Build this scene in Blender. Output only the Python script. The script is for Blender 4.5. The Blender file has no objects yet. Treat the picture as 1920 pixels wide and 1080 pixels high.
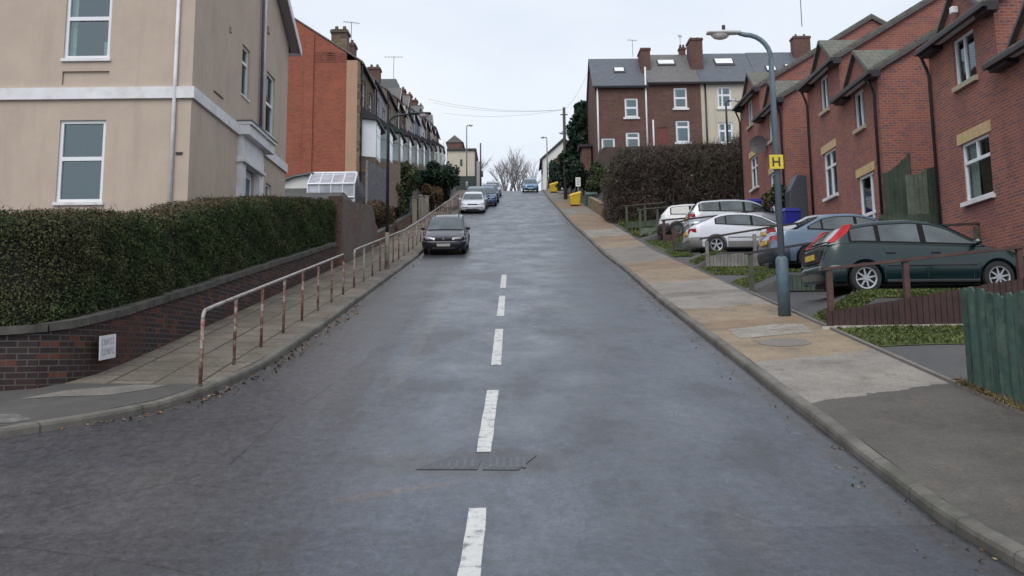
import bpy, bmesh, math, random
import numpy as np
from mathutils import Vector, Matrix
R = math.radians
SC = bpy.context.scene
COL = SC.collection
random.seed(7)
RNG = np.random.default_rng(11)

# ---------------------------------------------------------------- camera
FPX = 1950.0
PITCH = math.atan(325 / FPX)
ROLL = R(0.6)
cam = bpy.data.cameras.new('camera')
camo = bpy.data.objects.new('camera', cam)
COL.objects.link(camo)
cam.sensor_fit = 'HORIZONTAL'
cam.sensor_width = 36
cam.lens = 36 * FPX / 1920
cam.shift_y = -200 / 1920
cam.clip_end = 2000
camo.location = (0, 0, 1.6)
Fv = Vector((0, math.cos(PITCH), math.sin(PITCH)))
Uv = Vector((0, -math.sin(PITCH), math.cos(PITCH)))
Rv = Vector((1, 0, 0))
Rc = Rv * math.cos(ROLL) - Uv * math.sin(ROLL)
Uc = Rv * math.sin(ROLL) + Uv * math.cos(ROLL)
camo.rotation_euler = Matrix((Rc, Uc, -Fv)).transposed().to_euler()
SC.camera = camo

# ---------------------------------------------------------------- world: overcast sky
W = bpy.data.worlds.new("World")
SC.world = W
W.use_nodes = True
nt = W.node_tree
nt.nodes.clear()
N = nt.nodes.new
out = N('ShaderNodeOutputWorld')
sky = N('ShaderNodeTexSky')
sky.sky_type = 'NISHITA'
sky.sun_disc = False
sky.sun_elevation = R(48)
sky.sun_rotation = R(205)
sky.air_density = 2.0
sky.dust_density = 4.0
b1 = N('ShaderNodeBackground')
b1.inputs[1].default_value = 0.05
nt.links.new(sky.outputs[0], b1.inputs[0])
tc = N('ShaderNodeTexCoord')
mp = N('ShaderNodeMapping')
mp.inputs['Scale'].default_value = (1.2, 1.2, 3.5)
nz = N('ShaderNodeTexNoise')
nz.inputs['Scale'].default_value = 1.6
nz.inputs['Detail'].default_value = 5
nz.inputs['Roughness'].default_value = 0.5
nt.links.new(tc.outputs['Generated'], mp.inputs[0])
nt.links.new(mp.outputs[0], nz.inputs[0])
cr = N('ShaderNodeValToRGB')
cr.color_ramp.elements[0].position = 0.3
cr.color_ramp.elements[0].color = (0.66, 0.74, 0.86, 1)
cr.color_ramp.elements[1].position = 0.72
cr.color_ramp.elements[1].color = (0.87, 0.91, 0.96, 1)
nt.links.new(nz.outputs[0], cr.inputs[0])
b2 = N('ShaderNodeBackground')
b2.inputs[1].default_value = 1.0
nt.links.new(cr.outputs[0], b2.inputs[0])
ms = N('ShaderNodeMixShader')
ms.inputs[0].default_value = 0.93
nt.links.new(b1.outputs[0], ms.inputs[1])
nt.links.new(b2.outputs[0], ms.inputs[2])
nt.links.new(ms.outputs[0], out.inputs[0])

# ---------------------------------------------------------------- sun behind thick cloud
sl = bpy.data.lights.new('sun', 'SUN')
sl.energy = 1.5
sl.angle = R(40)
sl.color = (1.0, 0.97, 0.93)
so = bpy.data.objects.new('sun', sl)
COL.objects.link(so)
so.rotation_euler = (R(42), 0, R(-18))
so.location = (-10, -20, 30)

SC.view_settings.view_transform = 'Standard'
SC.view_settings.look = 'None'
SC.view_settings.exposure = 0.2
SC.view_settings.gamma = 1.0
SC.render.engine = 'CYCLES'
SC.cycles.max_bounces = 6
SC.cycles.transparent_max_bounces = 12

# ================================================================ helpers
PT = [(-300, 0), (5.5, 0), (8.5, .25), (40, 5.33), (47.4, 6.7), (60.6, 9.24), (81, 13.1), (95, 15.75), (105, 17.8),
      (112, 19.2), (120, 20.4), (130, 21.2), (150, 22), (220, 24), (700, 26)]
PX = [a for a, b in PT]; PZ = [b for a, b in PT]
def gz(y):
    return float(np.interp(y, PX, PZ))

class NT:
    """small node helper"""
    def __init__(s, name):
        s.m = bpy.data.materials.new(name); s.m.use_nodes = True
        s.t = s.m.node_tree; s.b = s.t.nodes['Principled BSDF']
    def n(s, typ, **kw):
        o = s.t.nodes.new(typ)
        for k, v in kw.items(): setattr(o, k, v)
        return o
    def l(s, a, b): s.t.links.new(a, b)
    def noise(s, scale, detail=4, rough=.55, vec=None, stretch=None):
        o = s.n('ShaderNodeTexNoise'); o.inputs['Scale'].default_value = scale
        o.inputs['Detail'].default_value = detail; o.inputs['Roughness'].default_value = rough
        if vec is None:
            c = s.n('ShaderNodeTexCoord'); vec = c.outputs['Object']
        if stretch:
            m = s.n('ShaderNodeMapping'); m.inputs['Scale'].default_value = stretch
            s.l(vec, m.inputs[0]); vec = m.outputs[0]
        s.l(vec, o.inputs['Vector']); return o.outputs['Fac']
    def ramp(s, fac, stops, interp='LINEAR'):
        o = s.n('ShaderNodeValToRGB'); r = o.color_ramp; r.interpolation = interp
        while len(r.elements) < len(stops): r.elements.new(0.5)
        for e, (p, c) in zip(r.elements, stops):
            e.position = p; e.color = (c[0], c[1], c[2], 1) if not isinstance(c, (int, float)) else (c, c, c, 1)
        s.l(fac, o.inputs[0]); return o.outputs[0]
    def mix(s, fac, a, b, blend='MIX'):
        o = s.n('ShaderNodeMix', data_type='RGBA', blend_type=blend)
        for i, v in ((0, fac), (6, a), (7, b)):
            if isinstance(v, bpy.types.NodeSocket): s.l(v, o.inputs[i])
            elif isinstance(v, (int, float)): o.inputs[i].default_value = v if i == 0 else (v, v, v, 1)
            else: o.inputs[i].default_value = (v[0], v[1], v[2], 1)
        return o.outputs[2]
    def math(s, op, a, b=0.0):
        o = s.n('ShaderNodeMath', operation=op)
        for i, v in ((0, a), (1, b)):
            if isinstance(v, bpy.types.NodeSocket): s.l(v, o.inputs[i])
            else: o.inputs[i].default_value = v
        return o.outputs[0]
    def color(s, c):
        if isinstance(c, bpy.types.NodeSocket): s.l(c, s.b.inputs['Base Color'])
        else: s.b.inputs['Base Color'].default_value = (c[0], c[1], c[2], 1)
    def rough(s, v):
        if isinstance(v, bpy.types.NodeSocket): s.l(v, s.b.inputs['Roughness'])
        else: s.b.inputs['Roughness'].default_value = v
    def bump(s, h, strength=.4, dist=.01):
        o = s.n('ShaderNodeBump'); o.inputs['Strength'].default_value = strength; o.inputs['Distance'].default_value = dist
        s.l(h, o.inputs['Height']); s.l(o.outputs[0], s.b.inputs['Normal'])
    def spec(s, v): s.b.inputs['Specular IOR Level'].default_value = v

def plain(name, col, rough=.6, metal=0., var=.12, scale=6., spec=.5, coat=0., dirt=None):
    k = NT(name)
    f = k.noise(scale, 5)
    d = [max(0, c * (1 - var)) for c in col]; u = [min(1, c * (1 + var)) for c in col]
    c = k.ramp(f, [(.3, d), (.7, u)])
    if dirt:
        f2 = k.noise(scale * .35, 6, .7)
        c = k.mix(k.ramp(f2, [(.5, 0.), (.68, dirt[1])]), c, dirt[0])
    k.color(c); k.rough(rough); k.b.inputs['Metallic'].default_value = metal; k.spec(spec)
    k.b.inputs['Coat Weight'].default_value = coat
    k.b.inputs['Coat Roughness'].default_value = .06
    return k.m

def brick(name, cols, mortar, patch=None, bw=.225, rh=.075, ms=.011, blotch=.35, bstr=.5, rough=.85, mossy=None):
    """cols: three brick tones"""
    k = NT(name)
    uv = k.n('ShaderNodeUVMap').outputs[0]
    b = k.n('ShaderNodeTexBrick')
    k.l(uv, b.inputs['Vector'])
    b.inputs['Scale'].default_value = 1; b.inputs['Brick Width'].default_value = bw; b.inputs['Row Height'].default_value = rh
    b.inputs['Mortar Size'].default_value = ms; b.inputs['Mortar Smooth'].default_value = .2; b.inputs['Bias'].default_value = 0
    b.inputs['Color1'].default_value = (*cols[0], 1); b.inputs['Color2'].default_value = (*cols[1], 1)
    b.inputs['Mortar'].default_value = (*mortar, 1)
    # individual odd bricks: cell noise on brick lattice
    w = k.n('ShaderNodeTexWhiteNoise', noise_dimensions='2D')
    sx = k.n('ShaderNodeSeparateXYZ'); k.l(uv, sx.inputs[0])
    row = k.math('FLOOR', k.math('DIVIDE', sx.outputs[1], rh))
    off = k.math('MULTIPLY', k.math('FLOORED_MODULO', row, 2.0), .5)
    colx = k.math('FLOOR', k.math('ADD', k.math('DIVIDE', sx.outputs[0], bw), off))
    cb = k.n('ShaderNodeCombineXYZ'); k.l(colx, cb.inputs[0]); k.l(row, cb.inputs[1])
    k.l(cb.outputs[0], w.inputs['Vector'])
    odd = k.ramp(w.outputs['Value'], [(.76, 0.), (.80, 1.)])
    inb = k.math('SUBTRACT', 1.0, b.outputs['Fac'])
    c = k.mix(k.math('MULTIPLY', odd, inb), b.outputs['Color'], cols[2])
    f = k.noise(.9, 5, .65)
    c = k.mix(k.ramp(f, [(.35, 0.), (.75, blotch)]), c, [x * .62 for x in cols[2]])
    if patch:
        f2 = k.noise(patch[2], 3, .6)
        c = k.mix(k.ramp(f2, [(patch[3], 0.), (patch[3] + .06, patch[1])]), c, patch[0])
    f3 = k.noise(14, 5, .7)
    c = k.mix(.35, c, k.mix(1.0, c, k.ramp(f3, [(.3, .6), (.7, 1.35)]), 'MULTIPLY'))
    k.color(c); k.rough(rough); k.spec(.25)
    k.bump(k.math('ADD', k.math('MULTIPLY', b.outputs['Fac'], -1.0), k.math('MULTIPLY', f3, .4)), bstr, .006)
    return k.m

M = {}
# terracotta estate brick, old dark brick, orange gable, black garden wall
M['brick_new'] = brick('red_brick', [(.345, .112, .078), (.285, .092, .068), (.19, .082, .085)], (.30, .21, .175), blotch=.4,
                         patch=((.20, .095, .10), .42, .8, .55))
M['brick_old'] = brick('old_brick', [(.175, .078, .06), (.14, .066, .052), (.10, .052, .046)], (.15, .12, .105), blotch=.5)
M['brick_orange'] = brick('orange_brick', [(.345, .105, .066), (.305, .092, .058), (.255, .08, .052)], (.27, .12, .085), blotch=.45,
                          patch=((.33, .11, .06), .6, .5, .56))
M['brick_black'] = brick('blackened_brick', [(.022, .020, .022), (.036, .029, .030), (.13, .048, .032)], (.10, .096, .092), blotch=.6,
                         patch=((.075, .036, .028), .4, .7, .56), rh=.08, bstr=.9, rough=.7, ms=.009)
M['brick_wall'] = brick('weathered_brick', [(.17, .085, .07), (.13, .085, .075), (.19, .15, .13)], (.17, .14, .125), blotch=.5,
                        patch=((.16, .14, .125), .7, .45, .5))
M['brick_brown'] = brick('brown_brick', [(.19, .095, .065), (.15, .08, .06), (.10, .06, .05)], (.16, .12, .10))
M['stone'] = brick('coursed_stone', [(.24, .18, .115), (.19, .14, .095), (.11, .085, .065)], (.13, .11, .09), bw=.42, rh=.19, ms=.018, blotch=.6)
M['stone_pale'] = brick('pale_stone', [(.30, .245, .17), (.26, .21, .15), (.19, .15, .11)], (.18, .15, .12), bw=.42, rh=.19, ms=.018, blotch=.5)

def render_mat(name, col, streak=.5):
    k = NT(name)
    f = k.noise(1.1, 6, .65)
    c = k.ramp(f, [(.25, [x * .88 for x in col]), (.75, [min(1, x * 1.07) for x in col])])
    st = k.noise(1.0, 5, .7, stretch=(2.2, 2.2, .25))
    c = k.mix(k.ramp(st, [(.52, 0.), (.8, streak)]), c, [col[0] * .62, col[1] * .62, col[2] * .62])
    g = k.noise(60, 3, .6)
    c = k.mix(.25, c, k.mix(1.0, c, k.ramp(g, [(.3, .7), (.7, 1.25)]), 'MULTIPLY'))
    k.color(c); k.rough(.9); k.spec(.2); k.bump(g, .35, .006)
    return k.m
M['render_buff'] = render_mat('buff_pebbledash', (.515, .425, .352), .45)
M['render_cream'] = render_mat('cream_render', (.55, .50, .41))
M['render_tan'] = render_mat('tan_render', (.42, .27, .19))
M['render_grey'] = render_mat('grey_render', (.36, .35, .36))
M['render_white'] = render_mat('white_render', (.66, .65, .63))
M['render_blue'] = render_mat('blue_grey_render', (.25, .29, .36))
M['white_pvc'] = plain('white_pvc', (.78, .80, .83), .35, var=.04, scale=2)
M['white_paint'] = plain('white_paint', (.72, .72, .74), .55, var=.08, scale=3, dirt=((.42, .40, .38), .5))
M['stone_sill'] = plain('buff_sill', (.40, .33, .25), .8)
M['lintel'] = plain('buff_lintel', (.52, .38, .20), .85, var=.14)
M['black_pvc'] = plain('black_plastic', (.018, .018, .022), .4, var=.2)
M['dark_fascia'] = plain('dark_fascia', (.022, .018, .024), .5, var=.25)
M['purple_pipe'] = plain('purple_brown_pipe', (.13, .10, .14), .5, var=.2)
M['curtain'] = plain('curtain', (.62, .60, .55), .9, var=.15, scale=9)
M['lead'] = plain('lead', (.12, .13, .14), .6)
M['red_paint'] = plain('dark_red_paint', (.16, .03, .03), .5)

def glass(name, tint=(.03, .035, .04), refl=.32):
    k = NT(name)
    t = k.t; t.nodes.remove(k.b)
    tr = k.n('ShaderNodeBsdfTransparent'); tr.inputs[0].default_value = (*tint, 1)
    gl = k.n('ShaderNodeBsdfGlossy'); gl.inputs['Roughness'].default_value = .03
    f = k.noise(.8, 2, .5)
    bp = k.n('ShaderNodeBump'); bp.inputs['Strength'].default_value = .15; bp.inputs['Distance'].default_value = .05
    k.l(f, bp.inputs['Height']); k.l(bp.outputs[0], gl.inputs['Normal'])
    gl.inputs['Color'].default_value = (.74, .90, .95, 1)
    mx = k.n('ShaderNodeMixShader'); mx.inputs[0].default_value = refl
    k.l(tr.outputs[0], mx.inputs[1]); k.l(gl.outputs[0], mx.inputs[2])
    k.l(mx.outputs[0], t.nodes['Material Output'].inputs[0])
    return k.m
M['pane'] = glass('window_glass', (.58, .68, .68), .20)
M['carglass'] = glass('car_glass', (.30, .36, .36), .33)
M['skylight'] = plain('skylight_glass', (.80, .84, .90), .08, var=.03, spec=1.0)

def slate(name, col, tw=.28, th=.20, tile=False):
    k = NT(name)
    uv = k.n('ShaderNodeUVMap').outputs[0]
    b = k.n('ShaderNodeTexBrick'); k.l(uv, b.inputs['Vector'])
    b.inputs['Scale'].default_value = 1; b.inputs['Brick Width'].default_value = tw; b.inputs['Row Height'].default_value = th
    b.inputs['Mortar Size'].default_value = .012
    b.inputs['Color1'].default_value = (*[c * 1.15 for c in col], 1); b.inputs['Color2'].default_value = (*[c * .85 for c in col], 1)
    b.inputs['Mortar'].default_value = (*[c * .4 for c in col], 1)
    f = k.noise(1.2, 5, .65)
    c = k.mix(k.ramp(f, [(.35, 0.), (.75, .6)]), b.outputs['Color'], [col[0] * .7, col[1] * .78, col[2] * .6])
    k.color(c); k.rough(.55); k.spec(.4)
    k.bump(k.math('MULTIPLY', b.outputs['Fac'], -1.0), .5, .01)
    return k.m
M['slate'] = slate('blue_slate', (.115, .125, .155))
M['slate_brown'] = slate('brown_slate', (.155, .145, .15))
M['tile'] = slate('grey_tile', (.13, .125, .105), .33, .30)

def leafmat(name, c1, c2, c3=None, rough=.5, sc=1.3, brown=None):
    k = NT(name)
    g = k.n('ShaderNodeNewGeometry')
    c = k.ramp(g.outputs['Random Per Island'], [(.0, c1), (.6, c2), (1., c3 or c2)])
    f = k.noise(sc, 4, .6)
    c = k.mix(1.0, c, k.ramp(f, [(.3, .55), (.7, 1.35)]), 'MULTIPLY')
    if brown:
        f2 = k.noise(brown[1], 4, .6)
        c = k.mix(k.ramp(f2, [(brown[2], 0.), (brown[2] + .12, brown[3])]), c, brown[0])
    k.color(c); k.rough(rough); k.spec(.2)
    return k.m
M['privet'] = leafmat('privet_leaf', (.026, .048, .016), (.048, .074, .024), (.085, .105, .040), rough=.7, sc=2.2, brown=((.085, .066, .036), .55, .54, .5))
M['privet_dead'] = leafmat('clipped_twig', (.08, .055, .034), (.13, .095, .055), (.075, .085, .035))
M['evergreen'] = leafmat('evergreen_leaf', (.008, .022, .014), (.016, .036, .022), (.03, .055, .028))
M['bushgreen'] = leafmat('shrub_leaf', (.02, .04, .016), (.045, .07, .026), (.09, .10, .045), brown=((.09, .055, .03), .8, .5, .6))
M['thicket'] = leafmat('bare_thicket', (.045, .035, .031), (.085, .066, .056), (.15, .12, .10), rough=.8, sc=.55,
                       brown=((.055, .055, .028), .45, .52, .5))
M['bramble'] = leafmat('bramble', (.05, .05, .025), (.10, .075, .04), (.16, .08, .04), rough=.8)
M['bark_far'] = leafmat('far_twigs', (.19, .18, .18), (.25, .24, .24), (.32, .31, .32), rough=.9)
M['bark'] = leafmat('bark', (.05, .042, .036), (.08, .07, .06), rough=.9)
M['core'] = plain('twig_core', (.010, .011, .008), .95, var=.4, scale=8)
M['core_brown'] = plain('twig_core_brown', (.042, .034, .030), .95, var=.4, scale=5)
M['grass'] = leafmat('grass_blade', (.055, .082, .020), (.090, .125, .034), (.16, .155, .065), rough=.7)
M['grass_dry'] = leafmat('dry_grass', (.18, .13, .06), (.26, .19, .09), (.12, .13, .05), rough=.8)
M['leaf_litter'] = leafmat('leaf_litter', (.10, .055, .03), (.20, .11, .05), (.28, .22, .15), rough=.8)

# ---- mesh builder -------------------------------------------------
class MB:
    def __init__(s): s.v = []; s.f = []; s.mi = []; s.mats = []; s.cur = 0
    def use(s, m):
        if m not in s.mats: s.mats.append(m)
        s.cur = s.mats.index(m)
        return s
    def face(s, pts):
        i = len(s.v); s.v += [tuple(p) for p in pts]; s.f.append(tuple(range(i, i + len(pts)))); s.mi.append(s.cur)
    def mesh(s, verts, faces):
        i = len(s.v); s.v += [tuple(p) for p in verts]
        for f in faces: s.f.append(tuple(i + k for k in f)); s.mi.append(s.cur)
    def box(s, a, b, M_=None):
        x0, y0, z0 = a; x1, y1, z1 = b
        x0, x1 = min(x0, x1), max(x0, x1); y0, y1 = min(y0, y1), max(y0, y1); z0, z1 = min(z0, z1), max(z0, z1)
        v = [(x0, y0, z0), (x1, y0, z0), (x1, y1, z0), (x0, y1, z0), (x0, y0, z1), (x1, y0, z1), (x1, y1, z1), (x0, y1, z1)]
        if M_ is not None: v = [tuple(M_ @ Vector(p)) for p in v]
        s.mesh(v, [(0, 3, 2, 1), (4, 5, 6, 7), (0, 1, 5, 4), (1, 2, 6, 5), (2, 3, 7, 6), (3, 0, 4, 7)])
        return s
    def prism(s, poly, vec):
        """poly: list of 3d points (closed outline), extruded along vec"""
        n = len(poly); a = [Vector(p) for p in poly]; b = [p + Vector(vec) for p in a]
        s.mesh([*a, *b], [tuple(range(n))[::-1], tuple(range(n, 2 * n))] + [(i, (i + 1) % n, (i + 1) % n + n, i + n) for i in range(n)])
        return s
    def tube(s, pts, r, n=8, caps=True):
        pts = [Vector(p) for p in pts]; rr = r if isinstance(r, (list, tuple)) else [r] * len(pts)
        vs = []; fs = []
        up = Vector((0, 0, 1))
        for i, p in enumerate(pts):
            d = (pts[min(i + 1, len(pts) - 1)] - pts[max(i - 1, 0)]).normalized()
            a = d.cross(up)
            if a.length < .05: a = d.cross(Vector((0, 1, 0)))
            a.normalize(); b = d.cross(a).normalized()
            for k in range(n):
                t = 2 * math.pi * k / n
                vs.append(p + (a * math.cos(t) + b * math.sin(t)) * rr[i])
        for i in range(len(pts) - 1):
            for k in range(n):
                fs.append((i * n + k, i * n + (k + 1) % n, (i + 1) * n + (k + 1) % n, (i + 1) * n + k))
        if caps: fs.append(tuple(range(n))[::-1]); fs.append(tuple((len(pts) - 1) * n + k for k in range(n)))
        s.mesh(vs, fs); return s
    def build(s, name, mat=None, parent=None, origin=None, smooth=False, bevel=0):
        me = bpy.data.meshes.new(name)
        o3 = Vector(origin) if origin is not None else (parent_origin(parent) if parent else Vector((0, 0, 0)))
        me.from_pydata([(p[0] - o3.x, p[1] - o3.y, p[2] - o3.z) for p in s.v], [], s.f)
        if s.mats and mat is None:
            for m in s.mats: me.materials.append(M[m] if isinstance(m, str) else m)
            me.polygons.foreach_set('material_index', s.mi)
        else: me.materials.append(M[mat] if isinstance(mat, str) else mat)
        bm = bmesh.new(); bm.from_mesh(me)
        bmesh.ops.remove_doubles(bm, verts=bm.verts, dist=1e-5)
        if smooth: pass
        bmesh.ops.recalc_face_normals(bm, faces=bm.faces)
        uvl = bm.loops.layers.uv.new('UVMap')
        for f in bm.faces:
            n = f.normal
            for lp in f.loops:
                p = lp.vert.co + o3
                if abs(n.z) > .9: lp[uvl].uv = (p.x, p.y)
                elif abs(n.x) >= abs(n.y): lp[uvl].uv = (p.y, p.z / max(.3, math.sqrt(1 - n.z * n.z)))
                else: lp[uvl].uv = (p.x, p.z / max(.3, math.sqrt(1 - n.z * n.z)))
            f.smooth = bool(smooth)
        bm.to_mesh(me); bm.free()
        ob = bpy.data.objects.new(name, me)
        if not parent: ob.location = o3
        COL.objects.link(ob)
        if parent: ob.parent = parent
        if bevel:
            b = ob.modifiers.new('bevel', 'BEVEL'); b.width = bevel; b.segments = 2; b.limit_method = 'ANGLE'
        return ob
def parent_origin(p):
    o = Vector((0, 0, 0))
    while p is not None:
        o += p.location; p = p.parent
    return o
def tag(o, label, cat, group=None, kind=None):
    if label: o['label'] = label
    if cat: o['category'] = cat
    if group: o['group'] = group
    if kind: o['kind'] = kind
    return o
def thing(name, label, cat, loc, group=None):
    o = bpy.data.objects.new(name, None); COL.objects.link(o); o.location = loc
    o.empty_display_size = .2
    return tag(o, label, cat, group)
def struct(name, mb, mat=None, smooth=False):
    o = mb.build(name, mat, smooth=smooth); o['kind'] = 'structure'; return o

def quads(name, mat, C_, size, nrm=None, parent=None, aspect=1.6, spread=1.0, up=0.0, thin=False):
    """cloud of small leaf-like quads (or tapering twigs) at centres C_ (n,3)"""
    n = len(C_); size = np.broadcast_to(np.asarray(size, float), (n,))
    a = RNG.normal(size=(n, 3))
    if nrm is not None: a = a * spread + np.asarray(nrm)
    a /= np.linalg.norm(a, axis=1)[:, None]
    t = RNG.normal(size=(n, 3)); t[:, 2] = t[:, 2] * (1 if not up else .6) + up
    t -= (t * a).sum(1)[:, None] * a; t /= np.linalg.norm(t, axis=1)[:, None]
    b = np.cross(a, t)
    L = (size * aspect / 2)[:, None] * t; Wd = (size / 2)[:, None] * b
    if thin: Wd = Wd * thin
    V = np.stack([C_ - L, C_ + Wd - L * .1, C_ + L, C_ - Wd - L * .1], 1).reshape(-1, 3)
    o3 = parent_origin(parent) if parent else Vector((0, 0, 0))
    V = V - np.array(o3)
    me = bpy.data.meshes.new(name)
    me.vertices.add(4 * n); me.vertices.foreach_set('co', V.astype(np.float32).ravel())
    me.loops.add(4 * n); me.loops.foreach_set('vertex_index', np.arange(4 * n, dtype=np.int32))
    me.polygons.add(n); me.polygons.foreach_set('loop_start', np.arange(0, 4 * n, 4, dtype=np.int32))
    me.polygons.foreach_set('loop_total', np.full(n, 4, dtype=np.int32))
    me.update(calc_edges=True); me.validate()
    me.materials.append(M[mat])
    ob = bpy.data.objects.new(name, me); COL.objects.link(ob)
    if parent: ob.parent = parent
    return ob

# ---- walls with openings; axis 'x' = plane of constant x, 'y' = plane of constant y
def P(axis, c, u, z, d=0):
    """point on a wall: c plane coordinate (+d inwards offset), u along wall"""
    return (c + d, u, z) if axis == 'x' else (u, c + d, z)
def wall(mb, axis, c, u0, u1, z0, z1, ops=(), depth=.11, top=None):
    """top: optional list of (u,z) outline above z1 (gable)"""
    us = sorted({u0, u1, *[min(max(o[0], u0), u1) for o in ops], *[min(max(o[1], u0), u1) for o in ops]})
    zs = sorted({z0, z1, *[o[2] for o in ops], *[o[3] for o in ops]})
    for i in range(len(us) - 1):
        for j in range(len(zs) - 1):
            um = (us[i] + us[i + 1]) / 2; zm = (zs[j] + zs[j + 1]) / 2
            if any(o[0] < um < o[1] and o[2] < zm < o[3] for o in ops): continue
            mb.face([P(axis, c, us[i], zs[j]), P(axis, c, us[i + 1], zs[j]), P(axis, c, us[i + 1], zs[j + 1]), P(axis, c, us[i], zs[j + 1])])
    for o in ops:
        a, b, z_, t = o
        mb.face([P(axis, c, a, z_), P(axis, c, a, t), P(axis, c, a, t, depth), P(axis, c, a, z_, depth)])
        mb.face([P(axis, c, b, z_), P(axis, c, b, t), P(axis, c, b, t, depth), P(axis, c, b, z_, depth)])
        mb.face([P(axis, c, a, t), P(axis, c, b, t), P(axis, c, b, t, depth), P(axis, c, a, t, depth)])
        mb.face([P(axis, c, a, z_), P(axis, c, b, z_), P(axis, c, b, z_, depth), P(axis, c, a, z_, depth)])
    if top: mb.face([P(axis, c, u, z) for u, z in top])
def bbox_(mb, axis, c, u0, u1, z0, z1, d0, d1):
    if axis == 'x': mb.box((c + d0, u0, z0), (c + d1, u1, z1))
    else: mb.box((u0, c + d0, z0), (u1, c + d1, z1))
def window(parent, axis, c, o, inward, bars_u=(), bars_z=(), depth=.11, fw=.065, frame='white_pvc', sill=None, curtain=None, partial=None,
           name='window', glassm='pane', back=.35):
    """o=(u0,u1,z0,z1); inward=+1/-1 direction into the house along the axis; bars as fractions"""
    a, b, z_, t = o; s = inward
    d0 = s * (depth - .05); d1 = s * depth + s * .02
    f = MB()
    bbox_(f, axis, c, a, b, t - fw, t, d0, d1); bbox_(f, axis, c, a, b, z_, z_ + fw, d0, d1)
    bbox_(f, axis, c, a, a + fw, z_ + fw, t - fw, d0, d1); bbox_(f, axis, c, b - fw, b, z_ + fw, t - fw, d0, d1)
    for k in bars_z:
        zz = z_ + (t - z_) * k; bbox_(f, axis, c, a + fw, b - fw, zz - fw * .6, zz + fw * .6, d0, d1)
    for k in bars_u:
        uu = a + (b - a) * k
        lo, hi = z_ + fw, t - fw
        if partial: lo = z_ + (t - z_) * partial + fw * .6
        bbox_(f, axis, c, uu - fw * .5, uu + fw * .5, lo, hi, d0 + s * .002, d1 - s * .002)
    w = f.build(name, frame, parent)
    g = MB(); g.face([P(axis, c, a + fw * .5, z_ + fw * .5, s * depth), P(axis, c, b - fw * .5, z_ + fw * .5, s * depth), P(axis, c, b - fw * .5, t - fw * .5, s * depth), P(axis, c, a + fw * .5, t - fw * .5, s * depth)])
    g.build('pane', glassm, w)
    if curtain:
        q = MB(); 
        for (k0, k1, kz0, kz1) in curtain:
            ua = a + (b - a) * k0; ub = a + (b - a) * k1; n = max(3, int(abs(ub - ua) / .05))
            za = z_ + (t - z_) * kz0; zb = z_ + (t - z_) * kz1
            for i in range(n):
                p0 = ua + (ub - ua) * i / n; p1 = ua + (ub - ua) * (i + 1) / n
                e0 = s * (depth + .10 + .03 * (i % 2)); e1 = s * (depth + .10 + .03 * ((i + 1) % 2))
                q.face([P(axis, c, p0, za, e0), P(axis, c, p1, za, e1), P(axis, c, p1, zb, e1), P(axis, c, p0, zb, e0)])
        q.build('curtain', 'curtain', w)
    if sill:
        q = MB(); h, pr, ex = sill[1], sill[2], sill[3]
        bbox_(q, axis, c, a - ex, b + ex, z_ - h, z_ - .002, -s * pr, s * (depth - .055))
        q.build('sill', sill[0], w)
    return w

# ================================================================ SETTING
KERB_R = 3.35
def kxr(y):
    b = float(np.interp(y, [24, 33, 47, 58], [0, .16, .16, 0]))
    return KERB_R + b
FOOT_R = 5.5
# lot profile (y, z) for the parking bays on the right, for x > 6.6
LOT = [(-300, .25), (5.5, .25), (8.5, .45), (11, 0.86), (18.28, 2.02), (18.34, 2.5), (19.2, 2.66), (22.6, 2.69), (24.38, 2.98), (24.44, 3.35), (25.2, 3.53),
       (28.2, 3.58), (31.58, 4.15), (31.64, 4.62), (34.5, 4.88), (37.2, 4.92), (38.48, 5.3), (38.54, 5.75), (39.6, 5.98), (42.5, 6.05), (44.98, 6.45),
       (45.04, 6.72), (46, 6.86), (49, 6.92), (52, 7.8), (58, 9.2), (66, 11.0), (74, 13.4), (78.9, 14.6), (79.0, 17.2), (92, 17.8), (112, 19.6), (130, 21.3), (150, 22), (220, 24), (700, 26)]
HSE = [(-300, .3), (8, .5), (18.3, 2.15), (18.5, 2.6), (22.75, 3.3), (26.6, 3.9), (30.3, 4.85), (33.8, 4.85), (34.2, 6.1), (37.6, 6.1), (41, 6.9), (44.8, 6.9), (45.2, 8.05), (49, 8.05), (52, 8.8), (60, 10.5), (78.9, 15), (79, 17.2), (92, 17.8),
       (112, 19.6), (130, 21.3), (150, 22), (220, 24), (700, 26)]
def lerp(a, b, t): return a + (b - a) * max(0, min(1, t))
def gr(x, y):
    """terrain height"""
    b = gz(y)
    if -5.7 <= x <= 5.45: 
        return b - .08
    if x > 5.45:
        lot = float(np.interp(y, [a for a, c in LOT], [c for a, c in LOT]))
        hs = float(np.interp(y, [a for a, c in HSE], [c for a, c in HSE]))
        e = b + .17
        if y > 50: return lerp(e, lot, (x - 5.6) / 1.2)
        v = lerp(e, lot, (x - 5.5) / .9)
        return lerp(v, hs, (x - 9.9) / 1.0)
    if y < 13.5 or x > -6.55: return b - .08
    up = lerp(0, .8, (y - 13.5) / .35)
    hi = lerp(1.0, 2.7, (y - 34) / 18)
    if y > 110: hi = lerp(2.7, .4, (y - 110) / 15); up = .3
    return b + lerp(up, hi, (-x - 6.3) / 1.6)

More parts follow.
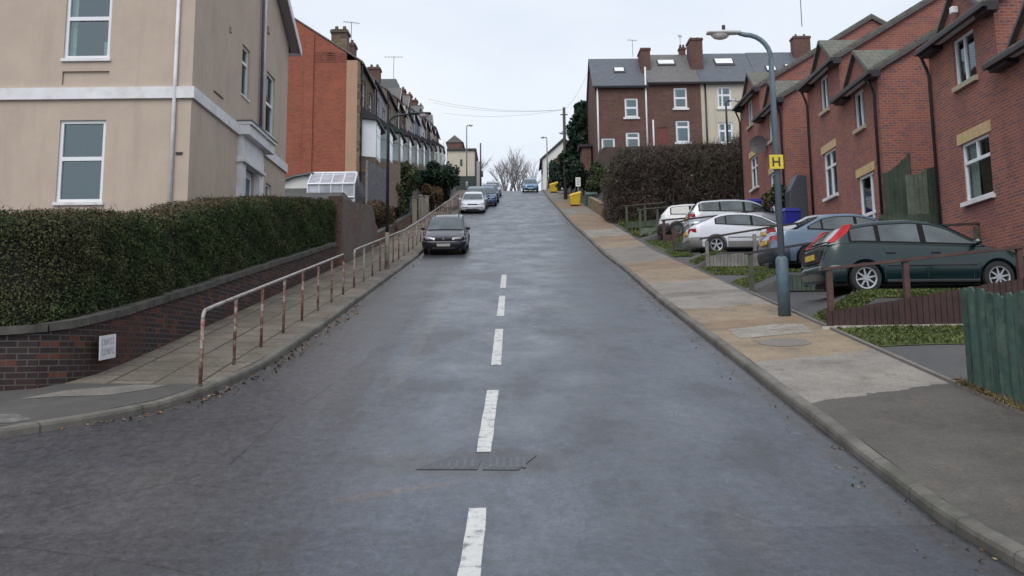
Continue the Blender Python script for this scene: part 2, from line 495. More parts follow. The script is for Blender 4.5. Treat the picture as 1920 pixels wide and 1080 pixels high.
m = MB()
xs = [-250, -120, -60, -40, -25, -16, -11, -8.6, -7.9, -7.1, -6.6, -6.3, -5.95, -5.7, -5.69, -3, 0, 3, 5.44, 5.46, 5.6, 5.9, 6.2, 6.4, 6.8, 7.6, 8.6, 9.9, 10.4, 10.9, 12, 16, 25, 40, 80, 160, 250]
ys = sorted(set([-300, -100, -30, 0, 5.5, 8.5, 11, 12.5, 13.2, 13.5, 13.85, 14, 16, 18, 18.28, 18.34, 19.2, 20, 21, 22.6, 22.75, 23.5, 24.38, 24.44, 25.2, 26.6, 28.2, 30, 31.58, 31.64, 33, 33.8, 34.2, 34.5, 36,
             37.2, 38.48, 38.54, 39.6, 41, 42.5, 44.98, 45.04, 46, 47.4, 49, 50, 50.1, 52, 55, 58, 60.6, 63, 66, 70, 74, 78, 78.9, 79, 81, 85, 90, 95, 100, 105, 109.9, 110.1, 112, 116, 120, 125, 130, 140, 150, 180, 220, 400, 700]))
idx = {}
V = []; F_ = []
for j, y in enumerate(ys):
    for i, x in enumerate(xs):
        V.append((x, y, gr(x, y)))
nx = len(xs)
for j in range(len(ys) - 1):
    for i in range(nx - 1):
        F_.append((j * nx + i, j * nx + i + 1, (j + 1) * nx + i + 1, (j + 1) * nx + i))
m.mesh(V, F_)
k = NT('soil_and_tarmac')
f = k.noise(.7, 5, .6); g = k.noise(40, 3, .7)
c = k.ramp(f, [(.3, (.055, .055, .058)), (.7, (.085, .082, .08))])
c = k.mix(.4, c, k.mix(1.0, c, k.ramp(g, [(.3, .55), (.7, 1.4)]), 'MULTIPLY'))
k.color(c); k.rough(.8); k.bump(g, .4, .01)
M['ground'] = k.m
struct('ground', m, 'ground')

# ---- road
KL = [(-40, 10.2), (-14, 10.45), (-10, 10.75), (-8, 11.0), (-6.6, 11.3), (-5.58, 11.65), (-4.96, 12.2), (-4.62, 12.6), (-4.33, 13.05), (-4.12, 13.6), (-4.0, 14.1), (-3.87, 14.9), (-3.76, 15.9), (-3.70, 17.5), (-3.67, 20)]
def kxl(y):
    """left edge of the road"""
    if y < 10.2: return -60.
    if y >= 20: return -3.67
    return float(np.interp(y, [p[1] for p in KL], [p[0] for p in KL]))
ry = [-60, -20, -5, 0, 3, 5.5, 6, 7, 8, 8.5, 9, 9.5, 10, 10.19]
yy = 10.2
while yy < 20: ry.append(yy); yy += .1 if yy < 14.5 else .5
yy = 20
while yy < 200: ry.append(yy); yy += 1.0 if yy < 80 else 2.0
m = MB(); V = []; F_ = []
NC = 24
for y in ry:
    l = kxl(y); r_ = kxr(y)
    for i in range(NC + 1):
        t = i / NC; x = l + (r_ - l) * t
        V.append((x, y, gz(y)))
for j in range(len(ry) - 1):
    for i in range(NC):
        F_.append((j * (NC + 1) + i, j * (NC + 1) + i + 1, (j + 1) * (NC + 1) + i + 1, (j + 1) * (NC + 1) + i))
m.mesh(V, F_)
k = NT('wet_asphalt')
co = k.n('ShaderNodeTexCoord').outputs['Object']
sx = k.n('ShaderNodeSeparateXYZ'); k.l(co, sx.inputs[0])
big = k.noise(.45, 5, .6, stretch=(1.0, .35, 1))
c = k.ramp(big, [(.3, (.029, .034, .045)), (.5, (.042, .050, .068)), (.7, (.058, .071, .096))])
pat = k.noise(.9, 6, .68, stretch=(1.0, .5, 1))
c = k.mix(k.ramp(pat, [(.55, 0.), (.64, .6)]), c, (.022, .022, .026))           # dark damp and oily patches
lft = k.ramp(k.math('ADD', k.math('MULTIPLY', sx.outputs[0], -.22), k.math('MULTIPLY', pat, .5)), [(.45, 0.), (.95, .75)])
c = k.mix(lft, c, (.050, .044, .045))                                              # browner parking side
# rectangular trench reinstatements
def band(a0, a1, b0, b1, soft=.012):
    def edge(v, lo, hi):
        a = k.n('ShaderNodeMapRange'); a.inputs[1].default_value = lo - soft; a.inputs[2].default_value = lo; k.l(v, a.inputs[0])
        b = k.n('ShaderNodeMapRange'); b.inputs[1].default_value = hi; b.inputs[2].default_value = hi + soft; k.l(v, b.inputs[0])
        return k.math('MULTIPLY', a.outputs[0], k.math('SUBTRACT', 1.0, b.outputs[0]))
    wob = k.math('MULTIPLY', k.math('SUBTRACT', k.noise(1.7, 3, .5), .5), .25)
    return k.math('MULTIPLY', edge(k.math('ADD', sx.outputs[0], wob), a0, a1), edge(k.math('ADD', sx.outputs[1], wob), b0, b1))
c = k.mix(k.math('MULTIPLY', band(-2.35, -1.95, 12.5, 38), .6), c, (.030, .029, .033))
c = k.mix(k.math('MULTIPLY', band(-1.75, -1.55, 14, 50), .35), c, (.095, .092, .09))
c = k.mix(k.math('MULTIPLY', band(-5.4, -3.2, 8.6, 10.4), .22), c, (.082, .074, .07))
c = k.mix(k.math('MULTIPLY', band(-9.5, -4.2, 7.4, 7.75), .5), c, (.088, .078, .073))
c = k.mix(k.math('MULTIPLY', band(-2.2, 1.9, 46.5, 47.3), .7), c, (.028, .028, .032))
c = k.mix(k.math('MULTIPLY', band(.3, 2.6, 33, 33.5), .5), c, (.035, .035, .04))
c = k.mix(k.math('MULTIPLY', band(3.14, 3.8, -5, 150, .12), .6), c, (.028, .023, .019))      # darker brown strip along both gutters
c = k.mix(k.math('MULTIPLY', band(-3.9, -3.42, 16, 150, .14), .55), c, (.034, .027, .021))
c = k.mix(k.math('MULTIPLY', band(1.0, 1.45, -10, 60, .5), .28), c, (.022, .024, .029))
c = k.mix(k.math('MULTIPLY', band(2.35, 2.75, -10, 60, .5), .22), c, (.022, .024, .029))
# dark ring around the access cover
def blob(cx, cy, rx, ry_, rot=0., nzs=2.5, amp=.5):
    mp_ = k.n('ShaderNodeMapping', vector_type='TEXTURE'); mp_.inputs['Location'].default_value = (cx, cy, 0); mp_.inputs['Rotation'].default_value = (0, 0, rot)
    mp_.inputs['Scale'].default_value = (rx, ry_, 1)
    k.l(co, mp_.inputs[0]); s2 = k.n('ShaderNodeSeparateXYZ'); k.l(mp_.outputs[0], s2.inputs[0])
    r2 = k.math('SQRT', k.math('ADD', k.math('POWER', s2.outputs[0], 2.0), k.math('POWER', s2.outputs[1], 2.0)))
    return k.math('ADD', r2, k.math('MULTIPLY', k.math('SUBTRACT', k.noise(nzs, 5, .7), .5), amp * 2))
c = k.mix(k.ramp(blob(-.45, 10.45, 1.25, .62), [(.6, .75), (1.0, 0.)]), c, (.026, .023, .024))
c = k.mix(k.ramp(blob(1.9, 19.5, .8, .5), [(.4, .65), (1.0, 0.)]), c, (.028, .027, .03))
c = k.mix(k.ramp(blob(.6, 23.5, .7, 1.3), [(.4, .5), (1.0, 0.)]), c, (.03, .03, .034))
c = k.mix(k.ramp(blob(1.8, 8.4, .35, 1.2), [(.3, .35), (1.0, 0.)]), c, (.07, .055, .055))
c = k.mix(k.ramp(blob(-1.08, 9.52, .80, .11, .47, 5, .45), [(.15, .5), (1.0, 0.)]), c, (.13, .07, .05))   # rusty clay streak
# cracks
vo = k.n('ShaderNodeTexVoronoi', feature='DISTANCE_TO_EDGE'); vo.inputs['Scale'].default_value = .32
wv = k.n('ShaderNodeMix', data_type='VECTOR'); wv.inputs[0].default_value = .3
nzc = k.n('ShaderNodeTexNoise'); nzc.inputs['Scale'].default_value = 1.6; nzc.inputs['Detail'].default_value = 5; k.l(co, nzc.inputs['Vector'])
k.l(co, wv.inputs[4]); k.l(nzc.outputs['Color'], wv.inputs[5]); k.l(wv.outputs[1], vo.inputs['Vector'])
crack = k.ramp(vo.outputs['Distance'], [(.0, 1.), (.004, 0.)])
crack = k.math('MULTIPLY', crack, k.ramp(k.noise(.5, 4), [(.50, 0.), (.54, .6)]))
crack = k.math('MULTIPLY', crack, k.ramp(sx.outputs[0], [(.0, .6), (.02, .1)]))
wn = k.n('ShaderNodeTexNoise'); wn.inputs['Scale'].default_value = 3.2; wn.inputs['Detail'].default_value = 5; k.l(co, wn.inputs['Vector'])
wsub = k.n('ShaderNodeVectorMath', operation='SUBTRACT'); k.l(wn.outputs['Color'], wsub.inputs[0]); wsub.inputs[1].default_value = (.5, .5, .5)
wsc = k.n('ShaderNodeVectorMath', operation='SCALE'); k.l(wsub.outputs[0], wsc.inputs[0]); wsc.inputs['Scale'].default_value = .16
wco = k.n('ShaderNodeVectorMath', operation='ADD'); k.l(co, wco.inputs[0]); k.l(wsc.outputs[0], wco.inputs[1])
segs = [((-3.87, 8.14), (-3.03, 7.84), .012), ((-3.03, 7.84), (-2.0, 7.3), .012), ((-3.84, 9.13), (-3.17, 9.88), .010), ((-3.17, 9.88), (-2.8, 10.41), .012), ((-2.8, 10.41), (-2.72, 12.6), .014),
        ((-3.17, 9.88), (-2.46, 9.62), .010), ((-4.4, 11.08), (-2.84, 10.47), .010), ((-4.6, 9.4), (-4.24, 9.6), .012), ((-2.55, 37.8), (-2.1, 25.3), .03), ((-2.1, 25.3), (-2.13, 18.4), .022), ((-2.13, 18.4), (-2.45, 15.2), .016),
        ((-2.0, 18.4), (-2.68, 13.0), .014), ((1.3, 33), (3.0, 33.3), .02)]
for (ax_, ay_), (bx_, by_), w_ in segs:
    mp_ = k.n('ShaderNodeMapping', vector_type='TEXTURE'); mp_.inputs['Location'].default_value = ((ax_ + bx_) / 2, (ay_ + by_) / 2, 0)
    mp_.inputs['Rotation'].default_value = (0, 0, math.atan2(by_ - ay_, bx_ - ax_)); mp_.inputs['Scale'].default_value = (math.hypot(bx_ - ax_, by_ - ay_) / 2 + .02, w_, 1)
    k.l(wco.outputs[0], mp_.inputs[0]); s3 = k.n('ShaderNodeSeparateXYZ'); k.l(mp_.outputs[0], s3.inputs[0])
    d_ = k.math('MAXIMUM', k.math('ABSOLUTE', s3.outputs[0]), k.math('ABSOLUTE', s3.outputs[1]))
    crack = k.math('MAXIMUM', crack, k.ramp(k.math('MULTIPLY', d_, .5), [(.42, .75), (.54, 0.)]))
c = k.mix(crack, c, (.016, .015, .016))
gr1 = k.noise(42, 4, .8); gr2 = k.noise(9, 7, .82, stretch=(1.3, .8, 1))
c = k.mix(.9, c, k.mix(1.0, c, k.ramp(gr1, [(.3, .35), (.7, 1.75)]), 'MULTIPLY'))
vor = k.n('ShaderNodeTexVoronoi'); vor.inputs['Scale'].default_value = 38; k.l(co, vor.inputs['Vector'])
chip = k.ramp(vor.outputs['Distance'], [(.10, 1.), (.20, 0.)]); chs = k.n('ShaderNodeSeparateXYZ'); k.l(vor.outputs['Color'], chs.inputs[0])
c = k.mix(k.math('MULTIPLY', chip, k.ramp(chs.outputs[0], [(.62, 0.), (.7, .55)])), c, (.15, .145, .14))
c = k.mix(.85, c, k.mix(1.0, c, k.ramp(gr2, [(.36, .45), (.5, 1.0), (.66, 1.7)]), 'MULTIPLY'))
k.color(c)
k.rough(k.ramp(pat, [(.3, .26), (.6, .44)])); k.spec(.6)
k.bump(k.math('ADD', gr1, k.math('MULTIPLY', gr2, .6)), .22, .006)
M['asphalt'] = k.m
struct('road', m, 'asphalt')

# ---- kerbs
k = NT('kerbstone')
co = k.n('ShaderNodeTexCoord').outputs['Object']
f = k.noise(1.5, 6, .7)
c = k.ramp(f, [(.3, (.085, .078, .068)), (.55, (.14, .128, .112)), (.75, (.20, .185, .16))])
c = k.mix(k.ramp(k.noise(.8, 5, .7), [(.5, 0.), (.62, .7)]), c, (.06, .062, .045))
sx = k.n('ShaderNodeSeparateXYZ'); k.l(co, sx.inputs[0])
jt = k.math('FRACT', k.math('DIVIDE', sx.outputs[1], .915))
c = k.mix(k.ramp(jt, [(.0, 1.), (.022, 0.)]), c, (.025, .023, .02))
k.color(c); k.rough(.8); k.bump(k.noise(30, 4, .7), .5, .008)
M['kerb'] = k.m
def kerb(path, side, name='kerb'):
    """path of road-edge points; side=+1 footway on +normal"""
    m = MB(); prof = [(0, -.05), (0, .06), (.012, .092), (.035, .106), (.125, .112), (.125, -.05)]
    pts = [Vector((x, y, 0)) for x, y in path]; rings = []
    for i, p in enumerate(pts):
        d = (pts[min(i + 1, len(pts) - 1)] - pts[max(i - 1, 0)]).normalized()
        n = Vector((d.y, -d.x, 0)) * side
        rings.append([(p + n * a).to_tuple()[:2] + (gz(p.y) + b + .012 * math.sin(p.y * 1.7) * math.sin(p.y * .61 + 1),) for a, b in prof])
    V = [q for r_ in rings for q in r_]; n_ = len(prof)
    m.mesh(V, [(i * n_ + j, i * n_ + j + 1, (i + 1) * n_ + j + 1, (i + 1) * n_ + j) for i in range(len(rings) - 1) for j in range(n_ - 1)] )
    return struct(name, m, 'kerb')
ky = list(np.arange(-10, 60, .75)) + list(np.arange(60, 150, 1.5))
kerb([(kxr(y), y) for y in ky], 1)
kpath = [(-40, 10.2), (-20, 10.35)] + [(kxl(y), y) for y in np.arange(10.45, 12.2, .07)] + [(kxl(y), y) for y in np.arange(12.2, 20, .2)] + [(-3.67, y) for y in np.arange(20, 150, 1.0)]
kerb(kpath, -1)

# ---- footways
def pave_mat(name, base, alt, moss=(.07, .075, .03), mo=.55, slab=None, rough=.85, grain=28):
    k = NT(name)
    f = k.noise(.9, 6, .7)
    c = k.ramp(f, [(.3, [b * .8 for b in base]), (.5, base), (.7, alt)])
    if slab:
        uv = k.n('ShaderNodeUVMap').outputs[0]
        mp_ = k.n('ShaderNodeMapping'); mp_.inputs['Rotation'].default_value = (0, 0, slab[3] if len(slab) > 3 else 0); k.l(uv, mp_.inputs[0])
        b = k.n('ShaderNodeTexBrick'); k.l(mp_.outputs[0], b.inputs['Vector']); b.inputs['Scale'].default_value = 1
        b.inputs['Brick Width'].default_value = slab[0]; b.inputs['Row Height'].default_value = slab[1]; b.inputs['Mortar Size'].default_value = slab[2]
        b.inputs['Mortar Smooth'].default_value = .3
        b.inputs['Color1'].default_value = (1.12, 1.1, 1.08, 1); b.inputs['Color2'].default_value = (.82, .82, .84, 1); b.inputs['Mortar'].default_value = (.26, .25, .2, 1)
        c = k.mix(1.0, c, b.outputs['Color'], 'MULTIPLY')
    f2 = k.noise(.7, 6, .72)
    c = k.mix(k.ramp(f2, [(mo, 0.), (mo + .12, .6)]), c, moss)
    g = k.noise(grain, 4, .75)
    c = k.mix(.6, c, k.mix(1.0, c, k.ramp(g, [(.3, .55), (.7, 1.45)]), 'MULTIPLY'))
    k.color(c); k.rough(rough); k.bump(g, .45, .008)
    return k.m
M['flags'] = pave_mat('paving_flags', (.155, .13, .105), (.205, .175, .145), moss=(.085, .078, .05), slab=(.75, .6, .022, R(90)), mo=.47, grain=16)
M['tarmac_old'] = pave_mat('old_tarmac', (.075, .07, .066), (.10, .092, .085), moss=(.05, .048, .042), mo=.55, grain=45)
M['concrete_pale'] = pave_mat('pale_concrete', (.235, .215, .19), (.27, .25, .225), moss=(.15, .135, .11), mo=.55)
M['concrete_grey'] = pave_mat('grey_concrete', (.17, .155, .14), (.205, .185, .165), moss=(.11, .10, .085), mo=.52)
M['gravelly'] = pave_mat('orange_gritty_paving', (.235, .175, .115), (.30, .225, .145), moss=(.16, .115, .09), mo=.46, grain=12)
M['concrete_bright'] = pave_mat('bright_concrete', (.38, .36, .32), (.44, .42, .38), moss=(.28, .25, .19), mo=.6)

M['worn_stone'] = pave_mat('worn_stone', (.17, .16, .15), (.27, .26, .24), moss=(.06, .055, .05), mo=.42, grain=9)
KW = [((-3.67, 112), (-5.75, 112)), ((-3.67, 20), (-5.72, 20)), ((-3.70, 17.5), (-5.72, 18)), ((-3.76, 15.9), (-5.74, 16.3)), ((-3.87, 14.9), (-5.80, 15.0)), ((-4.0, 14.1), (-5.98, 14.02)),
      ((-4.33, 13.05), (-6.15, 13.7)), ((-4.96, 12.2), (-6.6, 13.5)), ((-5.58, 11.65), (-7.2, 13.4)), ((-8, 11.0), (-9, 13.3)), ((-14, 10.45), (-16, 13.2)), ((-40, 10.2), (-40, 13.2))]
def foot_left(i0, i1, mat, off=0.):
    m = MB()
    for i in range(i0, i1):
        (a, b), (c_, d) = KW[i], KW[i + 1]
        n = max(1, int(abs(a[1] - c_[1]) / 1.0))
        for q in range(n):
            t0, t1 = q / n, (q + 1) / n
            for w in range(4):
                u0, u1 = w / 4, (w + 1) / 4
                def pt(t, u):
                    kx = a[0] + (c_[0] - a[0]) * t; ky_ = a[1] + (c_[1] - a[1]) * t
                    wx = b[0] + (d[0] - b[0]) * t; wy = b[1] + (d[1] - b[1]) * t
                    uu = .05 + .95 * u
                    x = kx + (wx - kx) * uu; y = ky_ + (wy - ky_) * uu
                    return (x, y, gz(y) + .108 + .04 * u + off)
                m.face([pt(t0, u0), pt(t1, u0), pt(t1, u1), pt(t0, u1)])
    return struct('pavement', m, mat)
foot_left(0, 5, 'flags'); foot_left(5, 11, 'tarmac_old')
from mathutils.bvhtree import BVHTree
def sheet(name, poly, z, mat):
    """irregular patch laid on the footway below it; poly (x,y)"""
    bv = []
    for o in list(COL.objects):
        if o.name.startswith('pavement') and 'patch' not in o.name:
            bv.append((BVHTree.FromPolygons([v.co + o.location for v in o.data.vertices], [tuple(p.vertices) for p in o.data.polygons])))
    def zz(x, y):
        hs_ = [h[0].z for h in (b.ray_cast(Vector((x, y, 50)), Vector((0, 0, -1))) for b in bv) if h[0]]
        return max(hs_) if hs_ else gz(y) + z(x)
    cx = sum(p[0] for p in poly) / len(poly); cy = sum(p[1] for p in poly) / len(poly)
    m = MB(); n = len(poly); NR = 6; V = [(cx, cy, zz(cx, cy) + .005)]
    ed = []
    for i in range(n):
        a, b = poly[i], poly[(i + 1) % n]
        for q in range(4): ed.append((a[0] + (b[0] - a[0]) * q / 4, a[1] + (b[1] - a[1]) * q / 4))
    for r_ in range(1, NR + 1):
        for (x, y) in ed:
            px = cx + (x - cx) * r_ / NR; py = cy + (y - cy) * r_ / NR; V.append((px, py, zz(px, py) + .005))
    k_ = len(ed); fs = [(0, 1 + i, 1 + (i + 1) % k_) for i in range(k_)]
    for r_ in range(NR - 1):
        for i in range(k_): fs.append((1 + r_ * k_ + i, 1 + (r_ + 1) * k_ + i, 1 + (r_ + 1) * k_ + (i + 1) % k_, 1 + r_ * k_ + (i + 1) % k_))
    m.mesh(V, fs); return struct(name, m, mat)
zl = lambda x: .118 + .04 * max(0, min(1, (-x - 3.8) / 2.0))
sheet('pavement_patch', [(-5.75, 13.55), (-5.0, 13.95), (-4.55, 13.98), (-4.75, 13.65), (-5.1, 13.3), (-5.7, 13.2), (-6.1, 13.05)], lambda x: zl(x) + .006, 'concrete_grey')
sheet('pavement_patch', [(-7.2, 12.1), (-6.3, 12.25), (-5.75, 12.3), (-5.45, 12.05), (-5.6, 11.88), (-6.3, 11.72), (-7.3, 11.55)], lambda x: zl(x) + .006, 'worn_stone')
M['worn_conc'] = pave_mat('worn_concrete', (.27, .25, .225), (.36, .34, .31), moss=(.17, .13, .09), mo=.50, grain=9)
zr = lambda x: .11 + .06 * (x - 3.47) / 2.03
k = NT('patched_footway')
co = k.n('ShaderNodeTexCoord').outputs['Object']
sx = k.n('ShaderNodeSeparateXYZ'); k.l(co, sx.inputs[0])
wob = k.math('MULTIPLY', k.math('SUBTRACT', k.noise(1.1, 6, .7), .5), 1.0)
skew = k.math('MULTIPLY', k.math('SUBTRACT', sx.outputs[0], 4.5), -.30)
yy_ = k.math('ADD', k.math('ADD', sx.outputs[1], wob), skew)
T_ = (.082, .074, .066); CP = (.225, .205, .18); GV = (.235, .178, .12); CG = (.175, .158, .14); GB = (.21, .145, .095)
seq = [(0, T_), (12.75, CP), (15.35, GV), (18.6, GB), (19.6, GV), (21.6, CP), (24.2, CG), (24.8, CP), (27.66, GV), (31.3, GB), (35.0, CG), (41.9, GV), (44.6, GB), (48.1, CP), (52.6, GB), (66.9, CG), (74, GB), (86, CG)]
mr = k.math('DIVIDE', yy_, 100.0)
c = k.ramp(mr, [(max(0, a / 100), b) for a, b in seq], 'CONSTANT')
f = k.noise(1.1, 6, .72)
c = k.mix(1.0, c, k.ramp(f, [(.28, .62), (.5, 1.0), (.72, 1.28)]), 'MULTIPLY')
f2 = k.noise(2.6, 6, .75, stretch=(1, .6, 1))
c = k.mix(k.ramp(f2, [(.55, 0.), (.64, .55)]), c, (.12, .095, .075))
jn = k.math('FRACT', k.math('DIVIDE', k.math('ADD', yy_, .4), 3.1))
c = k.mix(k.ramp(jn, [(.0, .55), (.006, 0.)]), c, (.05, .045, .035))
st = k.n('ShaderNodeTexVoronoi'); st.inputs['Scale'].default_value = 3.5; k.l(co, st.inputs['Vector'])
c = k.mix(k.ramp(st.outputs['Distance'], [(.05, .45), (.075, 0.)]), c, (.07, .06, .055))
g = k.noise(30, 5, .8)
c = k.mix(.7, c, k.mix(1.0, c, k.ramp(g, [(.3, .5), (.7, 1.5)]), 'MULTIPLY'))
k.color(c); k.rough(.82); k.bump(g, .5, .01)
M['foot_r'] = k.m
m = MB(); yv = list(np.arange(-12, 60, .75)) + list(np.arange(60, 151, 1.5))
for y0, y1 in zip(yv[:-1], yv[1:]):
    for w in range(4):
        def pt(y, u):
            x = kxr(y) + .125 + (FOOT_R - kxr(y) - .125) * u
            return (x, y, gz(y) + .11 + .06 * u)
        m.face([pt(y0, w / 4), pt(y0, (w + 1) / 4), pt(y1, (w + 1) / 4), pt(y1, w / 4)])
struct('pavement', m, 'foot_r')
sheet('pavement_patch', [(3.75, 17.5), (4.5, 17.75), (5.1, 17.85), (5.2, 18.9), (4.7, 19.0), (4.2, 18.75), (3.8, 18.6)], lambda x: zr(x) + .005, 'worn_conc')
# edging strip at the back of the footway
m = MB()
for y in np.arange(9, 24, .9):
    z0 = gz(y) + .17; z1 = gz(y + .88) + .17
    m.mesh([(5.47, y, z0 - .1), (5.53, y, z0 - .1), (5.53, y, z0 + .035), (5.47, y, z0 + .035), (5.47, y + .88, z1 - .1), (5.53, y + .88, z1 - .1), (5.53, y + .88, z1 + .035), (5.47, y + .88, z1 + .035)],
           [(0, 1, 2, 3), (7, 6, 5, 4), (3, 2, 6, 7), (0, 4, 5, 1), (1, 5, 6, 2), (0, 3, 7, 4)])
struct('edging_kerb', m, 'concrete_grey')

# ---- centre line dashes
k = NT('road_paint')
f = k.noise(9, 6, .75)
c = k.ramp(f, [(.36, (.16, .16, .165)), (.46, (.50, .50, .48)), (.7, (.60, .59, .56))])
k.color(c); k.rough(.6)
M['roadpaint'] = k.m
for (a, b) in [(5.0, 9.03), (10.85, 14.0), (15.92, 19.85), (21.8, 25.75), (27.7, 31.8), ]:
    m = MB(); n = 14
    for i in range(n):
        ya = a + (b - a) * i / n; yb = a + (b - a) * (i + 1) / n
        def xe(y, s):
            return -.27 - .045 * max(0, min(1, (15 - y) / 4)) + s * .075 + .0025 * math.sin(y * 6 + s) + .002 * math.sin(y * 31 + s * 2)
        m.face([(xe(ya, -1), ya, gz(ya) + .004), (xe(ya, 1), ya, gz(ya) + .004), (xe(yb, 1), yb, gz(yb) + .004), (xe(yb, -1), yb, gz(yb) + .004)])
    o = struct('road_marking', m, 'roadpaint')

# ---- iron covers
M['iron'] = plain('cast_iron', (.060, .062, .072), .5, .1, var=.3, scale=14)
M['iron_rib'] = plain('worn_iron_rib', (.078, .082, .095), .45, .2, var=.3, scale=14)
M['concrete_plain'] = M['concrete_grey']
def slopebox(m, x0, x1, y0, y1, h0, h1, zz=gz):
    m.mesh([(x0, y0, zz(y0) + h0), (x1, y0, zz(y0) + h0), (x1, y1, zz(y1) + h0), (x0, y1, zz(y1) + h0), (x0, y0, zz(y0) + h1), (x1, y0, zz(y0) + h1), (x1, y1, zz(y1) + h1), (x0, y1, zz(y1) + h1)],
           [(0, 3, 2, 1), (4, 5, 6, 7), (0, 1, 5, 4), (1, 2, 6, 5), (2, 3, 7, 6), (3, 0, 4, 7)])
t = thing('manhole_cover', 'worn iron cover of two angular plates at the end of a centre line dash', 'manhole cover', (-.42, 10.4, gz(10.4)))
def plate(pts):
    m = MB(); c_ = [(x, y, gz(y) + .004) for x, y in pts]; d = [(x, y, gz(y) + .0055) for x, y in pts]
    n = len(pts); m.mesh(c_ + d, [tuple(range(n, 2 * n))] + [(i, (i + 1) % n, (i + 1) % n + n, i + n) for i in range(n)])
    return m
pl = plate([(-.95, 10.22), (-.62, 10.72), (-.33, 10.55), (-.36, 10.2)]).build('plate', 'iron', t)
m = MB()
for i in range(6):
    x = -.80 + i * .075; slopebox(m, x, x + .03, 10.26, 10.42 + .035 * i, .0056, .0085)
m.build('rib', 'iron_rib', pl)
pl = plate([(-.31, 10.19), (-.31, 10.56), (-.1, 10.74), (.22, 10.70), (.03, 10.17)]).build('plate', 'iron', t)
m = MB()
for i in range(6):
    x = -.25 + i * .065; slopebox(m, x, x + .028, 10.24, 10.60, .0056, .0085)
m.build('rib', 'iron_rib', pl)
m = MB(); cx, cy = 4.36, 16.95
def rz(y): return gz(y) + .15
ring = [(cx + .42 * math.cos(a), cy + .42 * math.sin(a)) for a in np.linspace(0, 2 * math.pi, 25)[:-1]]
m.face([(x, y, gz(y) + .11 + .06 * (x - 3.475) / 2.03 + .006) for x, y in ring])
o = m.build('utility_cover', 'concrete_grey', origin=(cx, cy, rz(cy)))
tag(o, 'round grey concrete inspection cover set in the orange gritty footway', 'inspection cover')

# ---- leaf litter in the left gutter, crumbs of grit on the road
n = 500
y = np.concatenate([RNG.uniform(12, 24, 330), RNG.uniform(24, 70, 170)])
x = np.array([kxl(a) for a in y]) + np.abs(RNG.normal(0, .14, n)) + .03
q = quads('leaf_litter', 'leaf_litter', np.stack([x, y, [gz(a) + .015 for a in y]], 1), RNG.uniform(.02, .05, n), np.tile([0, 0, 1.], (n, 1)), spread=.3)
q['kind'] = 'stuff'
n = 260
y = RNG.uniform(7, 30, n); x = np.array([kxr(a) for a in y]) - np.abs(RNG.normal(0, .18, n)) - .03
q = quads('gutter_grit', 'leaf_litter', np.stack([x, y, [gz(a) + .01 for a in y]], 1), RNG.uniform(.01, .03, n), np.tile([0, 0, 1.], (n, 1)), spread=.3)
q['kind'] = 'stuff'

# ---- grass strips
def lawn(poly_fn, y0, y1, x0f, x1f, n, hh=(.04, .10), mat='grass'):
    y = RNG.uniform(y0, y1, n); u = RNG.uniform(0, 1, n)
    x = np.array([x0f(a) for a in y]); x2 = np.array([x1f(a) for a in y]); x = x + (x2 - x) * u
    z = np.array([gr(a, b) for a, b in zip(x, y)])
    s = RNG.uniform(*hh, n)
    return np.stack([x, y, z + s * .4], 1), s
P1, S1 = lawn(None, 16.2, 18.1, lambda y: 5.58, lambda y: 10.5, 9000)
P2, S2 = lawn(None, 18.4, 19.5, lambda y: 5.58, lambda y: 8.5, 6000)
P3, S3 = lawn(None, 25.0, 26.6, lambda y: 5.58, lambda y: 7.2, 4000)
P3b, S3b = lawn(None, 29.0, 31.5, lambda y: 5.65, lambda y: 9, 6000)
P4, S4 = lawn(None, 32.0, 33.3, lambda y: 5.65, lambda y: 6.6, 2500)
P5, S5 = lawn(None, 36.5, 44.4, lambda y: 5.7, lambda y: 6.6, 5000)
P6, S6 = lawn(None, 46, 60, lambda y: 5.7, lambda y: 7.2, 6000, (.1, .25))
PP = np.concatenate([P1, P2, P3, P3b, P4, P5, P6]); SS = np.concatenate([S1, S2, S3, S3b, S4, S5, S6])
o = quads('grass', 'grass', PP, SS * .9, parent=None, aspect=1.1, up=1.6, thin=.35)
o['kind'] = 'stuff'
k = NT('turf'); f = k.noise(3, 5, .7)
k.color(k.ramp(f, [(.3, (.04, .055, .018)), (.55, (.07, .09, .028)), (.75, (.11, .10, .045))])); k.rough(.95); k.bump(k.noise(40, 3, .7), .8, .02)
M['turf'] = k.m
def turf(y0, y1, x0, x1):
    m = MB(); yv = sorted({y0, y1, *[y for y in ys if y0 < y < y1], *np.arange(y0, y1, .5)}); xv = sorted({x0, x1, *[x for x in xs if x0 < x < x1]})
    for a, b in zip(yv[:-1], yv[1:]):
        for c_, d in zip(xv[:-1], xv[1:]):
            m.face([(c_, a, gr(c_, a) + .012), (d, a, gr(d, a) + .012), (d, b, gr(d, b) + .012), (c_, b, gr(c_, b) + .012)])
    struct('lawn', m, 'turf')
turf(16.15, 18.15, 5.55, 10.4); turf(18.4, 19.5, 5.55, 8.5); turf(25.0, 26.6, 5.55, 7.2); turf(29.0, 31.5, 5.6, 9.0); turf(32.0, 33.3, 5.6, 6.6); turf(36.5, 44.4, 5.62, 6.6); turf(46, 60, 5.65, 7.2)
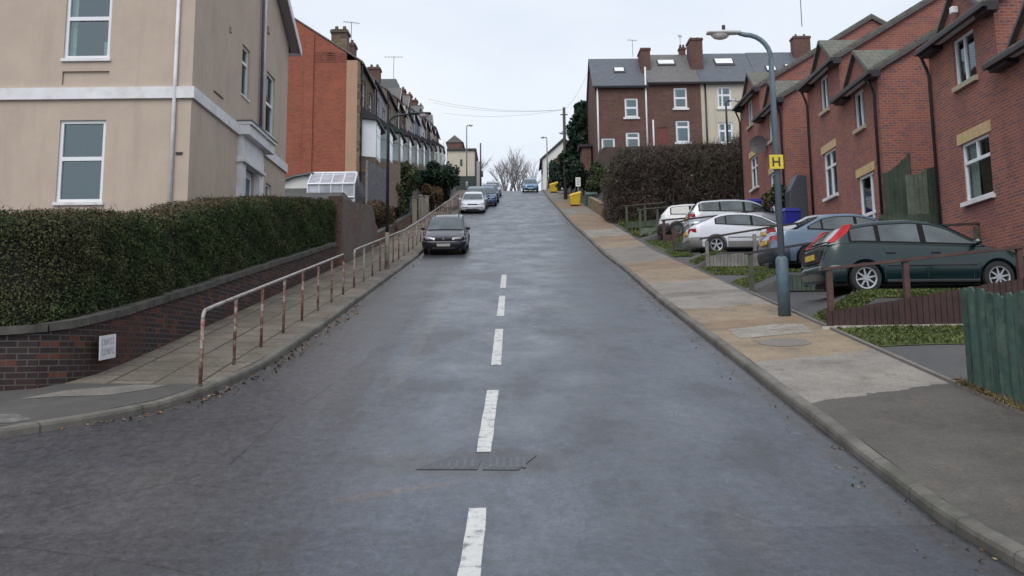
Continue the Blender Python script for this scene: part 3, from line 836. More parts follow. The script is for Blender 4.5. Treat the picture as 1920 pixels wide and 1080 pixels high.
m = MB(); m.mesh([(5.56, 18.18, gr(5.56, 18.18) + .0), (10.6, 18.18, gr(9, 18.18)), (10.6, 18.26, gr(9, 18.26)), (5.56, 18.26, gr(5.56, 18.26)),
        (5.56, 18.18, gr(5.56, 18.18) + .05), (10.6, 18.18, gr(9, 18.18) + .05), (10.6, 18.26, gr(9, 18.26) + .05), (5.56, 18.26, gr(5.56, 18.26) + .05)],
       [(0, 3, 2, 1), (4, 5, 6, 7), (0, 1, 5, 4), (1, 2, 6, 5), (2, 3, 7, 6), (3, 0, 4, 7)])
struct('edging_kerb', m, 'concrete_bright')

# ================================================================ LEFT SIDE
# ---- garden wall with stone coping, following the footway
GW = [(-20, 13.15), (-12, 13.2), (-9, 13.25), (-7.4, 13.32), (-6.7, 13.45), (-6.2, 13.7), (-5.95, 14.05), (-5.8, 14.7), (-5.74, 15.6), (-5.72, 17.0)] + [(-5.72, y) for y in np.arange(18.5, 34.1, 1.5)]
def sweep(m, path, w, zb, zt, off=0., z=gz):
    """box section along a path; w = thickness to the left of travel"""
    rings = []
    pts = [Vector((x, y, 0)) for x, y in path]
    for i, p in enumerate(pts):
        d = (pts[min(i + 1, len(pts) - 1)] - pts[max(i - 1, 0)]).normalized(); n = Vector((-d.y, d.x, 0))
        a = p + n * off; b = p + n * (off + w); g = z(p.y)
        rings.append([(a.x, a.y, g + zb), (a.x, a.y, g + zt), (b.x, b.y, g + zt), (b.x, b.y, g + zb)])
    V = [q for r_ in rings for q in r_]; fs = []
    for i in range(len(rings) - 1):
        for j in range(4): fs.append((i * 4 + j, i * 4 + (j + 1) % 4, (i + 1) * 4 + (j + 1) % 4, (i + 1) * 4 + j))
    fs.append((0, 1, 2, 3)); e = (len(rings) - 1) * 4; fs.append((e + 3, e + 2, e + 1, e))
    m.mesh(V, fs)
t = thing('garden_wall', 'low blackened brick wall with stone coping below the clipped green hedge', 'garden wall', (-6, 14, gz(14)))
m = MB(); sweep(m, GW, .24, -.1, .86); m.build('brickwork', 'brick_black', t)
M['coping'] = plain('dark_coping_stone', (.075, .07, .062), .9, var=.4, scale=4, dirt=((.03, .045, .02), .6))
m = MB()
acc = [Vector((x, y, 0)) for x, y in GW]
# separate coping stones
L_ = [0]
for a, b in zip(acc[:-1], acc[1:]): L_.append(L_[-1] + (b - a).length)
def along(s):
    x = float(np.interp(s, L_, [p.x for p in acc])); y = float(np.interp(s, L_, [p.y for p in acc])); return (x, y)
s_ = 0
while s_ < L_[-1] - .7:
    st = [along(s_ + k_ * .17) for k_ in range(5)]
    jz = random.uniform(-.008, .008)
    sweep(m, st, .36, .862 + jz, .97 + jz, -.05 + random.uniform(-.008, .008)); s_ += .70
m.build('coping', 'coping', t, bevel=0)

# ---- street name plate on the wall (lettering too worn to read: strokes only)
c0 = Vector((-5.715, 14.78, 1.80))
t = thing('street_sign', 'small worn white rectangular street plate fixed low on the blackened brick wall', 'street sign', c0)
m = MB(); m.box((-5.715, 14.50, 1.60), (-5.695, 15.06, 1.93), Matrix.Translation(c0) @ Matrix.Rotation(R(4.5), 4, 'X') @ Matrix.Translation(-c0)); m.build('plate', 'white_paint', t)
M['sign_ink'] = plain('faded_lettering', (.34, .35, .40), .6, var=.3, scale=30)
M['brick_rust'] = plain('rusty_repointing', (.20, .065, .045), .9, var=.3, scale=4)
m = MB(); TM = Matrix.Translation(c0) @ Matrix.Rotation(R(4.5), 4, 'X') @ Matrix.Translation(-c0)
for row, zz in enumerate((1.80, 1.665)):
    for i in range(6):
        y = 14.56 + i * .076; z = zz
        kind = (i * 3 + row * 2) % 5; w_ = .048; h_ = .085; th = .013
        m.box((-5.694, y, z), (-5.692, y + th, z + h_), TM)
        if kind in (0, 2): m.box((-5.694, y + th, z + h_ - th), (-5.692, y + w_, z + h_), TM); m.box((-5.694, y + th, z), (-5.692, y + w_, z + th), TM)
        if kind in (1, 3): m.box((-5.694, y + w_ - th, z), (-5.692, y + w_, z + h_), TM); m.box((-5.694, y + th, z + h_ * .5), (-5.692, y + w_ - th, z + h_ * .5 + th), TM)
        if kind == 4: m.box((-5.694, y + th, z + h_ - th), (-5.692, y + w_, z + h_), TM); m.box((-5.694, y + th, z + h_ * .45), (-5.692, y + w_ * .8, z + h_ * .45 + th), TM)
m.build('lettering', 'sign_ink', t)

# ---- hedge
HP = [(-20, 13.35), (-12, 13.4), (-9, 13.45), (-7.6, 13.5), (-6.9, 13.62), (-6.4, 13.85), (-6.1, 14.2), (-5.95, 14.8), (-5.88, 15.6), (-5.86, 17.0)] + [(-5.86, y) for y in np.arange(18, 34.3, 1.0)]
HPs = np.array(HP); Ls = np.concatenate([[0], np.cumsum(np.linalg.norm(np.diff(HPs, axis=0), axis=1))])
def hedge_top(y): return float(np.interp(y, [13, 14, 16.6, 18.3, 18.9, 19.6, 21.3, 26, 31.5, 34.3], [2.48, 2.48, 2.33, 2.30, 2.30, 2.42, 2.48, 2.50, 2.38, 2.30]))
t = thing('hedge', 'long dense clipped green privet hedge with a browned top behind the blackened wall', 'hedge', (-6.3, 20, gz(20)))
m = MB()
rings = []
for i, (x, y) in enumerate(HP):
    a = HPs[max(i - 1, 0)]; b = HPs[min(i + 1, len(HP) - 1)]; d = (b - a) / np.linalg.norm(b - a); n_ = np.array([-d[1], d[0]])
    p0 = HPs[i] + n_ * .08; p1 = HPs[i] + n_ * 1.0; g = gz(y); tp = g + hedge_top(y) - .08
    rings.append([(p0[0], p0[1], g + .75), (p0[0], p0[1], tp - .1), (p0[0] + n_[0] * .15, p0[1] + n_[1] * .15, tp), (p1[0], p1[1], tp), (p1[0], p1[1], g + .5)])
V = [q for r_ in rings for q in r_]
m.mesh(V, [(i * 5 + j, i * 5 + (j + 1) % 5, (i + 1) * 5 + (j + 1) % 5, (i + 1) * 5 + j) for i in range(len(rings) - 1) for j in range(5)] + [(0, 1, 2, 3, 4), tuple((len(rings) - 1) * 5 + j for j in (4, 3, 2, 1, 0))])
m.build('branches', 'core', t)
def nz2(a, b, sc=1.):  # cheap smooth noise
    return (math.sin(a * 1.7 * sc + 1.3 * math.sin(b * 2.1 * sc)) + math.sin(b * 2.7 * sc + a * .9 * sc + 2)) * .5
def hedge_pts(n, where, s0, s1):
    s = RNG.uniform(s0, s1, n); C_ = np.zeros((n, 3)); Nn = np.zeros((n, 3))
    for i in range(n):
        x = np.interp(s[i], Ls, HPs[:, 0]); y = np.interp(s[i], Ls, HPs[:, 1])
        x2 = np.interp(s[i] + .1, Ls, HPs[:, 0]); y2 = np.interp(s[i] + .1, Ls, HPs[:, 1]); dd = math.hypot(x2 - x, y2 - y) or 1
        nx_, ny_ = -(y2 - y) / dd, (x2 - x) / dd
        g = gz(y); tp = hedge_top(y) + .04 * nz2(s[i] * 2, 1) + .02 * nz2(s[i] * 7, 3)
        if where == 'front':
            h = RNG.uniform(.80, tp); dep = RNG.uniform(-.03, .10) + .055 * nz2(s[i] * 1.5, h * 1.5) + .03 * nz2(s[i] * 5, h * 5)
            if h > tp - .15: dep += (h - tp + .15) * .7
            if h < 1.0: dep += (1.0 - h) * .3 * (1 + nz2(s[i] * 3, 0))
            C_[i] = (x + nx_ * dep, y + ny_ * dep, g + h); Nn[i] = (-nx_, -ny_, .25)
        else:
            dep = RNG.uniform(.03, 1.05); C_[i] = (x + nx_ * dep, y + ny_ * dep, g + tp + RNG.uniform(-.07, .03) - (.05 if dep < .15 else 0)); Nn[i] = (0, 0, 1)
    return C_, Nn
s13 = float(np.interp(-9.5, HPs[:, 0], Ls)) if False else Ls[2]
SL = Ls[-1]
C1, N1 = hedge_pts(130000, 'front', s13, SL)
quads('leaves', 'privet', C1, RNG.uniform(.016, .031, len(C1)), N1, t, spread=.75)
C2_, N2_ = hedge_pts(24000, 'top', s13, SL)
quads('clipped_top', 'privet_dead', C2_, RNG.uniform(.02, .04, len(C2_)), N2_, t, spread=1.2, aspect=2.2, thin=.6)
# stray shoots along the top and face
n = 1500; si = RNG.integers(0, len(C2_), n); C4 = C2_[si] + np.stack([RNG.normal(0, .02, n), RNG.normal(0, .02, n), RNG.uniform(.02, .12, n) * RNG.random(n)], 1)
quads('shoots', 'privet_dead', C4, RNG.uniform(.06, .16, n), None, t, aspect=1., up=2.5, thin=.10)
si = RNG.integers(0, len(C1), 5000); quads('leaves', 'privet', C1[si] + N1[si] * RNG.uniform(.02, .07, (5000, 1)), RNG.uniform(.02, .035, 5000), None, t)
# far end of hedge
n = 2500; C3 = np.stack([RNG.uniform(-6.85, -5.85, n), 34.3 + RNG.uniform(-.12, .08, n), gz(34.3) + RNG.uniform(.7, 2.3, n)], 1)
quads('leaves', 'privet', C3, RNG.uniform(.03, .055, n), np.tile([0, 1., .2], (n, 1)), t, spread=.8)

# ---- handrails along the kerb
k = NT('rusty_galvanised_rail')
f = k.noise(7, 6, .72); co = k.n('ShaderNodeTexCoord').outputs['Object']
c = k.ramp(f, [(.38, (.125, .045, .03)), (.50, (.20, .10, .075)), (.56, (.30, .26, .23)), (.75, (.36, .33, .30))])
k.color(c); k.rough(.65); k.b.inputs['Metallic'].default_value = .15
M['rail_rust'] = k.m
k = NT('worn_rail_top'); f = k.noise(5, 6, .72)
k.color(k.ramp(f, [(.35, (.20, .13, .10)), (.5, (.33, .30, .28)), (.7, (.42, .40, .38))])); k.rough(.5); k.b.inputs['Metallic'].default_value = .2
M['rail_top'] = k.m
k = NT('pale_rail_post'); f = k.noise(6, 6, .72)
k.color(k.ramp(f, [(.36, (.17, .075, .05)), (.47, (.29, .26, .22)), (.7, (.36, .34, .29))])); k.rough(.65)
M['rail_pale'] = k.m
def handrail(y0, y1, step, label, first_at=None):
    zf = lambda y: gz(y) + .12
    X = -4.12
    t = thing('handrail', label, 'handrail', (X, y0, zf(y0)))
    pts = []
    hgt = .98
    for a in np.linspace(0, math.pi / 2, 6):
        pts.append((X, y0 + .14 * (1 - math.cos(a)), zf(y0 + .1) + hgt - .14 + .14 * math.sin(a)))
    y = y0 + .6
    while y < y1 - .5: pts.append((X, y, zf(y) + hgt + .02 * 0)); y += 1.5
    pts.append((X, y1 - .14, zf(y1) + hgt - .02)); pts.append((X, y1, zf(y1) + hgt - .14))
    MB().tube(pts, .026, 10).build('rail', 'rail_top', t, smooth=True)
    MB().tube([(X, y0, zf(y0) - .05), (X, y0, zf(y0 + .1) + hgt - .13)], .026, 10).build('post', 'rail_rust', t, smooth=True)
    MB().tube([(X, y1, zf(y1) - .05), (X, y1, zf(y1) + hgt - .13)], .026, 10).build('post', 'rail_rust', t, smooth=True)
    y = y0 + (first_at or step); i = 0
    while y < y1 - .3:
        p = MB().tube([(X, y, zf(y) - .05), (X, y, zf(y) + hgt - .02)], .024, 8).build('post', 'rail_rust' if (i % 3 or y < 27) else 'rail_pale', t, smooth=True)
        y += step; i += 1
handrail(13.9, 25.3, 1.63, 'long rusty tubular handrail by the hedge, first up from the corner')
handrail(27.0, 79, 1.75, 'weathered pale tubular handrail along the kerb beyond the dark street lamp')

# ---- rendered house on the corner
t = thing('rendered_house', 'large buff pebble-dashed house with a white band above the hedge', 'house', (-7.3, 23.11, 4.2))
XR, XL, YF, YB = -7.3, -17.5, 23.11, 33.0
zb, ze = 3.4, 11.75
wF = [(-10.27, -9.22, 5.08, 6.97), (-10.29, -9.23, 8.42, 10.25), (-15.2, -14.1, 5.08, 6.97), (-15.2, -14.1, 8.42, 10.25)]
wS = [(27.35, 28.15, 8.65, 10.05), (30.15, 31.25, 8.22, 10.08), (30.42, 31.12, 5.35, 6.72), (27.55, 28.95, 4.4, 6.72)]
m = MB(); wall(m, 'y', YF, XL, XR, zb, ze, wF + [(-10.29, -9.21, 7.80, 8.12)], .10)
apx = [(YF, ze), (YB, ze), ((YF + YB) / 2, ze + 2.55)]
wall(m, 'x', XR, YF, YB, zb, ze, wS + [(24.8, 25.7, 8.02, 8.10)], -.11, top=apx)
wall(m, 'y', YB, XL, XR, zb, ze); wall(m, 'x', XL, YF, YB, zb, ze, top=apx)
m.build('wall', 'render_buff', t)
m = MB(); m.box((-10.28, YF + .05, 7.805), (-9.22, YF + .1, 8.115)); m.build('recessed_panel', 'render_buff', t)
m = MB(); m.box((XR - .12, 24.81, 8.03), (XR - .05, 25.69, 8.09)); m.build('recessed_panel', 'render_buff', t)
m = MB(); e = .07
for (y0, y1, z0, z1) in [(YF, YB + .02, 7.45, 7.72)]:
    m.box((XL, YF - e, z0), (XR + e, YF - .001, z1)); m.box((XR + .001, YF, z0), (XR + e, 27.02, z1)); m.build('string_course', 'white_paint', t)
m = MB(); m.box((XR + .001, 29.95, 7.45), (XR + e, YB + .03, 7.72)); m.build('string_course', 'white_paint', t)
m = MB(); ov = .45; rx0, rx1 = XL - .2, XR + .32; ym = (YF + YB) / 2; zr_ = ze + 2.75; sl_ = 2.55 / ((YB - YF) / 2)
for sgn, ye in ((-1, YF - ov), (1, YB + ov)):
    zz = zr_ - sl_ * abs(ye - ym)
    m.prism([(rx0, ym, zr_), (rx0, ye, zz), (rx0, ye, zz - .12), (rx0, ym, zr_ - .12)], (rx1 - rx0, 0, 0))
rf = m.build('roof', 'slate', t)
m = MB()
for sgn, ye in ((-1, YF - ov), (1, YB + ov)):
    zz = zr_ - sl_ * abs(ye - ym)
    m.prism([(XR + .002, ym, zr_ - .125), (XR + .002, ye, zz - .125), (XR + .002, ye, zz - .15), (XR + .002, ym, zr_ - .15)], (rx1 - XR - .004, 0, 0))
m.build('soffit', 'render_grey', t)
m = MB()
for sgn, ye in ((-1, YF - ov), (1, YB + ov)):
    zz = zr_ - sl_ * abs(ye - ym)
    m.prism([(rx1 + .002, ym, zr_ - .02), (rx1 + .002, ye, zz - .02), (rx1 + .002, ye, zz - .28), (rx1 + .002, ym, zr_ - .28)], (.03, 0, 0))
    m.box((rx0, ye - .1 * (1 if sgn < 0 else 0), zz - .22), (rx1, ye + .1 * (1 if sgn > 0 else 0), zz - .10))
m.build('bargeboard', 'white_paint', t)
for i, o in enumerate(wF):
    window(t, 'y', YF, o, 1, bars_z=(.53,), depth=.10, fw=.075, sill=('white_paint', .07, .05, .04) , curtain=[(.0, .18, 0, 1), (.8, 1, 0, .25)] if i == 1 else ([(0, 1, .0, .04)] if i == 0 else [(0, .25, 0, 1)]))
window(t, 'x', XR, wS[0], -1, bars_z=(.68,), depth=.11, fw=.06, sill=('white_paint', .06, .03, .03), curtain=[(0, .3, 0, 1)])
window(t, 'x', XR, wS[1], -1, bars_z=(.5,), depth=.11, fw=.07, sill=('white_paint', .16, .05, .06))
window(t, 'x', XR, wS[2], -1, bars_z=(.65,), depth=.11, fw=.07, sill=('white_paint', .1, .04, .05))
# porch: pilasters, canopy, door
m = MB(); m.box((XR + .002, 27.12, 4.2), (XR + .16, 27.5, 6.78)); m.box((XR + .002, 29.0, 4.2), (XR + .16, 29.35, 6.78)); m.box((XR + .002, 27.12, 6.782), (XR + .16, 29.35, 7.45))
m.box((XR + .002, 27.05, 6.72), (XR + .24, 29.42, 6.80))
pc = m.build('porch', 'white_paint', t)
m = MB(); m.box((XR + .002, 27.02, 7.452), (XR + .34, 29.95, 7.72)); m.box((XR + .002, 27.0, 7.722), (XR + .40, 30.0, 7.80)); m.build('canopy', 'white_paint', pc)
m = MB(); m.box((XR + .002, 26.98, 7.802), (XR + .42, 30.02, 7.835)); m.build('lead_flashing', 'lead', pc)
d = MB(); d.box((XR - .11, 27.56, 4.4), (XR - .06, 28.94, 6.7)); dr = d.build('door', 'white_pvc', t)
m = MB(); m.box((XR - .058, 27.75, 5.3), (XR - .052, 28.15, 6.5)); m.box((XR - .058, 28.35, 5.3), (XR - .052, 28.75, 6.5)); m.build('pane', 'carglass', dr)
MB().tube([(-7.68, YF - .06, 4.1), (-7.67, YF - .06, 11.6)], .045, 8).build('downpipe', 'white_paint', t, smooth=True)
MB().tube([(XR + .06, 29.5, 7.84), (XR + .06, 29.45, 14.2)], .055, 8).build('downpipe', 'white_paint', t, smooth=True)
MB().tube([(XR + .08, 29.26, 7.84), (XR + .08, 29.18, 14.2)], .045, 8).build('downpipe', 'purple_pipe', t, smooth=True)
MB().tube([(XR + .08, 29.62, 4.1), (XR + .08, 29.6, 7.44)], .045, 8).build('downpipe', 'white_paint', t, smooth=True)
m = MB(); m.box((XR + .001, 26.0, 9.95), (XR + .04, 26.12, 10.1)); m.build('vent', 'stone_sill', t)
m = MB(); m.box((XR + .001, 30.0, 11.2), (XR + .06, 30.2, 11.4)); m.build('vent', 'stone_sill', t)
m = MB(); m.box((-7.6, YF - .03, 6.15), (-7.45, YF - .002, 6.2)); m.build('vent', 'dark_fascia', t)

# ---- brick wall beyond the hedge
t = thing('boundary_wall', 'tall patched red and grey brick wall after the hedge, beside the dark street lamp', 'boundary wall', (-5.9, 38, gz(38)))
m = MB(); pw = [(-5.75, y) for y in np.arange(34.4, 44.1, .6)]
V = []; fs = []
for i, (x, y) in enumerate(pw):
    tp = gz(y) + float(np.interp(y, [34.4, 36, 40, 42.6, 43.2, 44.2], [2.45, 2.3, 2.1, 1.95, 1.2, .9])); bt = gz(y)
    V += [(x, y, bt), (x, y, tp), (x - .28, y, tp), (x - .28, y, bt)]
for i in range(len(pw) - 1):
    for j in range(4): fs.append((i * 4 + j, i * 4 + (j + 1) % 4, (i + 1) * 4 + (j + 1) % 4, (i + 1) * 4 + j))
e = (len(pw) - 1) * 4; fs += [(0, 1, 2, 3), (e, e + 1, e + 2, e + 3)]
m.mesh(V, fs); m.build('brickwork', 'brick_wall', t)
m = MB(); m.box((-6.1, 34.15, gz(34)), (-5.66, 34.42, gz(34) + 2.5)); m.build('pier', 'brick_brown', t)
t = thing('retaining_wall', 'low brown brick retaining wall under shrubs beyond the tall patched wall', 'retaining wall', (-5.9, 55, gz(55)))
m = MB(); sweep(m, [(-5.75, y) for y in np.arange(44.3, 75, 1.5)], .25, -.1, .62); m.build('brickwork', 'brick_brown', t)
m = MB(); sweep(m, [(-5.73, y) for y in np.arange(44.3, 75, 1.5)], .30, .622, .70); m.build('coping', 'coping', t)
# grey board fence and gate on the bank
M['wood_grey'] = plain('weathered_boards', (.155, .155, .165), .8, var=.35, scale=5)
M['wood_tan'] = plain('tan_boards', (.24, .17, .13), .8, var=.3, scale=5)
def board_fence(name, label, cat, p0, p1, z0, z1, bw=.14, mat='wood_grey', th=.025, posts=True, jit=.02, top=None):
    a = Vector((*p0, 0)); b = Vector((*p1, 0)); L = (b - a).length; d = (b - a) / L; n_ = Vector((-d.y, d.x, 0)); nb = max(1, int(L / bw))
    za0, zb0 = z0 if isinstance(z0, tuple) else (z0, z0); za1, zb1 = z1 if isinstance(z1, tuple) else (z1, z1)
    t = thing(name, label, cat, (p0[0], p0[1], za0))
    m = MB()
    for i in range(nb):
        q = a + d * (i * L / nb); q2 = a + d * ((i + .93) * L / nb); f0 = i / nb; f1 = (i + .93) / nb
        jt = random.uniform(-jit, jit)
        V = []
        for (pp, f) in ((q, f0), (q2, f1)):
            lo = za0 + (zb0 - za0) * f; hi = za1 + (zb1 - za1) * f + jt
            V += [(pp.x, pp.y, lo), (pp.x, pp.y, hi), (pp.x + n_.x * th, pp.y + n_.y * th, hi), (pp.x + n_.x * th, pp.y + n_.y * th, lo)]
        m.mesh(V, [(0, 1, 2, 3), (7, 6, 5, 4), (0, 4, 5, 1), (1, 5, 6, 2), (2, 6, 7, 3), (3, 7, 4, 0)])
    m.build('boards', mat, t)
    if posts:
        for f in (0, 1):
            q = a + d * L * f; lo = za0 + (zb0 - za0) * f; hi = za1 + (zb1 - za1) * f
            mm = MB(); mm.box((q.x - .05 + n_.x * .08, q.y - .05 + n_.y * .08, lo - .1), (q.x + .05 + n_.x * .08, q.y + .05 + n_.y * .08, hi + .05)); mm.build('post', mat, t)
    return t
board_fence('board_fence', 'weathered grey vertical board fence on the bank below the white bay window', 'fence', (-6.5, 46.5), (-6.25, 51.5), (8.15, 8.9), (10.35, 10.75))
board_fence('board_fence', 'tan board gate and fence between the grey boards and the ivy bush', 'fence', (-6.2, 51.7), (-6.1, 56.0), (8.9, 9.6), (11.3, 11.8), mat='wood_tan')

# ---- conservatory and outbuilding in front of the orange gable
t = thing('outbuilding', 'low pale rendered outbuilding with sloping roof at the foot of the orange gable', 'outbuilding', (-10.5, 50, 7.5))
m = MB(); m.prism([(-12.6, 49.9, 7.3), (-9.7, 49.9, 7.3), (-9.7, 49.9, 10.35), (-10.6, 49.9, 10.2), (-12.6, 49.9, 9.4)], (0, 2.8, 0)); m.build('wall', 'render_white', t)
m = MB(); m.prism([(-12.8, 49.7, 9.34), (-10.6, 49.7, 10.22), (-9.65, 49.7, 10.38), (-9.65, 49.7, 10.46), (-10.6, 49.7, 10.30), (-12.8, 49.7, 9.42)], (0, 3.1, 0)); m.build('roof', 'lead', t)
m = MB(); m.box((-11.3, 49.86, 9.45), (-11.1, 49.9, 9.62)); m.build('vent', 'dark_fascia', t)
M['polycarb'] = plain('cloudy_glazing', (.42, .44, .50), .25, var=.35, scale=1.3, spec=.8)
t = thing('conservatory', 'white framed conservatory with cloudy sloping roof in front of the orange gable', 'conservatory', (-8.6, 48.5, 8.3))
m = MB(); m.mesh([(-9.75, 49.9, 10.4), (-7.55, 49.9, 10.4), (-7.4, 48.2, 9.6), (-9.6, 48.2, 9.6), (-9.6, 48.2, 8.2), (-7.4, 48.2, 8.2), (-7.4, 50.6, 8.2), (-7.55, 50.6, 10.3), (-9.75, 50.6, 10.3), (-9.75, 50.6, 8.2)],
    [(0, 1, 2, 3), (3, 2, 5, 4), (1, 7, 6, 5, 2), (0, 3, 4, 9, 8), (0, 8, 7, 1)]); m.build('glazing', 'polycarb', t)
m = MB()
def bar(m, a, b, r=.035): m.tube([a, b], r, 4)
for u in (0, .25, .5, .75, 1):
    bar(m, (-9.75 + 2.2 * u, 49.9, 10.42), (-9.6 + 2.2 * u, 48.18, 9.62)); bar(m, (-9.6 + 2.2 * u, 48.18, 9.62), (-9.6 + 2.2 * u, 48.18, 8.3))
for (a, b) in [((-9.75, 49.9, 10.43), (-7.55, 49.9, 10.43)), ((-9.6, 48.17, 9.6), (-7.4, 48.17, 9.6)), ((-9.6, 48.17, 8.95), (-7.4, 48.17, 8.95)), ((-9.6, 48.17, 8.3), (-7.4, 48.17, 8.3)), ((-7.39, 48.2, 8.3), (-7.39, 50.6, 8.3))]: bar(m, a, b, .05)
m.build('frame', 'white_pvc', t)
t = thing('shed', 'flat dark-edged shed roof showing just above the far end of the hedge', 'shed', (-8.6, 36.5, 6))
m = MB(); m.box((-9.4, 36.0, 4.6), (-7.2, 38.6, 6.95)); m.build('wall', 'render_tan', t)
m = MB(); m.box((-9.6, 35.8, 6.952), (-7.0, 38.8, 7.08)); m.build('roof', 'dark_fascia', t)

# ---- terrace climbing the left side
def chimney(parent, x, y, z0, z1, w=.9, d=.55, mat='brick_old', pots=2):
    m = MB(); m.box((x - w / 2, y - d / 2, z0), (x + w / 2, y + d / 2, z1)); m.box((x - w / 2 - .06, y - d / 2 - .06, z1 - .2), (x + w / 2 + .06, y + d / 2 + .06, z1 - .05))
    c = m.build('chimney', mat, parent)
    for i in range(pots):
        px = x - w / 2 + w * (i + .5) / pots
        mm = MB(); mm.tube([(px, y, z1), (px, y, z1 + .28)], [.11, .09], 8); mm.build('chimney_pot', 'pot', c)
M['pot'] = plain('chimney_pot', (.10, .07, .055), .8, var=.3)
XF = -8.0
M['grey_gutter'] = plain('grey_gutter', (.10, .095, .10), .6, var=.3)
def row_house(y0, y1, eave, base, label, wm, bay='white', first=False, dormer=False, trim='white_paint', canopy='dark_fascia', ch=True, roofm='slate_brown', chm='brick_old', gab=None):
    t = thing('terraced_house', label, 'house', (XF, y0, base), 'terraced houses climbing the left side')
    w = y1 - y0
    up = [(y0 + w * .14, y0 + w * .36, eave - 2.2, eave - .7), (y0 + w * .62, y0 + w * .84, eave - 2.2, eave - .7)]
    dn = (y0 + w * .70, y0 + w * .9, base + .1, base + 2.2)
    m = MB(); wall(m, 'x', XF, y0 + .002, y1 - .002, base - 2.5, eave, up + [dn], -.12)
    m.build('wall', wm, t)
    m = MB(); wall(m, 'x', XF - 7.4, y0, y1, base - 2.5, eave); m.build('back_wall', wm, t)
    mid = XF - 3.7; zt = eave + 2.45
    if first:
        m = MB(); yy = y0
        wall(m, 'y', yy, XF - 7.4, XF - .7, base - 3.5, eave)
        m.face([(XF - 7.4, yy, eave), (XF - .7, yy, eave), (XF - .7, yy, eave + .46), (mid, yy, zt)])
        m.build('gable_wall', 'brick_orange', t)
        m = MB(); m.box((-10.93, yy - .09, base - 3.5), (-10.45, yy - .002, zt - .95)); m.build('chimney_breast', 'brick_orange', t)
        m = MB()
        for i in range(5): m.prism([(-10.42 + .0 * i, yy - .012, 17.0 + i * .13), (-8.72, yy - .012, 17.02 + i * .10), (-8.72, yy - .012, 17.06 + i * .10), (-9.6, yy - .012, 17.16 + i * .12), (-10.42, yy - .012, 17.06 + i * .13)], (0, .01, 0))
        m.build('repointed_courses', 'brick_rust', t)
        m = MB(); m.box((XF - .7, yy - .04, base - 3.5), (XF - .12, yy + .3, eave + .05)); m.build('render_pier', 'render_tan', t)
        m = MB(); m.box((XF - .12, yy - .03, base - 3.5), (XF + .03, yy + .45, eave - .02))
        for i in range(9): m.box((XF - .12, yy - .045, base - 2 + i * .78), (XF + .05, yy + .6, base - 1.62 + i * .78))
        m.build('quoin', 'stone', t)
    else:
        m = MB(); m.prism([(XF, y0 + .02, base - 2.5), (XF, y0 + .02, eave), (mid, y0 + .02, zt), (XF - 7.4, y0 + .02, eave), (XF - 7.4, y0 + .02, base - 2.5)], (0, .12, 0)); m.build('gable_wall', wm, t)
    m = MB(); sl2 = 2.45 / 3.7; ex = XF + .14; ez = eave - .14 * sl2
    m.prism([(mid, y0 - .06, zt + .03), (ex, y0 - .06, ez + .03), (ex, y0 - .06, ez + .11), (mid, y0 - .06, zt + .11)], (0, w + .05, 0))
    ex2 = XF - 7.4 - .28
    m.prism([(mid, y0 - .06, zt + .03), (mid, y0 - .06, zt + .11), (ex2, y0 - .06, ez + .11), (ex2, y0 - .06, ez + .03)], (0, w + .05, 0))
    rf = m.build('roof', roofm, t)
    m = MB(); m.box((ex - .02, y0 - .05, ez - .06), (ex + .07, y1 - .02, ez + .03)); m.build('gutter', 'grey_gutter', t)
    if ch:
        chimney(rf, mid + 2.4 if first else mid + 1.9, y0 + 1.4, eave + .2, (eave + 2.1) if first else (eave + 2.6), mat='stone' if first else chm, w=.85, d=.9)
    for o in up: window(t, 'x', XF, o, -1, bars_z=(.5,), depth=.12, fw=.07, frame=trim, sill=('stone_sill', .14, .06, .08))
    d = MB(); d.box((XF - .12, dn[0] + .04, dn[2]), (XF - .07, dn[1] - .04, dn[3])); d.build('door', 'red_paint' if bay != 'white' else 'white_paint', t)
    # bay window with canopy
    b0, b1 = y0 + w * .10, y0 + w * .58; bx = XF + .75
    m = MB(); m.prism([(XF + .002, b0, base - 1.6), (bx, b0 + .45, base - 1.6), (bx, b1 - .45, base - 1.6), (XF + .002, b1, base - 1.6)], (0, 0, 2.1)); bw_ = m.build('bay_window', 'stone_pale' if not first else 'stone', t)
    m = MB()
    V = [(XF + .004, b0, base + .502), (bx, b0 + .45, base + .502), (bx, b1 - .45, base + .502), (XF + .004, b1, base + .502)]
    m.prism(V, (0, 0, 2.0)); m.build('bay_frame', {'white': 'white_pvc', 'green': 'bay_green'}.get(bay, 'bay_brown'), bw_)
    m = MB()
    for (p, q) in list(zip(V[:-1], V[1:]))[(1 if first else 0):]:
        p = Vector(p); q = Vector(q); d_ = q - p; nn = Vector((d_.y, -d_.x, 0)).normalized()
        if nn.x < 0: nn = -nn
        for h0, h1 in ((.15, 1.25), (1.33, 1.88)):
            m.face([p + d_ * .12 + nn * .012 + Vector((0, 0, h0)), p + d_ * .88 + nn * .012 + Vector((0, 0, h0)), p + d_ * .88 + nn * .012 + Vector((0, 0, h1)), p + d_ * .12 + nn * .012 + Vector((0, 0, h1))])
    m.build('pane', 'bayglass', bw_)
    m = MB(); m.mesh([(XF + .004, b0 - .3, base + 3.2), (XF + .004, y1 - .15, base + 3.2), (bx + .12, y1 - 1.6, base + 2.62), (bx + .12, b0 + .3, base + 2.62), (XF + .004, b0 - .3, base + 2.51), (XF + .004, y1 - .15, base + 2.51), (bx + .12, y1 - 1.6, base + 2.51), (bx + .12, b0 + .3, base + 2.51)],
        [(0, 1, 2, 3), (3, 2, 6, 7), (0, 3, 7, 4), (1, 5, 6, 2), (4, 7, 6, 5)]); m.build('canopy', canopy, t)
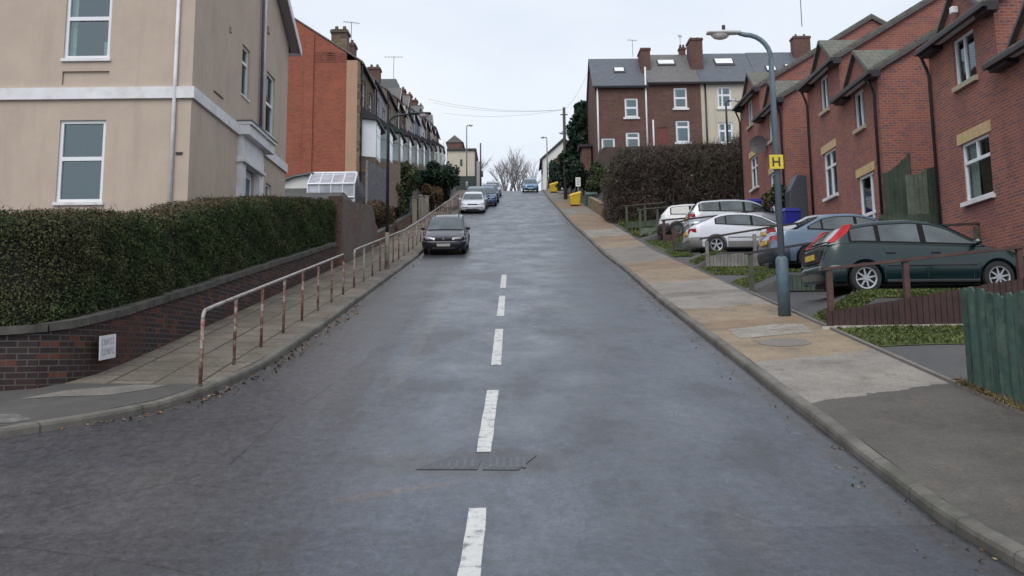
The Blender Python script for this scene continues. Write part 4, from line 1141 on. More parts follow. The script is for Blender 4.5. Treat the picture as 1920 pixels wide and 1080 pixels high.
    MB().tube([(XF + .08, y0 + .25, base - 1), (XF + .08, y0 + .25, eave - .1)], .045, 6).build('downpipe', 'black_pvc' if y0 % 2 > 1 else 'white_paint', t)
    if gab:
        m = MB(); gy = y0 + w * .30; m.prism([(XF + .03, gy - 1.05, eave - .1), (XF + .03, gy + 1.05, eave - .1), (XF + .03, gy, eave + 1.05)], (-2.6, 0, 0)); g_ = m.build('front_gable', gab, t)
        for sg in (-1, 1):
            m = MB(); m.prism([(XF + .14, gy, eave + 1.16), (XF + .14, gy + sg * 1.2, eave - .18), (XF + .14, gy + sg * 1.2, eave - .36), (XF + .14, gy, eave + .98)], (-.06, 0, 0)); m.build('bargeboard', 'white_paint' if sg < 0 else 'grey_gutter', g_)
            m = MB(); m.prism([(XF + .12, gy, eave + 1.16), (XF + .12, gy + sg * 1.2, eave - .18), (XF + .12, gy + sg * 1.2, eave - .11), (XF + .12, gy, eave + 1.23)], (-2.8, 0, 0)); m.build('gable_roof', roofm, g_)
    if dormer:
        m = MB(); m.box((XF - 2.6, y0 + w * .25, eave + .6), (XF - .9, y0 + w * .75, eave + 2.5)); dd = m.build('dormer', 'lead', rf)
    return t
M['bayglass'] = plain('bay_glass', (.22, .27, .28), .08, var=.3, scale=.8, spec=1.0)
M['bay_green'] = plain('grey_green_bay', (.17, .21, .19), .6)
M['bay_brown'] = plain('brown_bay', (.20, .16, .14), .6, var=.3)
HS = [
 (53.4, 59.3, 17.05, 11.55, 'end terraced house with bright orange brick gable and stone front', 'stone', dict(first=True)),
 (59.3, 65.2, 17.6, 12.4, 'second terraced house uphill from the orange gable, its front pale grey render', 'render_grey', dict(ch=True, bay='green')),
 (65.2, 71.0, 18.5, 13.4, 'sandy stone terraced house between the grey and the brown fronts', 'stone_pale', dict(canopy='evg_canopy', ch=False, bay='dark')),
 (71.0, 76.8, 19.4, 14.4, 'brown brick terraced house with dark canopy above its bay', 'brick_brown', dict(bay='dark', ch=True, gab='brick_brown')),
 (76.8, 82.6, 20.3, 15.4, 'cream fronted terraced house with a boxy lead dormer on its roof', 'render_cream', dict(dormer=True, ch=False, gab='render_white', bay='dark')),
 (82.6, 88.4, 21.3, 16.4, 'blue-grey rendered terraced house behind the dark conifer bush', 'render_blue', dict(bay='dark')),
 (88.4, 94.2, 22.3, 17.4, 'white rendered terraced house high on the left', 'render_white', dict(ch=True, gab='render_blue', bay='green')),
 (94.2, 100., 23.3, 18.5, 'dark brick terraced house third from the top of the left row', 'brick_old', dict(bay='dark', dormer=False)),
 (100., 106, 24.2, 19.6, 'buff rendered terraced house next to the top of the left row', 'render_buff', dict(ch=True, gab='render_white')),
 (106, 112, 25.1, 20.6, 'topmost brown brick house of the left row near the crest', 'brick_brown', dict()),
]
M['evg_canopy'] = plain('dark_green_canopy', (.018, .035, .028), .6)
for y0, y1, ev, ba, lb, wm, kw in HS: row_house(y0, y1, ev, ba, lb, wm, **kw)
# cream house close to the crest, with a brick house behind
t = thing('crest_house', 'plain cream gable house standing close to the road just below the crest', 'house', (-6, 126, 22))
m = MB(); m.box((-7.9, 126, 19.5), (-4.55, 133, 26.5)); m.build('wall', 'render_cream', t)
m = MB(); m.box((-8.0, 125.8, 26.502), (-4.35, 133.2, 26.75)); m.box((-4.54, 125.9, 20), (-4.35, 126.15, 26.49)); m.build('roof', 'dark_fascia', t)
m = MB(); m.box((-6.35, 125.93, 24.6), (-6.1, 125.99, 25.4)); m.box((-7.9, 125.9, 20), (-4.55, 125.99, 23.3)); m.build('dark_base', 'evg_canopy', t)
t = thing('brick_house', 'small dark brick house end peeping above the cream house by the crest', 'house', (-7.6, 136, 22))
m = MB(); m.box((-8.6, 136, 20), (-6.6, 142, 29.6)); m.build('wall', 'brick_old', t)
m = MB(); m.prism([(-8.8, 135.9, 29.602), (-6.4, 135.9, 29.602), (-7.6, 135.9, 30.6)], (0, 6.3, 0)); m.build('roof', 'slate_brown', t)
t = thing('far_shop_house', 'dark fronted narrow house right of the cream house at the crest', 'house', (-4.5, 136, 22))
m = MB(); m.box((-5.6, 137, 20), (-4.3, 143, 27.2)); m.build('wall', 'render_grey', t)
m = MB(); m.box((-4.29, 137.0, 25.4), (-3.9, 139, 25.9)); m.box((-4.29, 137.0, 23.3), (-3.9, 139, 23.8)); m.build('canopy', 'dark_fascia', t)

# ---- left shrubs
def blob_pts(n, c, r, shell=.65, bumps=5, seed=1, squash=None):
    rg = np.random.default_rng(seed); cs = []
    for i in range(bumps): cs.append((rg.normal(0, .42, 3) * np.array(r) * np.array([1, 1, .8]), rg.uniform(.35, .62)))
    out = []; nn = []
    for i in range(n):
        o, s = cs[rg.integers(len(cs))]
        d = rg.normal(size=3); d /= np.linalg.norm(d); rad = s * (shell + (1 - shell) * rg.random()) * (1 + .12 * math.sin(d[0] * 9 + i % 3))
        out.append(np.array(c) + o + d * rad * np.array(r)); nn.append(d + [0, 0, .3])
    return np.array(out), np.array(nn)
def shrub(name, label, cat, c, r, n, mat, size=(.08, .16), core='core', seed=1, bumps=7, group=None, **kw):
    t = thing(name, label, cat, (c[0], c[1], gr(c[0], c[1])), group)
    Cc, Nn = blob_pts(n, c, r, seed=seed, bumps=bumps)
    gz0 = gr(c[0], c[1]); Cc[:, 2] = np.maximum(Cc[:, 2], gz0 + .02)
    quads('foliage', mat, Cc, RNG.uniform(*size, n), Nn, t, **kw)
    m = MB()
    for i in range(5):
        a = i * 1.26; m.tube([(c[0] + .06 * math.cos(a), c[1] + .06 * math.sin(a), gz0 - .1), (c[0] + r[0] * .3 * math.cos(a), c[1] + r[1] * .3 * math.sin(a), c[2]), (c[0] + r[0] * .5 * math.cos(a + .3), c[1] + r[1] * .5 * math.sin(a + .3), c[2] + r[2] * .4)], [.05, .03, .01], 5)
    m.build('stem', 'bark', t)
    return t
shrub('ivy_bush', 'tall ivy covered bush in front of the tan boards', 'bush', (-6.15, 60, 11.4), (.7, 1.6, 1.25), 5000, 'bushgreen', (.08, .15), seed=3)
shrub('conifer_bush', 'dark green bushy conifer above the pale gateposts', 'bush', (-5.5, 77, 14.5), (1.4, 2.8, 1.6), 8000, 'evergreen', (.10, .2), seed=4, bumps=9)
shrub('brown_shrub', 'brown twiggy shrub under the dark conifer bush beside the rail', 'bush', (-5.6, 72, 12.9), (.9, 2.2, 1.2), 4000, 'bramble', (.08, .18), seed=5, thin=.5)
shrub('bank_shrub', 'low straggly rust-tinged shrub on the bank behind the retaining wall', 'bush', (-6.3, 48.5, 8.4), (.7, 3.0, .7), 4500, 'bramble', (.06, .14), seed=6, thin=.6)
shrub('bank_shrub', 'low green and brown shrub on the bank below the ivy bush', 'bush', (-6.3, 57, 10.4), (.7, 3.5, .8), 4500, 'bushgreen', (.06, .14), seed=7)
shrub('young_shrub', 'loose young green shrub rising behind the far end of the hedge', 'bush', (-7.0, 35.0, 6.4), (.9, .8, .9), 2600, 'bushgreen', (.05, .11), seed=8, thin=.7)
shrub('laurel', 'dark evergreen between the hedge end and the tall patched wall', 'bush', (-6.4, 34.6, 6.0), (.5, .5, .9), 2600, 'evergreen', (.05, .11), seed=9)
# pale gateposts
M['gate_stone'] = render_mat('gate_stone', (.30, .27, .22))
for i, (y, h, lb) in enumerate([(58.6, 1.9, 'pale stone gatepost nearest the ivy bush'), (62.5, 1.8, 'pale stone gatepost second along the bank'), (67, 1.6, 'pale stone gatepost below the brown twiggy shrub')]):
    m = MB(); z = gz(y); m.box((-5.70, y, z), (-5.45, y + .3, z + h * .85)); m.box((-5.73, y - .03, z + h * .85 + .002), (-5.42, y + .33, z + h * .85 + .08))
    tag(m.build('gatepost', 'gate_stone', origin=(-5.57, y, z), bevel=.02), lb, 'gatepost', 'pale gateposts on the left')
m = MB(); m.box((-5.66, 62.9, gz(63)), (-5.5, 66.9, gz(65) + 1.25)); tag(m.build('garden_wall_panel', 'gate_stone', origin=(-5.58, 65, gz(65))), 'short whitewashed wall panel between two pale gateposts', 'garden wall')
# tv aerials
def aerial(x, y, z, lb, s=1., yaw=0.):
    m = MB(); Mx = Matrix.Translation((x, y, z)) @ Matrix.Rotation(yaw, 4, 'Z')
    def b(a, c_, r=.018): m.tube([Mx @ (Vector(a) * s), Mx @ (Vector(c_) * s)], r, 4)
    b((0, 0, -.6), (0, 0, 1.0)); b((-.5, 0, .95), (.5, 0, 1.0), .014)
    for i in range(6): q = -.45 + i * .17; b((q, -.2, .96), (q, .2, .97), .009)
    tag(m.build('tv_aerial', 'dark_fascia', origin=(x, y, z)), lb, 'aerial')
aerial(-9.3, 58.5, 19.9, 'thin television aerial beside the first chimney of the left row', 1., .5)
aerial(-9.3, 80, 23.6, 'tall mast aerial above the cream terraced house on the left', 1.5, .2)
# ---- street lamp on the left kerb
def street_lamp(x, y, z, h, arm, r, label, pole, head, base_h=1.1, direction=-1, headmat='lamp_head', collar=None, lens='lamp_lens', bend=.42, group=None, baser=1.7):
    t = thing('street_lamp', label, 'street lamp', (x, y, z), group)
    MB().tube([(x, y, z - .1), (x, y, z + base_h), (x, y, z + base_h + .06)], [r * baser, r * baser, r * 1.15], 14).build('base_column', collar or pole, t, smooth=True)
    pts = [(x, y, z + base_h + .05), (x, y, z + h - bend)]; rr = [r, r * .8]
    for a in np.linspace(0, math.pi / 2, 8)[1:]: pts.append((x + direction * bend * (1 - math.cos(a)), y, z + h - bend + bend * math.sin(a))); rr.append(r * .72)
    pts.append((x + direction * arm, y, z + h + .03)); rr.append(r * .6)
    MB().tube(pts, rr, 12).build('column', pole, t, smooth=True)
    hx = x + direction * arm
    m = MB(); L = .62; n_ = 8
    V = []; secs = [(-.04, .06, .055), (.0, .085, .075), (.22, .115, .080), (.60, .12, .062), (.64, .10, .045)]
    for s_, w_, h_ in secs:
        for k_ in range(n_):
            a = 2 * math.pi * k_ / n_; V.append((hx + direction * s_, y + w_ * math.cos(a), z + h + .04 + (h_ * .8 if math.sin(a) > 0 else h_ * .45) * math.sin(a)))
    fs = [(i * n_ + k_, i * n_ + (k_ + 1) % n_, (i + 1) * n_ + (k_ + 1) % n_, (i + 1) * n_ + k_) for i in range(4) for k_ in range(n_)] + [tuple(range(n_)), tuple(4 * n_ + k_ for k_ in range(n_))]
    m.mesh(V, fs); hd = m.build('lamp_head', headmat, t, smooth=True)
    m = MB(); V = []
    for i, (zz, q) in enumerate([(0.02, 1.), (-.05, .95), (-.10, .7), (-.125, .3)]):
        for k_ in range(10):
            a = 2 * math.pi * k_ / 10; V.append((hx + direction * .38 + .19 * q * math.cos(a), y + .10 * q * math.sin(a), z + h + .03 + zz))
    m.mesh(V, [(i * 10 + k_, i * 10 + (k_ + 1) % 10, (i + 1) * 10 + (k_ + 1) % 10, (i + 1) * 10 + k_) for i in range(3) for k_ in range(10)] + [tuple(30 + k_ for k_ in range(10))])
    m.build('lens', lens, hd, smooth=True)
    m = MB(); m.tube([(hx + direction * .3, y, z + h + .1), (hx + direction * .3, y, z + h + .2)], .035, 8); m.build('photocell', 'dark_fascia', hd)
    return t
M['lamp_grey'] = plain('grey_lamp_paint', (.135, .18, .215), .45, var=.12, scale=4, dirt=((.20, .22, .23), .4))
M['lamp_base'] = plain('blue_grey_lamp_base', (.075, .125, .15), .5, var=.22, scale=7, dirt=((.035, .05, .055), .5))
M['lamp_head'] = plain('lamp_head', (.60, .60, .60), .5, var=.1)
M['lamp_lens'] = plain('lamp_lens', (.50, .45, .44), .2, var=.1, spec=.8)
M['lamp_dark'] = plain('dark_lamp_paint', (.028, .032, .036), .5, var=.3)
street_lamp(-4.0, 33.0, gz(33) + .12, 5.0, .75, .055, 'dark slim street lamp standing on the left kerb beside the handrail', 'lamp_dark', 'lamp_head', base_h=1.1, direction=1, collar='rail_pale', baser=1.35, headmat='lamp_dark', bend=.35)


# ================================================================ RIGHT: brick estate houses
XE = 11.0
M['soffit'] = plain('white_soffit', (.45, .44, .43), .6)
def estate_unit(y0, y1, eave, floor, label, ups, dns, near=True, far=True, pipe='both', base=None, outer_near=True):
    """one stepped unit; y0 near end, y1 far end"""
    t = thing('brick_house', label, 'house', (XE, y0, floor), 'stepped red brick houses on the right')
    D = 10.4; xr = XE + D; xm = XE + D / 2; zr_ = eave + .60 * D / 2
    dy = y0 + 1.72; hw = 1.30; ha = 1.02; od = .10
    m = MB(); ops = [o[:4] for o in ups + dns]
    wall(m, 'x', XE, y0 + .002, y1, floor - 1.8, eave, ops, .11, top=[(dy - hw, eave), (dy + hw, eave), (dy, eave + ha)])
    m.build('front_wall', 'brick_new', t)
    m = MB(); m.prism([(XE + .004, y0, floor - 1.8), (xr, y0, floor - 1.8), (xr, y0, eave), (xm, y0, zr_), (XE + .004, y0, eave)], (0, .12, 0)); m.build('gable_wall', 'brick_new', t)
    if far:
        m = MB(); m.prism([(XE + .004, y1, floor - 1.8), (xr, y1, floor - 1.8), (xr, y1, eave), (xm, y1, zr_), (XE + .004, y1, eave)], (0, -.12, 0)); m.build('gable_wall', 'brick_new', t)
    m = MB(); m.box((xr, y0, floor - 1.8), (xr + .1, y1, eave)); m.build('back_wall', 'brick_new', t)
    # main roof
    ov = .30; m = MB(); s_ = .60; ya, yb = y0 - .10, y1 + (.10 if far else -.12)
    ze_ = eave - ov * s_ + .06
    m.prism([(xm, ya, zr_ + .06), (XE - ov, ya, ze_), (XE - ov, ya, ze_ + .13), (xm, ya, zr_ + .19)], (0, yb - ya, 0))
    m.prism([(xm, ya, zr_ + .06), (xm, ya, zr_ + .19), (xr + ov, ya, ze_ + .13), (xr + ov, ya, ze_)], (0, yb - ya, 0))
    m.build('roof', 'tile', t)
    m = MB()
    for side in (-1, 1):
        e = XE - ov if side < 0 else xr + ov
        m.prism([(xm, ya - .03, zr_ + .08), (e, ya - .03, ze_ + .02), (e, ya - .03, ze_ - .10), (xm, ya - .03, zr_ - .06)], (0, .028, 0))
    m.build('verge_board', 'verge', t)
    # dormer roof
    m = MB(); back = XE + (ha) / .60 + .3
    zA = eave + ha
    m.mesh([(XE - od, dy, zA + .12), (back + .4, dy, zA + .12), (XE - od, dy - hw - .18, eave - .02), (XE + .05, dy - hw - .18, eave - .02),
            (XE - od, dy, zA + .03), (back + .4, dy, zA + .03), (XE - od, dy - hw - .18, eave - .10), (XE + .05, dy - hw - .18, eave - .10)],
           [(0, 1, 3, 2), (4, 6, 7, 5), (0, 2, 6, 4), (2, 3, 7, 6), (1, 5, 7, 3)])
    m.mesh([(XE - od, dy, zA + .121), (back + .4, dy, zA + .121), (XE - od, dy + hw + .12, eave - .02), (XE + .05, dy + hw + .12, eave - .02),
            (XE - od, dy, zA + .03), (back + .4, dy, zA + .03), (XE - od, dy + hw + .12, eave - .10), (XE + .05, dy + hw + .12, eave - .10)],
           [(0, 1, 3, 2), (4, 6, 7, 5), (0, 2, 6, 4), (2, 3, 7, 6), (1, 5, 7, 3)])
    dr_ = m.build('dormer_roof', 'tile', t)
    m = MB()
    for sg in (-1, 1):
        m.prism([(XE - od - .03, dy, zA + .10), (XE - od - .03, dy + sg * (hw + .15), eave - .04), (XE - od - .03, dy + sg * (hw + .15), eave - .13), (XE - od - .03, dy, zA + .0)], (.028, 0, 0))
    m.build('bargeboard', 'verge', dr_)
    # eaves: gutter all along, boxed soffit at both ends
    m = MB(); m.box((XE - ov - .10, y0 - .35, eave - .20), (XE - ov + .02, y1 - .05, eave - .10)); m.build('gutter', 'dark_fascia', t)
    m = MB(); m.box((XE - ov + .022, y1 - .95, eave - .27), (XE - .002, y1 - .08, eave - .06)); m.build('boxed_eave', 'dark_fascia', t)
    m = MB(); m.box((XE - ov + .022, y0 - .30, eave - .27), (XE - .002, y0 + .35, eave - .06)); m.build('boxed_eave', 'dark_fascia', t)
    m = MB(); m.box((XE - ov + .03, y0 + .36, eave - .19), (XE - .12, y1 - 1.06, eave - .15)); m.build('soffit', 'soffit', t)
    for i in range(0):
        m = MB(); m.box((XE - .05 - .0 * i, y1 - .30 - .13 * i, eave - .62 - .11 * i), (XE - .002, y1 - .13 - .0 * i, eave - .52 - .11 * i)); m.build('corbel', 'brick_new', t)
    for o in ups:
        window(t, 'x', XE, o[:4], 1, bars_u=(o[4],), depth=.10, fw=.06, sill=('stone_sill', .12, .09, .06), curtain=[(0, .35, 0, 1)], frame='white_pvc')
    for o in dns:
        if o[5] == 'win':
            w_ = window(t, 'x', XE, o[:4], 1, bars_u=(o[4],), bars_z=(.66,), depth=.10, fw=.065, sill=('white_paint', .10, .10, .08), partial=.66 if o[6] else None, curtain=[(.7, 1, 0, 1)])
        else:
            w_ = window(t, 'x', XE, o[:4], 1, bars_u=(o[4],), bars_z=(.42,), depth=.10, fw=.08, name='door', curtain=[(0, .3, .4, 1)])
        m = MB(); m.box((XE - .022, o[0] - .16, o[3] + .002), (XE + .05, o[1] + .16, o[3] + .27)); m.build('lintel', 'lintel', t)
    if pipe in ('far', 'both'):
        MB().tube([(XE - .28, y1 - .10, eave - .15), (XE - .10, y1 - .06, eave - .55), (XE - .055, y1 - .06, eave - .75), (XE - .055, y1 - .06, floor - .3)], .042, 8).build('downpipe', 'black_pvc', t, smooth=True)
    if pipe in ('near', 'both'):
        MB().tube([(XE - .28, y0 + .18, eave - .15), (XE - .10, y0 + .24, eave - .5), (XE - .055, y0 + .26, eave - .7), (XE - .055, y0 + .26, floor - .3)], .042, 8).build('downpipe', 'black_pvc', t, smooth=True)
    return t
M['verge'] = plain('weathered_verge_board', (.075, .07, .075), .6, var=.25)
estate_unit(19.1, 22.75, 8.0, 4.0, 'nearest brick house, cut by the right edge of the photo', [(20.2, 21.3, 6.6, 7.75, .5)], [(19.9, 21.3, 4.05, 6.2, .4, 'door', 0)], pipe='none')
ta = estate_unit(22.752, 26.5, 9.42, 4.1, 'brick house with brown-shaded white window behind the dark green hatchback', [(23.82, 25.0, 7.99, 9.17, .55)], [(23.5, 25.0, 5.12, 6.55, .5, 'win', 1)], pipe='far')
estate_unit(30.3, 33.8, 9.92, 4.85, 'brick house with glazed white front door beyond the tall green side gates', [(31.6, 32.52, 8.54, 9.72, .45)], [(31.2, 32.6, 4.9, 7.02, .28, 'door', 0)], pipe='near')
estate_unit(33.802, 37.6, 11.33, 6.1, 'brick house with black side container at its far corner, middle of the row', [(35.06, 36.0, 9.93, 11.15, .5)], [(34.72, 36.1, 6.87, 8.46, .5, 'win', 0)], pipe='far')
estate_unit(41.1, 44.9, 11.8, 6.9, 'brick house with a dark satellite dish, half hidden by the street lamp', [(42.6, 43.5, 10.42, 11.6, .5)], [(42.2, 43.7, 6.95, 9.05, .3, 'door', 0)], pipe='near')
estate_unit(44.902, 48.8, 13.22, 8.05, 'farthest brick house of the stepped row, next to the dark thicket', [(46.3, 47.25, 11.88, 13.05, .5)], [(45.8, 47.2, 8.93, 10.4, .5, 'win', 0)], pipe='far')
# brown blind inside the near window
m = MB(); m.box((XE + .16, 23.56, 5.2), (XE + .18, 24.35, 6.05)); M['blind'] = plain('brown_blind', (.10, .055, .03), .8)
bl = m.build('blind', 'blind', ta)
# alarm boxes / dish
t = thing('satellite_dish', 'dark round satellite dish on the brick front behind the street lamp', 'satellite dish', (10.95, 43.9, 10.4))
m = MB(); V = []; nn = Vector((-.55, -.83, .1)).normalized(); ax = nn.cross(Vector((0, 0, 1))).normalized(); ay = nn.cross(ax); cc = Vector((10.6, 43.9, 10.42))
rings = 4; ns = 20
for i in range(rings + 1):
    q = i / rings
    for k_ in range(ns):
        a = 2 * math.pi * k_ / ns; V.append(cc + ax * math.cos(a) * .40 * q + ay * math.sin(a) * .40 * q - nn * (.10 * (1 - q * q)))
m.mesh(V, [(i * ns + k_, i * ns + (k_ + 1) % ns, (i + 1) * ns + (k_ + 1) % ns, (i + 1) * ns + k_) for i in range(rings) for k_ in range(ns)])
m.build('dish', 'dish_grey', t, smooth=True) if 'dish_grey' in M else None
M['dish_grey'] = plain('dish_grey', (.055, .05, .055), .6)
m.build('dish', 'dish_grey', t, smooth=True)
MB().tube([(10.98, 43.9, 10.3), (10.72, 43.95, 10.32)], .025, 6).build('bracket', 'dark_fascia', t)
MB().tube([cc - ay * .0 + nn * .0, cc + nn * .38 - Vector((0, 0, .15))], .015, 6).build('feed_arm', 'dark_fascia', t)
aerial(13.2, 33.9, 14.4, 'white roof aerial above the second pair of brick houses', 1.1, .9)
aerial(13.4, 46, 17.0, 'roof aerial behind the apex of the far brick house', 1.1, .4)
# small white lamp under near eave
m = MB(); m.box((XE - .18, 24.45, 9.75), (XE - .02, 24.62, 9.92)); lt = m.build('wall_lamp', 'white_pvc', origin=(XE - .1, 24.5, 9.8), bevel=.02); tag(lt, 'small white box lamp high on the brick dormer', 'wall lamp')

# ---- green side gates between the brick pairs
M['wood_green'] = plain('green_stained_boards', (.048, .068, .05), .8, var=.45, scale=3, dirt=((.09, .10, .075), .5))
M['wood_green_pale'] = plain('pale_green_boards', (.125, .15, .115), .8, var=.35, scale=3)
board_fence('side_gate', 'dark green boarded side gate with a sloping top, farther of the two', 'gate', (10.62, 29.2), (11.35, 29.2), (4.5, 4.5), (6.55, 7.12), mat='wood_green', bw=.12)
board_fence('side_gate', 'pale green boarded side panel beside the downpipe, nearer of the two', 'gate', (10.95, 28.3), (11.45, 28.3), (4.4, 4.4), (6.35, 6.5), mat='wood_green_pale', bw=.12)
board_fence('side_gate', 'dark green boards right of the pale green side panel', 'gate', (11.47, 28.32), (12.1, 28.32), (4.4, 4.4), (6.52, 6.75), mat='wood_green', bw=.12)
board_fence('garden_screen', 'low dark boarded screen under the side gates behind the saloon', 'fence', (9.9, 27.6), (12.2, 27.6), (4.2, 4.2), (5.15, 5.25), mat='wood_green', bw=.12)

# ---- timber handrail fences between the parking bays
M['timber_brown'] = plain('brown_stained_timber', (.075, .038, .032), .7, var=.3, scale=5)
M['timber_boards'] = plain('dark_red_brown_boards', (.046, .021, .020), .75, var=.3, scale=5)
M['timber_green'] = plain('mossy_timber', (.07, .078, .055), .8, var=.35, scale=4)
M['timber_pale'] = plain('pale_timber', (.20, .19, .18), .8, var=.3, scale=4)
M['timber_dark'] = plain('dark_rail_timber', (.045, .036, .032), .75, var=.35, scale=4)
def bay_fence(y, label, posts, rail, board, pm, rm, bm_, slope_boards=True, edging=True, extra=None, bstep=.105):
    """posts: [(x, zbase, ztop)], rail: [(x,z)...], board: (x0,x1,zb0,zb1,zt0,zt1)"""
    t = thing('bay_fence', label, 'fence', (posts[0][0], y, posts[0][1]), 'timber fences between the parking bays')
    for x, z0, z1 in posts:
        m = MB(); m.box((x - .05, y - .05, z0 - .12), (x + .05, y + .05, z1)); m.build('post', pm, t, bevel=.006)
    m = MB()
    for (xa, za), (xb, zb_) in zip(rail[:-1], rail[1:]):
        m.mesh([(xa, y - .075, za), (xa, y + .06, za), (xa, y + .06, za + .055), (xa, y - .075, za + .05), (xb, y - .075, zb_), (xb, y + .06, zb_), (xb, y + .06, zb_ + .055), (xb, y - .075, zb_ + .05)],
               [(0, 1, 2, 3), (7, 6, 5, 4), (0, 4, 5, 1), (1, 5, 6, 2), (2, 6, 7, 3), (3, 7, 4, 0)])
    m.build('rail', rm, t)
    x0, x1, b0, b1, t0, t1 = board; n = int((x1 - x0) / bstep); m = MB()
    for i in range(n):
        f0 = i / n; f1 = (i + .9) / n; xa = x0 + (x1 - x0) * f0; xb = x0 + (x1 - x0) * f1; j = random.uniform(-.01, .01)
        V = []
        for xx, f in ((xa, f0), (xb, f1)):
            lo = b0 + (b1 - b0) * f; hi = t0 + (t1 - t0) * f + j
            V += [(xx, y - .09, lo), (xx, y - .09, hi), (xx, y - .065, hi), (xx, y - .065, lo)]
        m.mesh(V, [(0, 1, 2, 3), (7, 6, 5, 4), (0, 4, 5, 1), (1, 5, 6, 2), (2, 6, 7, 3), (3, 7, 4, 0)])
    m.build('boards', bm_, t)
    if edging:
        m = MB(); m.box((x0 - .1, y - .14, b0 - .10), (x1, y - .092, b0 + .01)); m.build('gravel_board', 'concrete_bright', t)
    return t
bay_fence(18.3, 'brown-stained timber fence of close boards in front of the green hatchback', [(5.55, 2.03, 3.0), (6.9, 2.0, 3.16), (8.92, 2.0, 3.36)], [(5.44, 3.0), (9.0, 3.36), (10.6, 3.52)],
          (5.44, 10.6, 2.02, 2.02, 2.27, 3.10), 'timber_brown', 'timber_brown', 'timber_boards')
bay_fence(24.4, 'mossy timber fence between the green hatchback and blue-grey saloon', [(5.58, 3.0, 3.88), (8.0, 3.0, 4.15), (10.94, 3.6, 4.47), (11.72, 3.6, 4.56)], [(5.45, 3.86), (7.5, 4.16), (10.2, 4.48), (11.95, 4.56)],
          (6.2, 10.2, 3.0, 3.0, 3.36, 3.5), 'timber_green', 'timber_dark', 'wood_green', edging=False)
bay_fence(31.6, 'pale timber fence with grey pickets in front of the white coupe', [(5.92, 4.15, 4.95), (7.38, 4.15, 5.15), (9.2, 4.2, 5.4)], [(5.72, 5.0), (8.2, 5.38), (10, 5.6)],
          (5.98, 9.8, 4.14, 4.14, 4.5, 4.75), 'timber_pale', 'timber_dark', 'timber_pale')
bay_fence(38.5, 'short brown timber fence with red post beside the white coupe tail', [(6.0, 5.35, 6.2), (6.72, 5.4, 6.33), (8.4, 5.5, 6.6)], [(5.9, 6.3), (6.6, 6.5), (9.4, 6.8)],
          (6.0, 9.0, 5.36, 5.4, 5.66, 5.95), 'timber_brown', 'timber_dark', 'wood_green', edging=False)
bay_fence(40.6, 'small dark red timber fence panel left of the white coupe', [(5.95, 5.75, 6.72), (6.9, 5.8, 6.8)], [(5.85, 6.72), (7.3, 6.84)],
          (5.9, 7.1, 5.78, 5.82, 6.15, 6.3), 'timber_brown', 'timber_dark', 'timber_brown', edging=False)
bay_fence(46.2, 'old mossy timber rail fence by the footway under the thicket', [(5.72, 6.75, 7.95), (6.5, 6.9, 8.05), (7.2, 7.0, 8.1)], [(5.6, 7.92), (7.6, 8.1)],
          (5.7, 8.2, 6.78, 6.9, 7.1, 7.25), 'timber_green', 'timber_green', 'wood_green_pale', edging=False)
bay_fence(50.5, 'mossy post and rail fence below the thicket, farthest up the street', [(5.6, 7.6, 8.75), (6.5, 7.7, 8.85)], [(5.5, 8.7), (7.4, 8.85)],
          (5.6, 7.4, 7.62, 7.8, 7.9, 8.05), 'timber_green', 'timber_green', 'wood_green', edging=False)
# ---- near green picket fence running along the back of the footway
t = thing('picket_fence', 'dark green vertical board fence in tufty grass at the right edge', 'fence', (5.58, 12.8, 1.15))
M['picket'] = plain('green_painted_pickets', (.045, .085, .068), .65, var=.25, scale=7, dirt=((.16, .20, .16), .55))
M['picket_dark'] = plain('dark_green_pickets', (.028, .058, .046), .65, var=.3, scale=7, dirt=((.12, .15, .12), .5))
i = 0; y = 12.95
while y > 6.8:
    m = MB(); w_ = .088; z0 = gz(y) + .14; z1 = 2.36 - .075 * (12.95 - y) + .015 * math.sin(i * 2.1) - .07 * math.exp(-((y - 12.0) / .4) ** 2); xx = 5.545 + .006 * math.sin(i * 1.7) + .022 * (i % 2); tw = .022
    m.mesh([(xx, y, z0), (xx + tw, y - w_, z0), (xx + tw, y - w_, z1 - .03), (xx + tw * .7, y - w_ * .75, z1), (xx + tw * .3, y - w_ * .25, z1), (xx, y, z1 - .03)] + [(xx + .022, y, z0), (xx + .022 + tw, y - w_, z0), (xx + .022 + tw, y - w_, z1 - .03), (xx + .022 + tw * .7, y - w_ * .75, z1), (xx + .022 + tw * .3, y - w_ * .25, z1), (xx + .022, y, z1 - .03)],
           [(0, 1, 2, 3, 4, 5), (11, 10, 9, 8, 7, 6)] + [(k_, (k_ + 1) % 6, (k_ + 1) % 6 + 6, k_ + 6) for k_ in range(6)])
    m.build('picket', 'picket' if i % 3 else 'picket_dark', t); y -= .118; i += 1
for h in (.35, .95):
    m = MB()
    m.mesh([(5.59, 13.0, gz(13) + .14 + h), (5.64, 13.0, gz(13) + .14 + h), (5.64, 13.0, gz(13) + .22 + h), (5.59, 13.0, gz(13) + .22 + h), (5.59, 8.6, gz(8.6) + .14 + h), (5.64, 8.6, gz(8.6) + .14 + h), (5.64, 8.6, gz(8.6) + .22 + h), (5.59, 8.6, gz(8.6) + .22 + h)],
           [(0, 1, 2, 3), (7, 6, 5, 4), (0, 4, 5, 1), (1, 5, 6, 2), (2, 6, 7, 3), (3, 7, 4, 0)]); m.build('rail', 'picket', t)
for y in (12.9, 10.8, 8.7):
    m = MB(); m.box((5.645, y - .05, gz(y)), (5.74, y + .05, gz(y) + 1.3)); m.build('post', 'picket', t)
n = 3800; y = RNG.uniform(7, 13.2, n); x = 5.53 + np.abs(RNG.normal(0, .03, n)) - .05; z = np.array([gz(a) for a in y]) + .17
s_ = RNG.uniform(.05, .2, n) * RNG.uniform(.4, 1, n)
